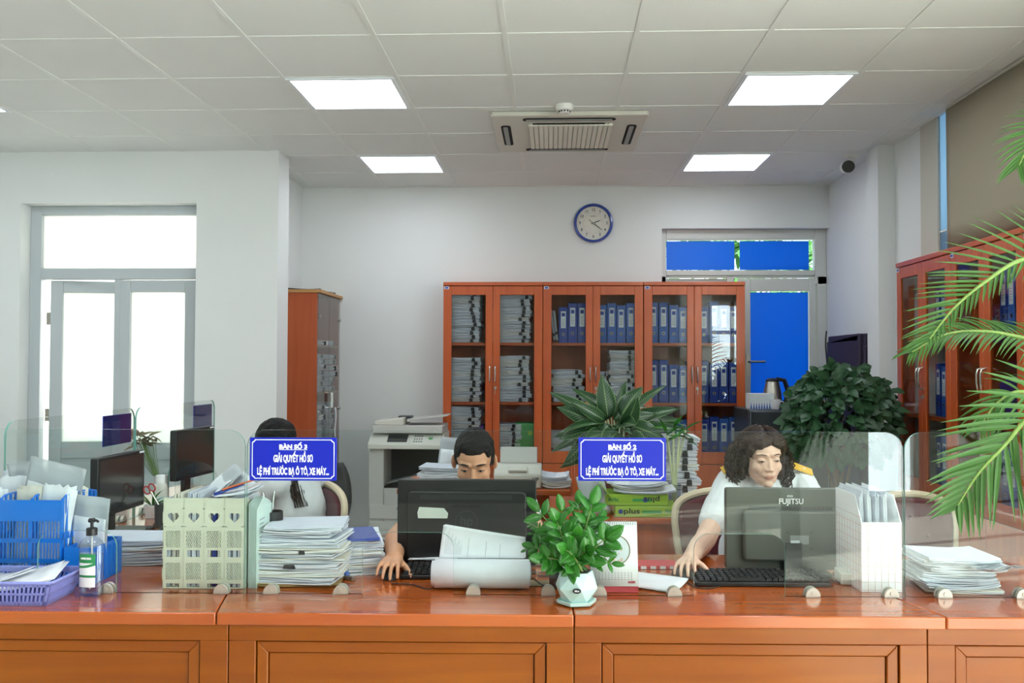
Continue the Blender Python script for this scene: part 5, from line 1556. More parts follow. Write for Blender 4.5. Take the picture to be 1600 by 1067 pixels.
g = G(); g.prism([(-.05, z_cp0), (.42, z_cp0), (.42, z_cp1 + .03), (.10, z_cp1 + .03), (-.05, z_cp0 + .035)], -hw, hw + .01, 'yz'); cp = g.build('control_panel', 'offwhite', t, bevel=.006)
sl_ = math.atan2(z_cp1 - z_cp0 - .005, .15)
def onp(x, s): return (x, -.05 + .15 * s, z_cp0 + .035 + (z_cp1 - z_cp0 - .005) * s + .002)
g = G(); g.box(onp(-.06, .5), (.15, .10, .004), 0, rot(x=sl_)); g.build('display', 'screen', cp, smooth=0)
g = G()
for i in range(4):
    for j in range(3): g.box(onp(.07 + i * .018, .25 + j * .22), (.011, .012, .005), 0, rot(x=sl_))
g.build('buttons', 'midgrey', cp, smooth=0)
G().box(onp(.19, .5), (.03, .02, .006), 0, rot(x=sl_)).build('start_button', 'green', cp, smooth=0)
zs = z_cp1 + .03
G().bx(-hw + .02, hw, .04, .42, zs, zs + .06).build('scanner_lid', 'lightgrey', t, bevel=.006)
g = G(); g.prism([(-hw + .03, zs + .06), (-.02, zs + .06), (-.02, zs + .12), (-hw + .03, zs + .09)], .06, .40, 'xz'); g.build('document_feeder', 'offwhite', t, bevel=.008)
g = G(); g.prism([(0, zs + .085), (hw + .03, zs + .13), (hw + .03, zs + .136), (0, zs + .105)], .08, .38, 'xz'); g.build('feeder_tray', 'lightgrey', t, bevel=.002)
g = G(); g.bx(-.08, .02, .16, .28, zs + .10, zs + .125); g.build('feeder_cover', 'dgrey', t, bevel=.003)
z = zs + .062

# low table in the middle with a printer
t = thing('side_table', 'brown wooden table behind the man, carrying the small printer', 'table', (-.36, 5.3, 0))
G().bx(-.53, .47, 0, .62, .722, .75).build('tabletop', 'cabh', t, bevel=.003)
for x in (-.52, .455): 
    for y in (.02, .56): G().bx(x, x + .04, y, y + .04, 0, .722).build('leg', 'cab', t, smooth=0)
G().bx(-.5, .44, .55, .565, .2, .722).build('modesty_panel', 'cab', t, smooth=0)
a, b = at(771, 760, Y=5.35), at(846, 760, Y=5.35)
t = thing('printer', 'small off-white desktop printer with raised paper tray behind the man', 'printer', ((a.x + b.x) / 2, 5.36, .751))
pw = (b.x - a.x) / 2; pz = at(808, 728, Y=5.36).z - .751
g = G(); g.prism([(0, 0), (.26, 0), (.26, pz * .95), (.06, pz), (0, pz * .62)], -pw, pw, 'yz'); g.build('body', 'offwhite', t, bevel=.01)
g = G(); g.box((0, .2, pz + .045), (pw * 1.6, .006, .10), 0, rot(x=-.35)); g.build('paper_tray', 'lightgrey', t, bevel=.004)
G().box((0, .02, pz * .82), (pw * .8, .04, .02), 0, rot(x=.5)).build('grip', 'offwhite', t, bevel=.006)
G().bx(-pw * .7, pw * .7, -.002, .0, .02, .05).build('output_slot', 'dark', t, smooth=0)
text('emblem', 'HP', .03, 'ink', t, (pw * .75, -.003, pz * .4), bold=.0005)
pile('', at(695, 745, Y=5.5).x, 5.5, .751, 31, 6, .24, .26, 'papers left of the man\'s head', names=nm('white file', 'the heap left of the man'), th=.018, jit=.02, curl=.006)
o = sleeve('white folded brochure standing behind the man\'s ear', (at(695, 735, Y=5.62).x, 5.68, .751), (0, .1, .3), .12, .27, 'poly2', 51)
pile('', at(868, 760, Y=5.4).x, 5.5, .751, 33, 4, .17, .28, 'papers right of the small printer', names=nm('white file', 'the low heap right of the small printer'), th=.012, jit=.01, curl=.02)

# second desk behind, with reams, plant and stacks
D2 = (.03, 4.36)
t = thing('office_desk', 'brown wooden desk behind the calendar, carrying the green paper reams', 'desk', (D2[0], D2[1], 0))
G().bx(-.04, .80, 0, .72, .722, .75).build('desktop', 'cabh', t, bevel=.003)
g = G(); g.bx(.28, .77, .02, .04, .05, .722); g.build('front_panel', 'cab', t, bevel=.002)
for x in (-.02, .755): G().bx(x, x + .025, .04, .70, 0, .722).build('side_panel', 'cab', t, smooth=0)
t = thing('computer_tower', 'dark grey computer case standing under the desk behind the plant', 'computer', (.12, 4.42, .30))
G().bx(-.1, .1, 0, .4, 0, .40).build('case', 'dgrey', t, bevel=.004)
G().bx(-.08, .08, -.004, 0, .25, .38).build('front_bezel', 'black', t, smooth=0); G().bx(-.03, .05, -.006, -.004, .34, .36).build('badge', 'dry', t, smooth=0)
G().bx(-.13, .13, -.01, .42, -.3, -.001).build('stand', 'blackm', t, smooth=0)
def ream(label, loc, rz, flip=False, open_=False):
    t = thing('paper_ream', label, 'paper box', loc, rz, 'green paper reams')
    G().bx(-.1485, .1485, 0, .21, 0, .052).build('wrapper', 'lime', t, bevel=.003)
    for k, (s, x, sz, w2) in enumerate((('plus', -.07, .034, .075), ('70/A4', .11, .02, .05))):
        o = text('lettering', s, sz, 'ink' if k == 0 else 'labelgreen', t, (x if not flip else -x, -.0008, .028), target_w=w2, bold=.0006)
        if flip: o.rotation_euler = (PI / 2, PI, 0)
    g = G(); g.lathe([(.011, 0), (.011, .001)], (-.122 if not flip else .04, 0, .026), 16, rot=rot(x=PI / 2)); g.build('emblem', 'blue', t)
    G().bx(-.02, .07, -.0006, 0, .018, .032).build('band', 'green', t, smooth=0)
    if open_:
        G().box((-.15, .02, .075), (.09, .2, .003), 0, rot(y=.9)).build('open_flap', 'lime', t, smooth=0)
    return t
rx = at(1010, 800, Y=4.4).x
ream('lime green paper ream, lower one, on the desk behind the calendar', (rx, 4.39, .751), 0)
ream('lime green paper ream with torn open flap, upper one', (rx - .045, 4.40, .805), math.radians(1), True, True)
pile('', rx - .02, 4.49, .859, 41, 3, .29, .2, 'papers on the green reams', names=nm('white file', 'the papers on top of the green reams'), th=.010, jit=.02, curl=.02)
o = sleeve('white sheet standing between plant and green reams', (at(935, 800, Y=4.4).x, 4.42, .752), (-.05, -.22, 0), .13, .20, 'poly2', 61)
# tall stack of grey papers behind the sign
stack(at(1052, 730, Y=4.9).x - .02, 4.88, .751, .34, 'grey-edged paper bundle in the tall stack right of the desk two sign', 'paper bundles in the tall stack on the brown desk', sx=1.0, sy=.8)
# black office chairs
def office_chair(label, loc, rz, back_h=.55):
    t = thing('office_chair', label, 'chair', loc, rz, 'black office chairs')
    G().prism(roundrect(-.24, .24, -.24, .24, .07, 5), .44, .51, 'xy').build('seat', 'blackm', t, bevel=.02)
    def f(u, v):
        hw_ = .18 * (1 - .25 * abs(2 * v - 1) ** 2.5)
        return Vector(((u - .5) * 2 * hw_, .25 + .05 * (1 - (2 * u - 1) ** 2) + .06 * v, .56 + back_h * v))
    G().sheet(f, 10, 10).build('backrest', 'blackm', t, solid=.05, fix=False)
    G().tube([(0, .2, .46), (0, .3, .48), (0, .33, .62)], .018, 8).build('back_support', 'black', t)
    G().tube([(0, 0, .44), (0, 0, .10)], .028, 12).build('pole', 'dgrey', t)
    for k in range(5):
        a = k * 2 * PI / 5
        G().tube([(0, 0, .12), (.28 * math.cos(a), .28 * math.sin(a), .075)], [.022, .014], 8).build('leg', 'black', t)
        G().ball((.28 * math.cos(a), .28 * math.sin(a), .034), .033, sub=2).build('caster', 'black', t)
    return t
office_chair('black office chair standing behind the dark-haired woman', (-1.17, 5.02, 0), math.radians(32), .33)
t = office_chair('black high-backed office chair seen sideways behind the uniformed woman', (at(1102, 720, Y=5.2).x + .12, 5.45, 0), math.radians(72), .62)

# banquet chairs
def banquet_chair(label, loc, rz):
    t = thing('banquet_chair', label, 'chair', loc, rz, 'maroon banquet chairs')
    def outl(k=1.0, dz=0):
        P = []
        for i in range(25):
            a = PI * i / 24
            P.append((-.225 * k * math.cos(a) * (1 + .06 * math.sin(a * 2) ** 2), .76 + dz + .14 * k * math.sin(a) ** .7))
        return [(-.19 * k, .52)] + [(-.215 * k, .66)] + P + [(.215 * k, .66), (.19 * k, .52)]
    O = outl()
    sp = lambda p: (p[0], .20 + .10 * (p[1] - .5), p[1])
    g = G(); pts = [sp(p) for p in O]; g.tube(pts, .017, 8); g.build('back_frame', 'gold', t)
    I = outl(.93, -.008)
    g = G(); n = len(I)
    A = [g.b.verts.new((p[0], sp(p)[1] - .022, p[1])) for p in I]; B = [g.b.verts.new((p[0], sp(p)[1] + .022, p[1])) for p in I]
    g.b.faces.new(A); g.b.faces.new(B[::-1])
    for i in range(n): j = (i + 1) % n; g.b.faces.new((A[j], A[i], B[i], B[j]))
    bk = g.build('backrest', 'maroon', t, bevel=.01)
    g = G()
    for x, z in ((-.08, .72), (.08, .72), (0, .80), (-.08, .62), (.08, .62)):
        for s in (-1, 1): g.ball((x, sp((x, z))[1] + s * .022, z), .009, 0, 1)
    g.build('tuft_button', 'maroon', bk)
    G().prism(roundrect(-.22, .22, -.22, .20, .05, 5), .42, .49, 'xy').build('seat', 'maroon', t, bevel=.015)
    for sx_ in (-1, 1):
        G().tube([(sx_ * .20, -.19, .42), (sx_ * .205, -.2, .0)], .013, 8).build('leg', 'gold', t)
        G().tube([(sx_ * .19, .20, .53), (sx_ * .19, .19, .42), (sx_ * .20, .25, 0)], .013, 8).build('leg', 'gold', t)
    return t
ch = at(520, 800, Y=4.25)
banquet_chair('maroon banquet chair with cream frame, occupied by the dark-haired woman', (-1.25, 4.20, 0), math.radians(-55))
banquet_chair('maroon banquet chair with cream frame behind the uniformed woman', (.80, 4.02, 0), math.radians(3))
banquet_chair('maroon banquet chair under the man, hidden by the black monitor', (-.33, 4.05, 0), 0)
banquet_chair('empty maroon banquet chair behind the right glass screen and palm frond', (1.62, 3.95, 0), math.radians(10))

# fridge and what stands on it
fx0 = at(1172, 700, Y=6.75).x
t = thing('mini_fridge', 'dark grey fridge with a round gold sticker before the blue door', 'fridge', (fx0, 6.75, 0))
fz = at(1220, 641, Y=6.75).z
G().bx(0, .56, .05, .58, .02, fz).build('body', 'fridge', t, bevel=.008)
dd = G().bx(0, .56, 0, .045, .03, fz - .004).build('door', 'fridge', t, bevel=.01)
g = G(); c_ = (at(1243, 688, Y=6.75).x - fx0, at(1243, 688, Y=6.75).z)
g.lathe([(.05, 0), (.05, .0015)], (c_[0], -.0005, c_[1]), 32, m=0, rot=rot(x=PI / 2)); g.lathe([(.045, .0015), (.045, .002)], (c_[0], -.0005, c_[1]), 32, m=1, rot=rot(x=PI / 2))
g.build('round_sticker', ['gold', 'blackm'], dd)
text('lettering', '30', .04, 'gold', dd, (c_[0], -.003, c_[1] + .004), bold=.001)
G().bx(.02, .045, -.02, 0, fz - .45, fz - .15).build('handle', 'dgrey', dd, bevel=.004)
t = thing('tissue_box', 'pale blue and white patterned tissue box on the fridge', 'tissue box', (at(1188, 636, Y=6.95).x, 6.9, fz + .001), .03)
G().bx(-.09, .09, 0, .12, 0, .115, 0).build('box_body', 'label', t, bevel=.002)
g = G()
for k in range(9): g.prism([(-.085 + k * .0195, .002), (-.072 + k * .0195, .002), (-.078 + k * .0195, .05)], -.001, 0)
g.build('pattern', 'blue2', t, smooth=0)
g = G()
for k in range(9): g.bx(-.084 + k * .0195, -.078 + k * .0195, -.001, 0, .055, .105)
g.build('pattern', 'mint', t, smooth=0)
kx = at(1212, 620, Y=7.08).x
t = thing('kettle', 'steel and black electric kettle on the fridge behind the white cup', 'kettle', (kx - .02, 7.1, fz + .001))
G().lathe([(.07, 0), (.072, .02), (.066, .12), (.05, .19), (.047, .2)], n=28).build('vessel', 'steel', t)
G().lathe([(.05, .2), (.05, .212), (.03, .225), (.012, .228)], n=24).build('lid', 'black', t)
G().tube([(.03, 0, .222), (.09, 0, .21), (.115, 0, .14), (.105, 0, .06), (.07, 0, .02)], [.014, .018, .018, .018, .012], 10).build('handle', 'black', t)
G().lathe([(.074, 0), (.074, .015)], n=28).build('power_base', 'black', t)
t = thing('cup', 'white ceramic cup on the fridge beside the tissue box', 'cup', (at(1213, 632, Y=6.85).x, 6.88, fz + .001))
G().lathe([(.025, 0), (.036, .03), (.04, .072), (.037, .072), (.03, .02)], n=24).build('cup_body', 'signwhite', t)
G().tube([(.036, 0, .06), (.058, 0, .055), (.058, 0, .03), (.034, 0, .022)], .005, 8).build('handle', 'signwhite', t)
t = thing('tray', 'small white tray with folded cloth on the fridge', 'tray', (at(1238, 632, Y=6.95).x, 6.95, fz + .001))
G().lathe([(.06, 0), (.075, .03), (.07, .03), (.055, .006)], n=24).build('dish', 'signwhite', t)
G().prism([(-.06, .03), (.06, .03), (.045, .048), (-.045, .048)], -.04, .04).build('cloth', 'paper', t, smooth=0)

# dark purple folded cot on the right wall, cable beside it
t = thing('covered_panel', 'tall dark purple fabric-covered panel leaning on the right wall behind the bush', 'panel', (2.19, 6.63, 0))
g = G(); g.bx(.03, .10, 0, .06, .0, 1.70); g.bx(.03, .10, .76, .82, 0, 1.66); g.prism([(0.05, .4), (.78, .4), (.80, 1.66), (.03, 1.70)], .0, .09, 'yz'); g.build('cover', 'dpurple', t, bevel=.012)
g = G(); g.tube([(.045, -.03, 1.60), (.045, .84, 1.57)], .014, 8); g.build('cross_bar', 'dpurple', t)
G().bx(.0, .10, .05, .76, 1.64, 1.70).build('top_fold', 'dpurple', t, bevel=.01)
a = at(1287, 517, Y=7.7)
cable('black cable hanging on the wall right of the blue door', [(2.27, 7.70, a.z), (2.26, 7.69, a.z - .12), (2.28, 7.70, a.z - .4), (2.26, 7.70, a.z - .6), (2.27, 7.70, .3), (2.26, 7.66, .02)], .006)
# ============================================================= plants
# ---- glossy green plant in the mint pot
p = on(900, 938)
t = thing('potted_plant', 'glossy green potted plant in a faceted mint pot before the glass', 'plant', (p.x, 2.80, CT + .001), .2)
def facet(prof, n, off=0, c=(0, 0, 0)):
    g = G(); rings = []
    for i, (r_, z) in enumerate(prof):
        o = (PI / n) * (i % 2) + off
        rings.append([g.b.verts.new((r_ * math.cos(2 * PI * k / n + o), r_ * math.sin(2 * PI * k / n + o), z)) for k in range(n)])
    for i in range(len(rings) - 1):
        for k in range(n):
            a, b = rings[i][k], rings[i][(k + 1) % n]
            if i % 2 == 0: c1, c2 = rings[i + 1][k], rings[i + 1][(k - 1) % n]; g.b.faces.new((a, b, c1)); g.b.faces.new((c2, a, c1)) 
            else: c1, c2 = rings[i + 1][k], rings[i + 1][(k + 1) % n]; g.b.faces.new((a, b, c2)); g.b.faces.new((c1, a, c2))
    g.b.faces.new(rings[0][::-1]); g.b.faces.new(rings[-1]); return g
facet([(.045, .010), (.066, .052), (.050, .098)], 6).build('pot', 'pot', t, smooth=0, bevel=.0015)
G().lathe([(.048, 0), (.061, .004), (.062, .014), (.058, .014), (.052, .010)], n=6).build('saucer', 'pot', t, smooth=0, bevel=.001)
G().lathe([(.045, .0985), (.044, .100)], n=6).build('soil', 'soil', t, smooth=0)
g = G(); g.prism([(.013 * math.cos(a * PI / 10), .052 + .0075 * math.sin(a * PI / 10)) for a in range(20)], -.0640, -.0565); o = g.build('oval_label', 'blackm', t, smooth=0); o.rotation_euler = (0, 0, -.2)
text('lettering', 'Mira', .0075, 'signwhite', o, (0, -.0646, .052), bold=.0002)
rr = random.Random(12)
def zz(t, base, tip, pairs, ln, wd, seed, bend_=.03, mtl='zz'):
    rr = random.Random(seed); base, tip = Vector(base), Vector(tip)
    mid = (base + tip) / 2 + Vector((0, 0, bend_)); pts = []
    for i in range(13):
        s = i / 12; pts.append(base * (1 - s) ** 2 + mid * 2 * s * (1 - s) + tip * s * s)
    G().tube(pts, [.0042 - .0026 * i / 12 for i in range(13)], 6).build('stem', 'trunk', t)
    g = G()
    for k in range(pairs):
        s = .30 + .66 * k / max(1, pairs - 1); i = min(11, int(s * 12)); d = (pts[i + 1] - pts[i]).normalized()
        ax_ = d.cross(Vector((0, -1, .3))).normalized()
        for sd in (-1, 1):
            dd_ = (d * .55 + ax_ * sd * .85 + Vector((0, -.25, rr.uniform(-.1, .25)))).normalized()
            addleaf(g, pts[i], dd_, ln * rr.uniform(.85, 1.15) * (1 - .25 * abs(s - .6)), wd * rr.uniform(.72, .95), rr, 0, .12, .25, 7, shape=lambda u: math.sin(PI * u ** .9) ** .7, roll=rr.uniform(-.5, .5) + sd * .2, up=(0, -1, .35))
    addleaf(g, pts[-1], d, ln, wd, rr, 0, .1, .25, 7, shape=lambda u: math.sin(PI * u ** .9) ** .7, up=(0, -1, .3), roll=0)
    g.build('leaves', mtl, t, solid=.0008, fix=False)
q = t.location; Ri = Matrix.Rotation(-.2, 3, 'Z')
def rel(px, py, Y): return Ri @ (at(px, py, Y=Y) - q)
for k, (px, py, Y, n_, l_, w_) in enumerate(((925, 790, 2.80, 4, .066, .036), (843, 800, 2.82, 4, .062, .030), (878, 800, 2.76, 4, .058, .028), (912, 815, 2.86, 4, .055, .028), (946, 842, 2.78, 3, .070, .042),
        (852, 872, 2.74, 4, .058, .034), (890, 885, 2.70, 3, .060, .036), (955, 880, 2.80, 3, .042, .018), (900, 838, 2.72, 4, .056, .032), (865, 835, 2.85, 4, .055, .028), (935, 815, 2.88, 3, .055, .026), (885, 860, 2.70, 4, .058, .036), (915, 862, 2.72, 4, .056, .036), (835, 855, 2.84, 5, .046, .024), (905, 790, 2.84, 4, .05, .028), (870, 815, 2.72, 4, .054, .032))):
    zz(t, (rr.uniform(-.02, .02), rr.uniform(-.02, .02), .098), rel(px, py, Y), n_, l_, w_, 100 + k, .02)
# small ferny plant in a black cup behind the glass
p = on(878, 912)
t = thing('potted_plant', 'small fine-leaved plant in a black cup behind the mint pot', 'plant', (p.x - .005, 3.01, CT + .001))
G().lathe([(.036, 0), (.044, .12), (.041, .12), (.033, .01)], n=24).build('pot', 'blackm', t)
G().lathe([(.04, .108), (.039, .112)], n=20).build('soil', 'soil', t)
for k, (dx, dz) in enumerate(((-.10, .20), (-.07, .16), (-.11, .12), (-.03, .22), (.03, .2), (.05, .16), (-.09, .165))):
    zz(t, (rr.uniform(-.01, .01), rr.uniform(-.01, .01), .11), (dx, rr.uniform(-.04, .04), dz), 9, .022, .010, 200 + k, .03)

# ---- big striped-leaf plant behind the desk two sign
ac = at(965, 668, Y=4.88)
t = thing('potted_plant', 'large dark plant with pale-veined broad leaves, rising behind the desk two sign', 'plant', (ac.x, 4.84, .751))
G().lathe([(.09, 0), (.12, .20), (.125, .21), (.11, .21), (.10, .18)], n=28).build('pot', 'terracotta', t)
G().lathe([(.108, .185), (.1, .19)], n=24).build('soil', 'soil', t)
q = t.location
lfs = [  # base px,py -> tip px,py, Y of the tip, width
 ((950, 655), (942, 592), 4.80, .085), ((965, 655), (968, 594), 4.95, .07), ((955, 652), (898, 610), 4.85, .075), ((948, 650), (915, 635), 5.0, .06),
 ((970, 650), (1000, 612), 4.75, .085), ((972, 655), (1042, 604), 4.9, .05), ((945, 660), (862, 634), 4.75, .06), ((942, 665), (880, 655), 4.7, .085),
 ((950, 672), (890, 690), 4.65, .095), ((968, 665), (982, 668), 4.6, .085), ((975, 668), (1000, 648), 4.62, .08), ((978, 665), (1060, 645), 4.85, .08),
 ((985, 670), (1070, 668), 4.9, .07), ((990, 672), (1072, 680), 4.75, .06), ((940, 672), (872, 712), 4.8, .06), ((935, 670), (905, 725), 4.68, .08),
 ((965, 675), (950, 705), 4.6, .09), ((980, 680), (1000, 710), 4.65, .09), ((960, 660), (1010, 632), 5.0, .08), ((945, 655), (925, 612), 5.0, .07),
 ((985, 665), (1025, 690), 4.7, .08), ((950, 680), (925, 690), 4.6, .085), ((955, 690), (895, 745), 4.75, .06), ((975, 690), (1035, 730), 4.8, .05), ((1000, 690), (1050, 705), 5.0, .06)] + [((955 + dx * .15, 660 + dy * .1), (960 + dx, 665 + dy), 4.65 + .02 * j, .07) for j, (dx, dy) in enumerate(((-75, 10), (-60, -20), (-45, 30), (-20, 25), (15, 35), (40, 20), (62, -5), (80, 25), (30, -35), (-30, -38), (-85, 35), (55, 40), (95, 5), (-10, 40)))]
rr = random.Random(4)
g = G(); gs = G()
for k, (b_, t_, Y, wd) in enumerate(lfs):
    B = at(*b_, Y=4.84 + (Y - 4.84) * .3) - q; T = at(*t_, Y=Y) - q
    d = T - B; ln = d.length
    gs.tube([(rr.uniform(-.03, .03), rr.uniform(-.03, .03), .18), (B.x * .6, B.y * .6, max(.25, B.z * .65)), tuple(B)], [.006, .005, .004], 6)
    addleaf(g, B, d + Vector((0, 0, .30 * ln)), ln * 1.05, wd * (1.22 if k < 25 else 1.0), rr, 0, .30 + .1 * rr.random(), .22, 10, shape=lambda u: math.sin(PI * min(1, u ** .72)) ** .8, roll=rr.uniform(-.55, .55), up=(rr.uniform(-.3, .3), -.75, .55))
g.build('leaves', 'agla', t, solid=.001, fix=False); gs.build('stems', 'palestem', t)
# tall bamboo-like stems right of it
ac = at(1056, 720, Y=4.72)
t = thing('lucky_bamboo', 'slender green bamboo stems rising right of the desk two sign', 'plant', (ac.x - .01, 4.70, .751))
G().lathe([(.03, 0), (.035, .12), (.032, .12), (.028, .01)], n=20).build('vase', 'bottle', t)
gs = G(); g = G(); rr = random.Random(6)
for k in range(4):
    x0 = rr.uniform(-.012, .012); tx = -.045 + .03 * k; h = .36 + .03 * (k % 2)
    pts = [(x0, 0, .01), (x0 * .5 + tx * .4, .0, h * .5), (tx + .01, 0, h)]
    gs.tube(pts, .006, 8)
    for j in range(5): addleaf(g, pts[-1], (rr.uniform(-1, 1), rr.uniform(-.8, .5), rr.uniform(-.2, 1)), .11, .022, rr, 0, .3, .2, 6)
gs.build('stems', 'palestem', t); g.build('leaves', 'zz', t, fix=False)

# ---- dark bush at the right
bc = at(1318, 640, Y=5.75)
t = thing('potted_bush', 'dense dark green bushy plant between fridge and right bookcases', 'plant', (bc.x, 5.85, 0))
G().lathe([(.14, 0), (.19, .36), (.2, .38), (.175, .38), (.16, .34)], n=28).build('pot', 'pot', t)
G().lathe([(.172, .345), (.17, .35)], n=24).build('soil', 'soil', t)
gs = G(); g = G(); rr = random.Random(21)
for k in range(9):
    a = rr.uniform(0, 2 * PI); r_ = rr.uniform(.03, .2)
    gs.tube([(rr.uniform(-.04, .04), rr.uniform(-.04, .04), .34), (r_ * .3 * math.cos(a), r_ * .3 * math.sin(a), .7), (r_ * math.cos(a), r_ * math.sin(a), 1.1)], [.012, .009, .005], 6)
gs.build('trunk', 'bark', t)
for k in range(1150):
    th = rr.uniform(0, 2 * PI); ph = math.acos(rr.uniform(-.75, 1)); rad = rr.uniform(.72, 1.0) ** .6
    dx, dy, dz = math.sin(ph) * math.cos(th), math.sin(ph) * math.sin(th), math.cos(ph)
    wx = .30 + .045 * math.sin(th * 3 + 1)
    p = Vector((dx * wx * rad, dy * .27 * rad, 1.14 + dz * (.32 if dz > 0 else .36) * rad))
    if dz < .2: p.x *= 1.08
    d = Vector((dx * .8 + rr.gauss(0, .35), dy * .8 + rr.gauss(0, .35), -.35 + dz * .5 + rr.gauss(0, .3)))
    addleaf(g, p, d, rr.uniform(.06, .085), rr.uniform(.046, .060), rr, 0, .25, .2, 5, shape=lambda u: math.sin(PI * min(1, u ** .7)) ** .7, up=(rr.uniform(-.4, .4), -.9, .55))
for (px, py) in ((1238, 615), (1395, 610), (1402, 640), (1268, 590), (1380, 598), (1250, 650), (1398, 672), (1300, 572), (1345, 575)):
    T = at(px, py, Y=5.75) - t.location; B = Vector((T.x * .6, T.y * .4, 1.14 + (T.z - 1.14) * .55))
    for j in range(9):
        s = j / 8; p = B.lerp(T, s)
        addleaf(g, p, (T - B).normalized() + Vector((rr.gauss(0, .6), rr.gauss(0, .5), rr.gauss(-.2, .4))), .07, .05, rr, 0, .3, .3, 5, up=(0, -.9, .5))
g.build('foliage', 'bush', t, fix=False)

# ---- dried arrangement and spiky plant on the left counter
dp = at(222, 700, Y=4.5)
t = thing('dried_bouquet', 'brown dried flower bouquet on the left counter behind the near monitor', 'bouquet', (-1.97 + .05, 4.47, CT))
G().lathe([(.03, 0), (.04, .08), (.03, .15), (.034, .17), (.03, .17), (.025, .1)], n=20).build('vase', 'lightgrey', t)
g = G(); gs = G(); rr = random.Random(14)
T = at(222, 690, Y=4.47) - t.location
for k in range(26):
    e = T + Vector((rr.gauss(0, .03), rr.gauss(0, .025), rr.gauss(0, .02)))
    gs.tube([(0, 0, .12), tuple(e * .7 + Vector((0, 0, .02))), tuple(e)], .0015, 4)
    addleaf(g, e, (rr.uniform(-.4, 1), rr.uniform(-1, .4), rr.uniform(-.3, .6)), .07, .03, rr, 0, .2, .4, 4)
g.build('dried_flowers', 'dry', t, fix=False); gs.build('stems', 'trunk', t)
g = G()
for k in range(12): addleaf(g, T + Vector((-.05 + rr.gauss(0, .015), 0, .02 + rr.gauss(0, .012))), (rr.uniform(-1, .2), rr.uniform(-1, 0), rr.uniform(0, 1)), .055, .05, rr, 0, .3, .5, 4)
g.build('pink_petals', 'pinkfl', t, fix=False)
t = thing('potted_plant', 'spiky green plant in a white pot on the left counter between the monitors', 'plant', (-1.86, 4.30 - .06, CT + .001))
G().lathe([(.028, 0), (.036, .06), (.033, .06), (.026, .01)], n=20).build('pot', 'signwhite', t)
g = G(); rr = random.Random(15)
for k in range(14):
    a = rr.uniform(0, 2 * PI); addleaf(g, (0, 0, .05), (math.cos(a) * .7, math.sin(a) * .7, rr.uniform(.5, 1.4)), rr.uniform(.11, .17), .012, rr, 0, .55, .3, 7)
g.build('leaves', 'zz', t, fix=False)

# ---- palm at the right front
t = thing('palm_plant', 'tall green palm with long feathery fronds at the right picture edge', 'plant', (1.98, 2.28, 0))
G().lathe([(.17, 0), (.23, .42), (.24, .44), (.21, .44), (.20, .40)], n=32).build('pot', 'terracotta', t)
G().lathe([(.205, .40), (.2, .41)], n=28).build('soil', 'soil', t)
q = t.location
def frond(pts, n, l0, ldir, seed, droop=.5, wd=.017, spread=1.0, tipf=.35, asym=(1, 1), fold=0):
    """pts: world points of the midrib, base to tip; leaflets on both sides"""
    rr = random.Random(seed); P = [Vector(p) - q for p in pts]; out = []
    for i in range(len(P) - 1):
        p0 = P[max(i - 1, 0)]; p1 = P[i]; p2 = P[i + 1]; p3 = P[min(i + 2, len(P) - 1)]
        for k in range(10):
            s = k / 10
            out.append(.5 * ((2 * p1) + (-p0 + p2) * s + (2 * p0 - 5 * p1 + 4 * p2 - p3) * s * s + (-p0 + 3 * p1 - 3 * p2 + p3) * s ** 3))
    out.append(P[-1]); N = len(out)
    fr_ = G().tube(out, [.0095 * (1 - i / N) + .0018 for i in range(N)], 7).build('frond_rib', 'palmrib', t)
    g = G()
    up = Vector(ldir).normalized()
    for k in range(n):
        s = .16 + .84 * k / (n - 1); f_ = s * (N - 1); i = min(N - 2, int(f_)); p = out[i].lerp(out[i + 1], f_ - i); d = (out[i + 1] - out[i]).normalized()
        side = d.cross(up).normalized(); nr = side.cross(d)
        ln = l0 * (math.sin(PI * min(1, (.16 + .84 * s)) ** 1.1) ** .6 * (1 - tipf * s)) + .05
        for sd in (-1, 1):
            ang = .95 - .45 * s + rr.uniform(-.06, .06)
            dd_ = d * math.cos(ang) + side * sd * math.sin(ang) * spread + nr * (.18 + fold) + Vector((rr.gauss(0, .03), rr.gauss(0, .03), rr.gauss(0, .03)))
            L2 = ln * rr.uniform(.92, 1.05) * asym[0 if sd < 0 else 1]
            # leaflet with gravity droop
            dd_.normalize(); sd_v = dd_.cross(nr).normalized()
            rows = []; nu = 7
            for a in range(nu + 1):
                u = a / nu
                c_ = p + dd_ * L2 * u + Vector((0, 0, -droop * L2 * u * u))
                wv = wd * .5 * (min(1, .35 + u * 4) * (1 - u ** 2.2) + .03)
                rows.append((g.b.verts.new(c_ - sd_v * wv), g.b.verts.new(c_ - nr * wv * .35), g.b.verts.new(c_ + sd_v * wv)))
            for a in range(nu):
                for b in (0, 1):
                    f = g.b.faces.new((rows[a][b], rows[a + 1][b], rows[a + 1][b + 1], rows[a][b + 1])); f.smooth = True
                    for lp, (aa, bb) in zip(f.loops, ((a, b), (a + 1, b), (a + 1, b + 1), (a, b + 1))): lp[g.uv].uv = (aa / nu, bb / 2)
    g.build('leaflets', 'palm', fr_, fix=False)
base = Vector((1.98, 2.28, .42))
def fp(*l): return [at(px, py, Y=Y) for px, py, Y in l]
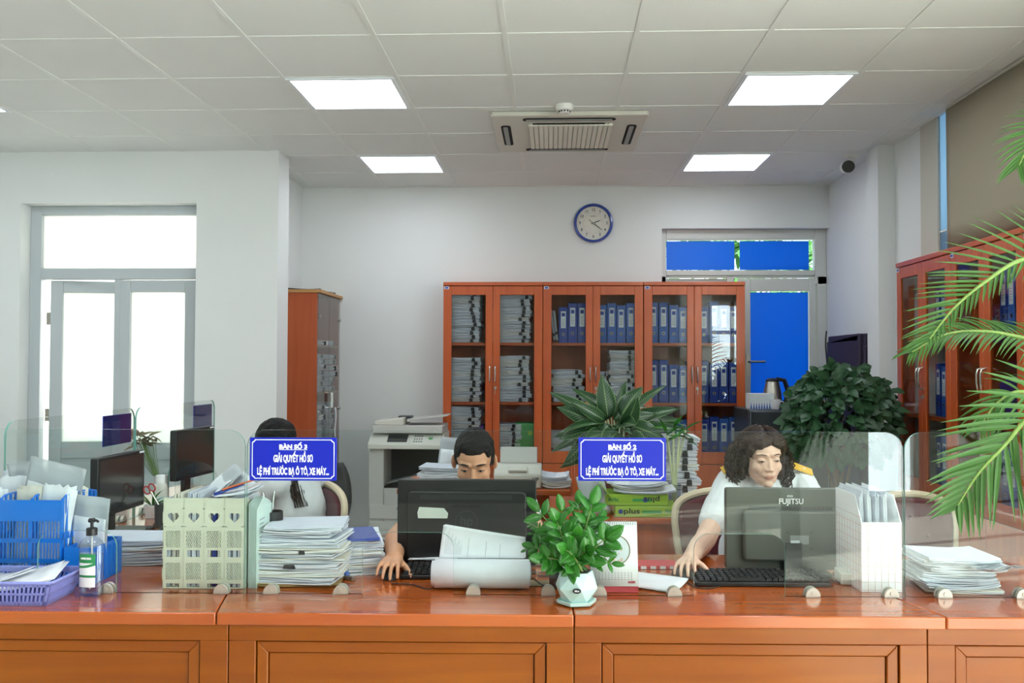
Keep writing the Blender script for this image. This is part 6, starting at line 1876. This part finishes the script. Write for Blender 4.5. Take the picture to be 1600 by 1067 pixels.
# upper right frond, only its tip leaflets in view
frond([base, (2.05, 2.32, 1.4)] + fp((1760, 250, 2.35), (1710, 195, 2.35), (1655, 190, 2.33), (1618, 212, 2.32), (1592, 258, 2.32)), 30, .13, (0, -.8, .6), 1, .25, .009, asym=(.9, 1))
frond([base, (2.02, 2.3, 1.2)] + fp((1760, 400, 2.4), (1700, 392, 2.4), (1600, 405, 2.38), (1540, 440, 2.36), (1490, 482, 2.35), (1452, 530, 2.34)), 36, .17, (-.2, -.9, .35), 2, .06, .0085, asym=(.5, 1.1))
frond([base, (2.0, 2.32, 1.0)] + fp((1760, 560, 2.55), (1690, 545, 2.55), (1600, 528, 2.55), (1540, 518, 2.54), (1480, 522, 2.53), (1425, 550, 2.52)), 44, .13, (-.2, -.7, .7), 3, .35, .0085, asym=(.75, 1))
frond([base, (1.95, 2.3, .9)] + fp((1740, 640, 2.34), (1680, 610, 2.30), (1610, 650, 2.28), (1570, 695, 2.27), (1530, 738, 2.26), (1496, 790, 2.25)), 30, .21, (-.1, -.95, .2), 4, .10, .0135, tipf=.3)
frond([base, (2.0, 2.33, 1.0)] + fp((1760, 690, 2.6), (1690, 640, 2.6), (1600, 612, 2.6), (1560, 628, 2.6), (1535, 660, 2.6)), 22, .13, (-.2, -.8, .5), 5, .4, .009)
# fronds that lean away from the picture
frond([base, (2.1, 2.2, 1.2), (2.22, 1.8, 1.75), (2.2, 1.35, 1.9), (2.1, 1.0, 1.75)], 34, .3, (.2, 0, 1), 6, .3, .016)
frond([base, (2.15, 2.1, 1.1), (2.45, 1.75, 1.5), (2.7, 1.4, 1.55), (2.85, 1.1, 1.35)], 34, .28, (0, .1, 1), 7, .3, .016)
# ============================================================= people
def blob(fn, voxel, name, mats, parent, smooth_it=5, loc=None, pick=None, keep=None, noise_amp=0, noise_sc=20):
    """closed solids in one mesh, melted into one continuous skin"""
    g = G(); fn(g)
    me = bpy.data.meshes.new('tmp'); g.b.to_mesh(me); g.b.free()
    o = bpy.data.objects.new('tmp', me); C.objects.link(o)
    r_ = o.modifiers.new('r', 'REMESH'); r_.mode = 'VOXEL'; r_.voxel_size = voxel; r_.use_smooth_shade = True
    s = o.modifiers.new('s', 'SMOOTH'); s.iterations = smooth_it; s.factor = .5
    bpy.context.view_layer.update()
    dg = bpy.context.evaluated_depsgraph_get()
    m2 = bpy.data.meshes.new_from_object(o.evaluated_get(dg))
    bpy.data.objects.remove(o)
    m2.name = name
    if noise_amp:
        ns = [v.normal.copy() for v in m2.vertices]
        for v, n_ in zip(m2.vertices, ns): v.co += n_ * noise_amp * noise.fractal(v.co * noise_sc, 1, 2, 3)
    if keep:
        b = bmesh.new(); b.from_mesh(m2)
        kill = [v for v in b.verts if not keep(v.co)]
        bmesh.ops.delete(b, geom=kill, context='VERTS'); b.to_mesh(m2); b.free()
    m2.materials.clear()
    for m in (mats if isinstance(mats, (list, tuple)) else [mats]): m2.materials.append(M[m])
    for p in m2.polygons:
        p.use_smooth = True; p.material_index = pick(p.center) if pick else 0
    ob = bpy.data.objects.new(name, m2); C.objects.link(ob); ob.parent = parent
    if loc is not None: ob.location = loc
    return ob
def cap(g, a, b, ra, rb, n=14):
    """tapered rounded limb from a to b"""
    a, b = Vector(a), Vector(b); d = (b - a); L_ = d.length; 
    if L_ < 1e-6: return
    qn = d.to_track_quat('Z', 'Y').to_matrix()
    prof = []
    for i in range(5): th = -PI / 2 + PI / 2 * i / 4; prof.append((max(.0004, ra * math.cos(th)), ra * math.sin(th)))
    for i in range(5): th = PI / 2 * i / 4; prof.append((max(.0004, rb * math.cos(th)), L_ + rb * math.sin(th)))
    g.lathe(prof, tuple(a), n, rot=qn)
def ell(g, c, r, Rm=None): g.ball(c, r, 0, 3, rot=Rm)
def frame_(yaw, pitch, roll=0):
    """head frame: local +x = the person's left seen from behind (picture right when facing the camera), +y = back of head, -y = face"""
    return Matrix.Rotation(yaw, 3, 'Z') @ Matrix.Rotation(pitch, 3, 'X') @ Matrix.Rotation(roll, 3, 'Y')
def head(g, c, Rm, k=1.0, female=False):
    """solids of a head; face looks to local -y; c = centre between the ears at eye height"""
    c = Vector(c)
    def E(p, r, e=None): ell(g, tuple(c + Rm @ (Vector(p) * k)), tuple(x * k for x in r), Rm if e is None else Rm @ e)
    def S(a, b, ra, rb): cap(g, c + Rm @ (Vector(a) * k), c + Rm @ (Vector(b) * k), ra * k, rb * k)
    f = .95 if female else 1
    E((0, .018, .032 if not female else .028), (.075, .094, .086 if not female else .072))            # cranium
    E((0, -.020, .030), (.067, .066, .070 if not female else .060))            # forehead
    E((0, -.028, -.030), (.066 * f, .060, .072))       # middle face
    E((0, -.034, -.078), ((.044 if not female else .048) , .046, .036))       # jaw
    E((0, -.066, -.098), (.022, .018, .017))           # chin
    for s in (-1, 1):
        E((s * .038 * f, -.052, -.030), (.026, .026, .027))    # cheek
        E((s * .040 * f, -.010, -.058), (.020, .038, .034))     # jaw corner
        S((s * .012, -.083, .024), (s * .046, -.068, .026), .010 if not female else .0075, .009 if not female else .008)   # brow
        E((s * .031, -.070, .004), (.0165, .0145, .0125))      # lids
        E((s * (.0115 - .0015 * female), -.092 + .003 * female, -.036), (.0078 - .001 * female, .009, .0062))      # nostril
        E((s * .082, .010, -.004), (.009, .019, .032), rot(z=s * .45)) # ear
        E((s * .080, .010, -.022), (.006, .012, .014))
    S((0, -.079, .012), (0, -.096 + .004 * female, -.030), .0070 if not female else .0058, .0095 if not female else .0075)       # nose
    E((0, -.098 + .004 * female, -.033), (.0105 - .002 * female, .009, .0080))
    E((0, -.085, -.062), (.021, .009, .0052)); E((0, -.083, -.069), (.018, .009, .0058))   # lips
    E((0, -.074, -.055), (.03, .018, .02))
def face_parts(parent, c, Rm, k, hairm, lookdown=True, lipm=None, browthick=.0035, open_=.25, browy=0):
    c = Vector(c)
    W = lambda p: c + Rm @ (Vector(p) * k)
    def lid(x, z, off=.0004):
        q = max(.02, 1 - ((x - .031) / .0185) ** 2 - ((z - .004) / .0145) ** 2)
        return -.070 - .0145 * math.sqrt(q) - off
    for s in (-1, 1):
        zt = lambda u: -.0012 + (.0022 + .0034 * open_) * math.sin(PI * u) ** .8 + .0012 * u
        zl = lambda u: -.0014 - .0016 * math.sin(PI * u)
        def almond(x0, x1, off):
            def f(u, v):
                x = x0 + (x1 - x0) * u; uu = (x - .0180) / .0270
                z = zl(uu) + (zt(uu) - zl(uu)) * v
                return W((s * x, lid(x, z, off), z))
            return f
        g = G(); g.sheet(almond(.0180, .0450, .0006), 10, 3); e = g.build('eye', 'eyew', parent, fix=False)
        g = G(); g.sheet(almond(.0262, .0358, .0012), 4, 3); g.build('iris', 'eyed', e, fix=False)
        g = G(); pts = []
        for i in range(11):
            u = -.04 + 1.10 * i / 10; x = .0180 + .0270 * u; z = zt(max(0, min(1, u))) + .0006
            pts.append(W((s * x, lid(x, z, .0010), z)))
        g.tube(pts, [(.0006 + .0009 * math.sin(PI * i / 10)) * k for i in range(11)], 6); g.build('eyelash', hairm, parent)
        g = G(); pts = []
        for i in range(9):
            u = i / 8; x = s * (.0145 + .038 * u); z = .0260 + .0050 * math.sin(PI * u * .9) - .004 * u; y = -.0925 + .020 * u * u + browy
            pts.append(W((x, y, z)))
        g.tube(pts, [(.0010 + browthick * math.sin(PI * min(1, .15 + .8 * i / 8))) * k * .62 for i in range(9)], 6); g.build('eyebrow', hairm, parent)
def hand(g, wrist, fwd, up, side, curl=.55, k=1.0, spread=.14):
    """palm and five fingers; fwd = pointing direction, up = back of the hand, side = towards the thumb"""
    w_ = Vector(wrist); f = Vector(fwd).normalized(); u = Vector(up); u = (u - f * u.dot(f)).normalized(); s = Vector(side); s = (s - f * s.dot(f) - u * s.dot(u)).normalized()
    P = lambda a, b, c: w_ + (f * a + s * b + u * c) * k
    for b in (-.028, -.010, .010, .028): cap(g, P(.004, b * .72, -.001), P(.080, b, .002), .0145 * k, .0125 * k, 12)
    ell(g, tuple(P(.045, 0, -.004)), (.036 * k, .036 * k, .014 * k), Matrix((f, s, u)).transposed())
    ell(g, tuple(P(.030, .026, -.010)), (.028 * k, .016 * k, .014 * k), Matrix((f, s, u)).transposed())
    for b, L_, sp in ((-.031, .055, -1.2), (-.0105, .070, -.4), (.0105, .076, .3), (.031, .068, 1.0)):
        sp_ = sp * spread; d = (f * math.cos(sp_) + s * math.sin(sp_)).normalized()
        p0 = P(.080, b, .002); a = 0; pr = p0; r0 = .0086 * k * (1 if b > -.03 else .88)
        for seg, (fr_, cu) in enumerate(((.45, .35), (.30, .9), (.25, .7))):
            a += cu * curl; q_ = pr + (d * math.cos(a) - u * math.sin(a)) * L_ * fr_ * k
            cap(g, pr, q_, r0 * (1 - .1 * seg), r0 * (1 - .1 * (seg + 1)), 10); pr = q_
    pr = P(.022, .030, -.010); d = (f * .75 + s * .62 - u * .25).normalized()
    for L_, r0, r1 in ((.038, .0125, .0108), (.030, .0108, .0096), (.024, .0096, .0084)):
        q_ = pr + d * L_ * k; cap(g, pr, q_, r0 * k, r1 * k, 10); pr = q_; d = (d + f * .22 - u * .12).normalized()

def person(label, loc): 
    return thing('person', label, 'person', loc)
def V3(p, o): return Vector(p) - Vector(o)

# ---------------- the man
HM = at(739, 722, Y=3.70); O = Vector((HM.x, 3.85, 0))
t = person('man with short black hair looking down, half hidden behind the black monitor, hand on mouse', O)
hc = Vector((HM.x, 3.765, at(739, 722, Y=3.70).z - .004)) - O
Rm = frame_(math.radians(0), math.radians(21))
km = 1.02
mp = Vector((MP.x, 3.085, CT)) - O
wr = mp + Vector((-.002, .088, .052))          # wrist above the mouse
elb = Vector((at(617, 822, Y=3.5).x, 3.52, .80)) - O
shR = Vector((-.18, .12, .895)); shL = Vector((.18, .12, .895))
elbL = Vector((.25, -.20, CT + .06)); wrL = Vector((.10, -.42, CT + .04))
def man_skin(g):
    head(g, hc, Rm, km)
    nb = Vector((0, .07, .94)); cap(g, hc + Rm @ Vector((0, .03, -.05)), nb, .054, .060)
    cap(g, nb, Vector((0, .10, .84)), .065, .10)
    for sh, el_, w2 in ((shR, elb, wr), (shL, elbL, wrL)):
        cap(g, sh, el_, .05, .042); cap(g, el_, el_.lerp(w2, .35), .042, .041); cap(g, el_.lerp(w2, .35), w2, .041, .029)
    for a, b, ra, rb in (((0, .10, .86), (0, .12, .58), .11, .12), ((-.09, .08, .56), (-.12, -.34, .56), .085, .065), ((.09, .08, .56), (.12, -.34, .56), .085, .065),
                         ((-.12, -.34, .56), (-.12, -.30, .10), .055, .04), ((.12, -.34, .56), (.12, -.30, .10), .055, .04)): cap(g, a, b, ra, rb)
    hand(g, wr, mp + Vector((-.006, -.03, .042)) - wr, (0, .1, 1), (1, 0, 0), .50, .94)
    hand(g, wrL, (-.6, -.6, -.05), (0, 0, 1), (-.6, .5, 0), .3, 1.0)
def lipsel(hc, Rm, k):
    def f(c):
        p = Rm.transposed() @ (Vector(c) - hc) / k
        return 1 if (abs(p.x) < .0225 - 1.1 * abs(p.z + .0655) and -.0745 < p.z < -.0575 and p.y < -.078) else 0
    return f
b_ = blob(man_skin, .0032, 'body', ['skin', 'lip'], t, 4, pick=lipsel(hc, Rm, km))
face_parts(t, hc, Rm, km, 'hair', browthick=.0055, open_=.6)
def man_hair(g):
    E = lambda p, r: ell(g, tuple(hc + Rm @ (Vector(p) * km)), tuple(x * km for x in r), Rm)
    E((0, .024, .047), (.0800, .094, .084)); E((0, -.010, .075), (.064, .070, .045)); E((0, .05, .0), (.070, .066, .06))
    for s in (-1, 1): E((s * .066, .018, .022), (.0165, .034, .045)); E((s * .056, -.026, .060), (.018, .030, .030))
blob(man_hair, .003, 'hair', 'hair', t, 3, noise_amp=.003, noise_sc=55)
def man_shirt(g):
    cap(g, (0, .10, .86), (0, .12, .58), .135, .145); ell(g, (-.08, .11, .84), (.12, .11, .09)); ell(g, (.08, .11, .84), (.12, .11, .09)); cap(g, (-.155, .12, .875), (.155, .12, .875), .068, .068)
    ell(g, (0, .11, .70), (.165, .12, .18))
    for sh, el_ in ((shR, elb), (shL, elbL)): cap(g, sh, sh.lerp(el_, .55), .066, .058)
    cap(g, (0, .085, .905), (0, .075, .935), .07, .064)
blob(man_shirt, .006, 'shirt', 'shirt', t, 4, noise_amp=.004, noise_sc=9)
def legs(g, seat_y=.08):
    for s in (-1, 1): cap(g, (s * .09, .10, .57), (s * .12, -.34, .57), .098, .075); cap(g, (s * .12, -.34, .57), (s * .12, -.30, .10), .068, .052)
    ell(g, (0, .10, .58), (.17, .14, .10))
blob(legs, .008, 'trousers', 'trouser', t, 3)
def shoes(parent, pts=((-.12, -.34), (.12, -.34))):
    for x, y in pts:
        g = G(); g.ball((x, y, .045), (.045, .12, .042), 0, 2); g.build('shoe', 'black', parent)
shoes(t)

# ---------------- the woman in white uniform
HWp = at(1194, 724, Y=3.72); O = Vector((HWp.x + .01, 3.86, 0))
t = person('woman with dark curly hair in white uniform shirt with yellow epaulettes, using a mouse', O)
hc = Vector((HWp.x + .005, 3.775, HWp.z + .022)) - O
Rw = frame_(math.radians(8), math.radians(8), math.radians(-2))
kw_ = .98
shR = Vector((at(1130, 775, Y=3.85).x + .035, 3.86, .985)) - O; shL = Vector((.185, .05, .975))
mw = Vector((MW.x + .005, 3.17, CT)) - O
wr = mw + Vector((.030, .082, .045))
elb = Vector((at(1096, 838, Y=3.6).x + .01, 3.58, .80)) - O
elbL = Vector((.24, -.22, .80)); wrL = Vector((.12, -.42, CT + .04))
def wom_skin(g):
    head(g, hc, Rw, kw_, True)
    nb = Vector((0, .02, .995)); cap(g, hc + Rw @ Vector((0, .03, -.05)), nb, .047, .052); cap(g, nb, (0, .04, .90), .062, .09)
    for sh, el_, w2 in ((shR, elb, wr), (shL, elbL, wrL)):
        cap(g, sh, el_, .045, .041); cap(g, el_, el_.lerp(w2, .3), .040, .040); cap(g, el_.lerp(w2, .3), w2, .040, .0265)
    for a, b, ra, rb in (((0, .04, .93), (0, .10, .58), .10, .12), ((-.09, .08, .56), (-.12, -.32, .56), .085, .065), ((.09, .08, .56), (.12, -.32, .56), .085, .065),
                         ((-.12, -.32, .56), (-.12, -.28, .10), .052, .038), ((.12, -.32, .56), (.12, -.28, .10), .052, .038)): cap(g, a, b, ra, rb)
    hand(g, wr, mw + Vector((-.006, -.03, .042)) - wr, (-.15, .1, 1), (1, 0, 0), .50, .93)
    hand(g, wrL, (-.5, -.6, -.05), (0, 0, 1), (-.6, .5, 0), .3, .93)
b_ = blob(wom_skin, .0030, 'body', ['skin2', 'lip2'], t, 4, pick=lipsel(hc, Rw, kw_))
face_parts(t, hc, Rw, kw_, 'hairb', browthick=.0024, open_=.0, browy=.0015)
def wom_hair(g):
    E = lambda p, r: ell(g, tuple(hc + Rw @ (Vector(p) * kw_)), tuple(x * kw_ for x in r), Rw)
    E((0, .030, .036), (.088, .094, .082)); E((-.024, -.004, .066), (.066, .080, .042)); E((.038, -.004, .064), (.050, .078, .040))
    E((0, .070, -.04), (.085, .055, .09))
    for s in (-1, 1): E((s * .080, .026, .0), (.020, .048, .065)); E((s * .080, .035, -.06), (.024, .045, .05)); E((s * .064, -.028, .044), (.018, .036, .036))
hh = blob(wom_hair, .004, 'hair', 'hairb', t, 3, noise_amp=.008, noise_sc=30)
g = G(); rr = random.Random(33)
for k in range(520):
    a = rr.uniform(-2.6, 2.6); zt = rr.uniform(-.05, .098)      # angle measured from the back of the head
    if abs(a) > 1.9 and zt < .050: continue
    e_ = math.sqrt(max(.10, 1 - ((zt - .02) / .095) ** 2)) if zt > .02 else 1
    x = .098 * e_ * math.sin(a); y = .03 + .100 * e_ * math.cos(a)
    L_ = rr.uniform(.08, .15) if abs(a) < 1.9 else rr.uniform(.02, .045); n = 24; ph = rr.uniform(0, 6); cr = rr.uniform(.005, .009); tw = rr.uniform(1.8, 3.6)
    pts = []; lift = rr.uniform(0, .02)
    for i in range(n):
        s = i / (n - 1); out = 1 + (.30 + lift * 6) * math.sin(PI * min(1, s * 1.1)) * (1 if abs(a) < 1.9 else .15)
        px, py, pz = x * out, .03 + (y - .03) * out, zt - L_ * s * (.8 + .5 * s)
        px += cr * math.cos(ph + s * 2 * PI * tw); py += cr * math.sin(ph + s * 2 * PI * tw)
        if pz < -.155: pz = -.155 + .3 * (pz + .155)
        pts.append(hc + Rw @ (Vector((px, py, pz)) * kw_))
    g.tube(pts, [.0036 * (1 - .6 * i / n) for i in range(n)], 5)
for k in range(230):
    a = rr.uniform(-PI, PI); n = 18; ph = rr.uniform(0, 6); p0_ = rr.uniform(.15, .5); p1_ = rr.uniform(1.2, 1.7)
    if abs(a) > 2.2: p1_ = min(p1_, 1.02 + .12 * rr.random())
    if abs(a) > 2.75: continue
    pts = []
    for i in range(n):
        s = i / (n - 1); po = p0_ + (p1_ - p0_) * s; aa = a + .12 * math.sin(ph + s * 8)
        q_ = 1.05 + .03 * math.sin(ph + s * 11) + (.03 if abs(a) > 1.6 else 0)
        pts.append(hc + Rw @ (Vector((.088 * q_ * math.sin(po) * math.sin(aa), .030 + .094 * q_ * math.sin(po) * math.cos(aa), .036 + .082 * q_ * math.cos(po))) * kw_))
    g.tube(pts, [.0034 * (1 - .5 * i / n) for i in range(n)], 5)
g.build('curls', 'hairb', hh)
cS = lambda f: Vector(f)
def wom_shirt(g):
    cap(g, (0, .05, .93), (0, .10, .58), .135, .14); ell(g, (-.075, .04, .90), (.115, .11, .10)); ell(g, (.075, .04, .90), (.115, .11, .10)); cap(g, shR + Vector((.03, 0, -.015)), shL + Vector((-.03, 0, -.015)), .068, .068)
    ell(g, (-.06, -.035, .83), (.075, .07, .075)); ell(g, (.06, -.035, .83), (.075, .07, .075))
    ell(g, (0, .06, .68), (.155, .12, .18))
    for sh, el_ in ((shR, elb), (shL, elbL)): cap(g, sh, sh.lerp(el_, .68), .064, .062)
sh_ = blob(wom_shirt, .005, 'shirt', 'shirt', t, 4, noise_amp=.005, noise_sc=10)
g = G()
for s in (-1, 1):
    a = hc + Vector((s * .062, -.0, -.125)); pts = [(s * .055, .05, 1.03), (s * .062, -.01, 1.02), (s * .05, -.055, .985), (s * .018, -.085, .945)]
    for i in range(3):
        A, B = Vector(pts[i]), Vector(pts[i + 1]); o2 = Vector((s * .030, -.012, -.03))
        g.b.faces.new([g.b.verts.new(q_) for q_ in (A, B, B + o2, A + o2)])
g.build('collar', 'shirt', t, solid=.004, fix=False)
for s, sh in ((-1, shR), (1, shL)):
    g = G(); c_ = sh + Vector((-s * .012, -.022, .0705)); g.box((0, 0, 0), (.115, .052, .007)); o = g.build('epaulette', 'yellow', t, bevel=.002); o.location = c_; o.rotation_euler = (.42, s * .36, 0)
    g = G(); g.lathe([(.006, 0), (.006, .003)], (-s * .045, 0, .0035), 12); g.lathe([(.007, 0), (.001, .004)], (s * .02, 0, .0035), 5); g.build('button', 'gold', o)
blob(legs, .008, 'trousers', 'trouser', t, 3); shoes(t)

# ---------------- the woman at the left, turned away
HL = at(424, 697, Y=4.2); O = Vector((HL.x + .07, 4.22, 0))
t = person('woman in white top with long black hair, turned away towards the left monitors', O)
hc = Vector((HL.x, 4.22, HL.z - .0)) - O
Rl = frame_(math.radians(-112), math.radians(8))
Fw = Rl @ Vector((0, -1, 0)); Fw.z = 0; Fw.normalize(); Sd = Vector((-Fw.y, Fw.x, 0))
shA = Vector((0.03, 0, .955)) + Sd * .175; shB = Vector((0.03, 0, .955)) - Sd * .175
def arm(sh, s): 
    el_ = sh + Fw * .14 + Vector((0, 0, -.2)) + Sd * s * .02; w2 = el_ + Fw * .22 + Vector((0, 0, .03)) - Sd * s * .05
    return el_, w2
eA, wA = arm(shA, 1); eB, wB = arm(shB, -1)
tilt = lambda a: Vector(a)
def wl_skin(g):
    head(g, hc, Rl, .97, True)
    nb = Vector((.02, 0, .99)); cap(g, hc + Rl @ Vector((0, .03, -.05)), nb, .046, .05); cap(g, nb, (.03, 0, .88), .06, .09)
    for sh, el_, w2 in ((shA, eA, wA), (shB, eB, wB)):
        cap(g, sh, el_, .042, .038); cap(g, el_, w2, .037, .026)
        hand(g, w2, Fw + Vector((0, 0, -.15)), (0, 0, 1), -Sd if sh is shA else Sd, .3, .92)
    cap(g, (.03, 0, .92), Vector((.06, 0, .58)), .1, .12)
    for s in (-1, 1):
        a = Vector((.05, 0, .56)) + Sd * s * .09; b = a + Fw * .40 + Vector((0, 0, 0)); c2 = b + Vector((0, 0, -.46)) + Fw * .02
        cap(g, a, b, .082, .06); cap(g, b, c2, .052, .038)
blob(wl_skin, .004, 'body', 'skin2', t, 4)
def wl_hair(g):
    E = lambda p, r: ell(g, tuple(hc + Rl @ (Vector(p))), r, Rl)
    E((0, .024, .042), (.086, .100, .086)); E((0, .06, -.03), (.080, .055, .10)); E((0, .088, -.14), (.078, .034, .14)); E((0, .10, -.22), (.066, .024, .10))
    for s in (-1, 1): E((s * .072, .01, -.02), (.018, .05, .08))
h_ = blob(wl_hair, .004, 'hair', 'hair', t, 4, noise_amp=.003, noise_sc=30)
g = G(); rr = random.Random(3)
for k in range(260):
    x = rr.uniform(-.06, .06); y = .085 + rr.uniform(-.02, .035)
    pts = [hc + Rl @ Vector((x * (1 + .1 * s), y + .02 * s + .004 * math.sin(s * 4 + k), .0 - .09 * s * 1.0)) for s in (0, .8, 1.6, 2.4, 3.2)]
    g.tube(pts, [.003, .003, .0028, .0022, .001], 4)
g.build('strands', 'hairb', h_)
def wl_shirt(g):
    cap(g, (.03, 0, .90), (.06, 0, .58), .125, .135); cap(g, shA - Sd * .02 + Vector((0, 0, -.02)), shB + Sd * .02 + Vector((0, 0, -.02)), .070, .070); ell(g, (.05, 0, .80), (.13, .14, .17))
    for sh, el_ in ((shA, eA), (shB, eB)): cap(g, sh, sh.lerp(el_, .8), .062, .058)
blob(wl_shirt, .006, 'blouse', 'shirt', t, 4, noise_amp=.006, noise_sc=9)
def wl_legs(g):
    for s in (-1, 1):
        a = Vector((.05, 0, .57)) + Sd * s * .09; b = a + Fw * .40; c2 = b + Vector((0, 0, -.46)) + Fw * .02
        cap(g, a, b, .095, .07); cap(g, b, c2, .063, .05)
    ell(g, (.05, 0, .58), (.16, .16, .10))
blob(wl_legs, .008, 'trousers', 'trouser', t, 3)
for s in (-1, 1):
    p = Vector((.05, 0, 0)) + Sd * s * .09 + Fw * .44; g = G(); g.ball((p.x, p.y, .045), (.1, .06, .042), 0, 2); g.build('shoe', 'black', t)
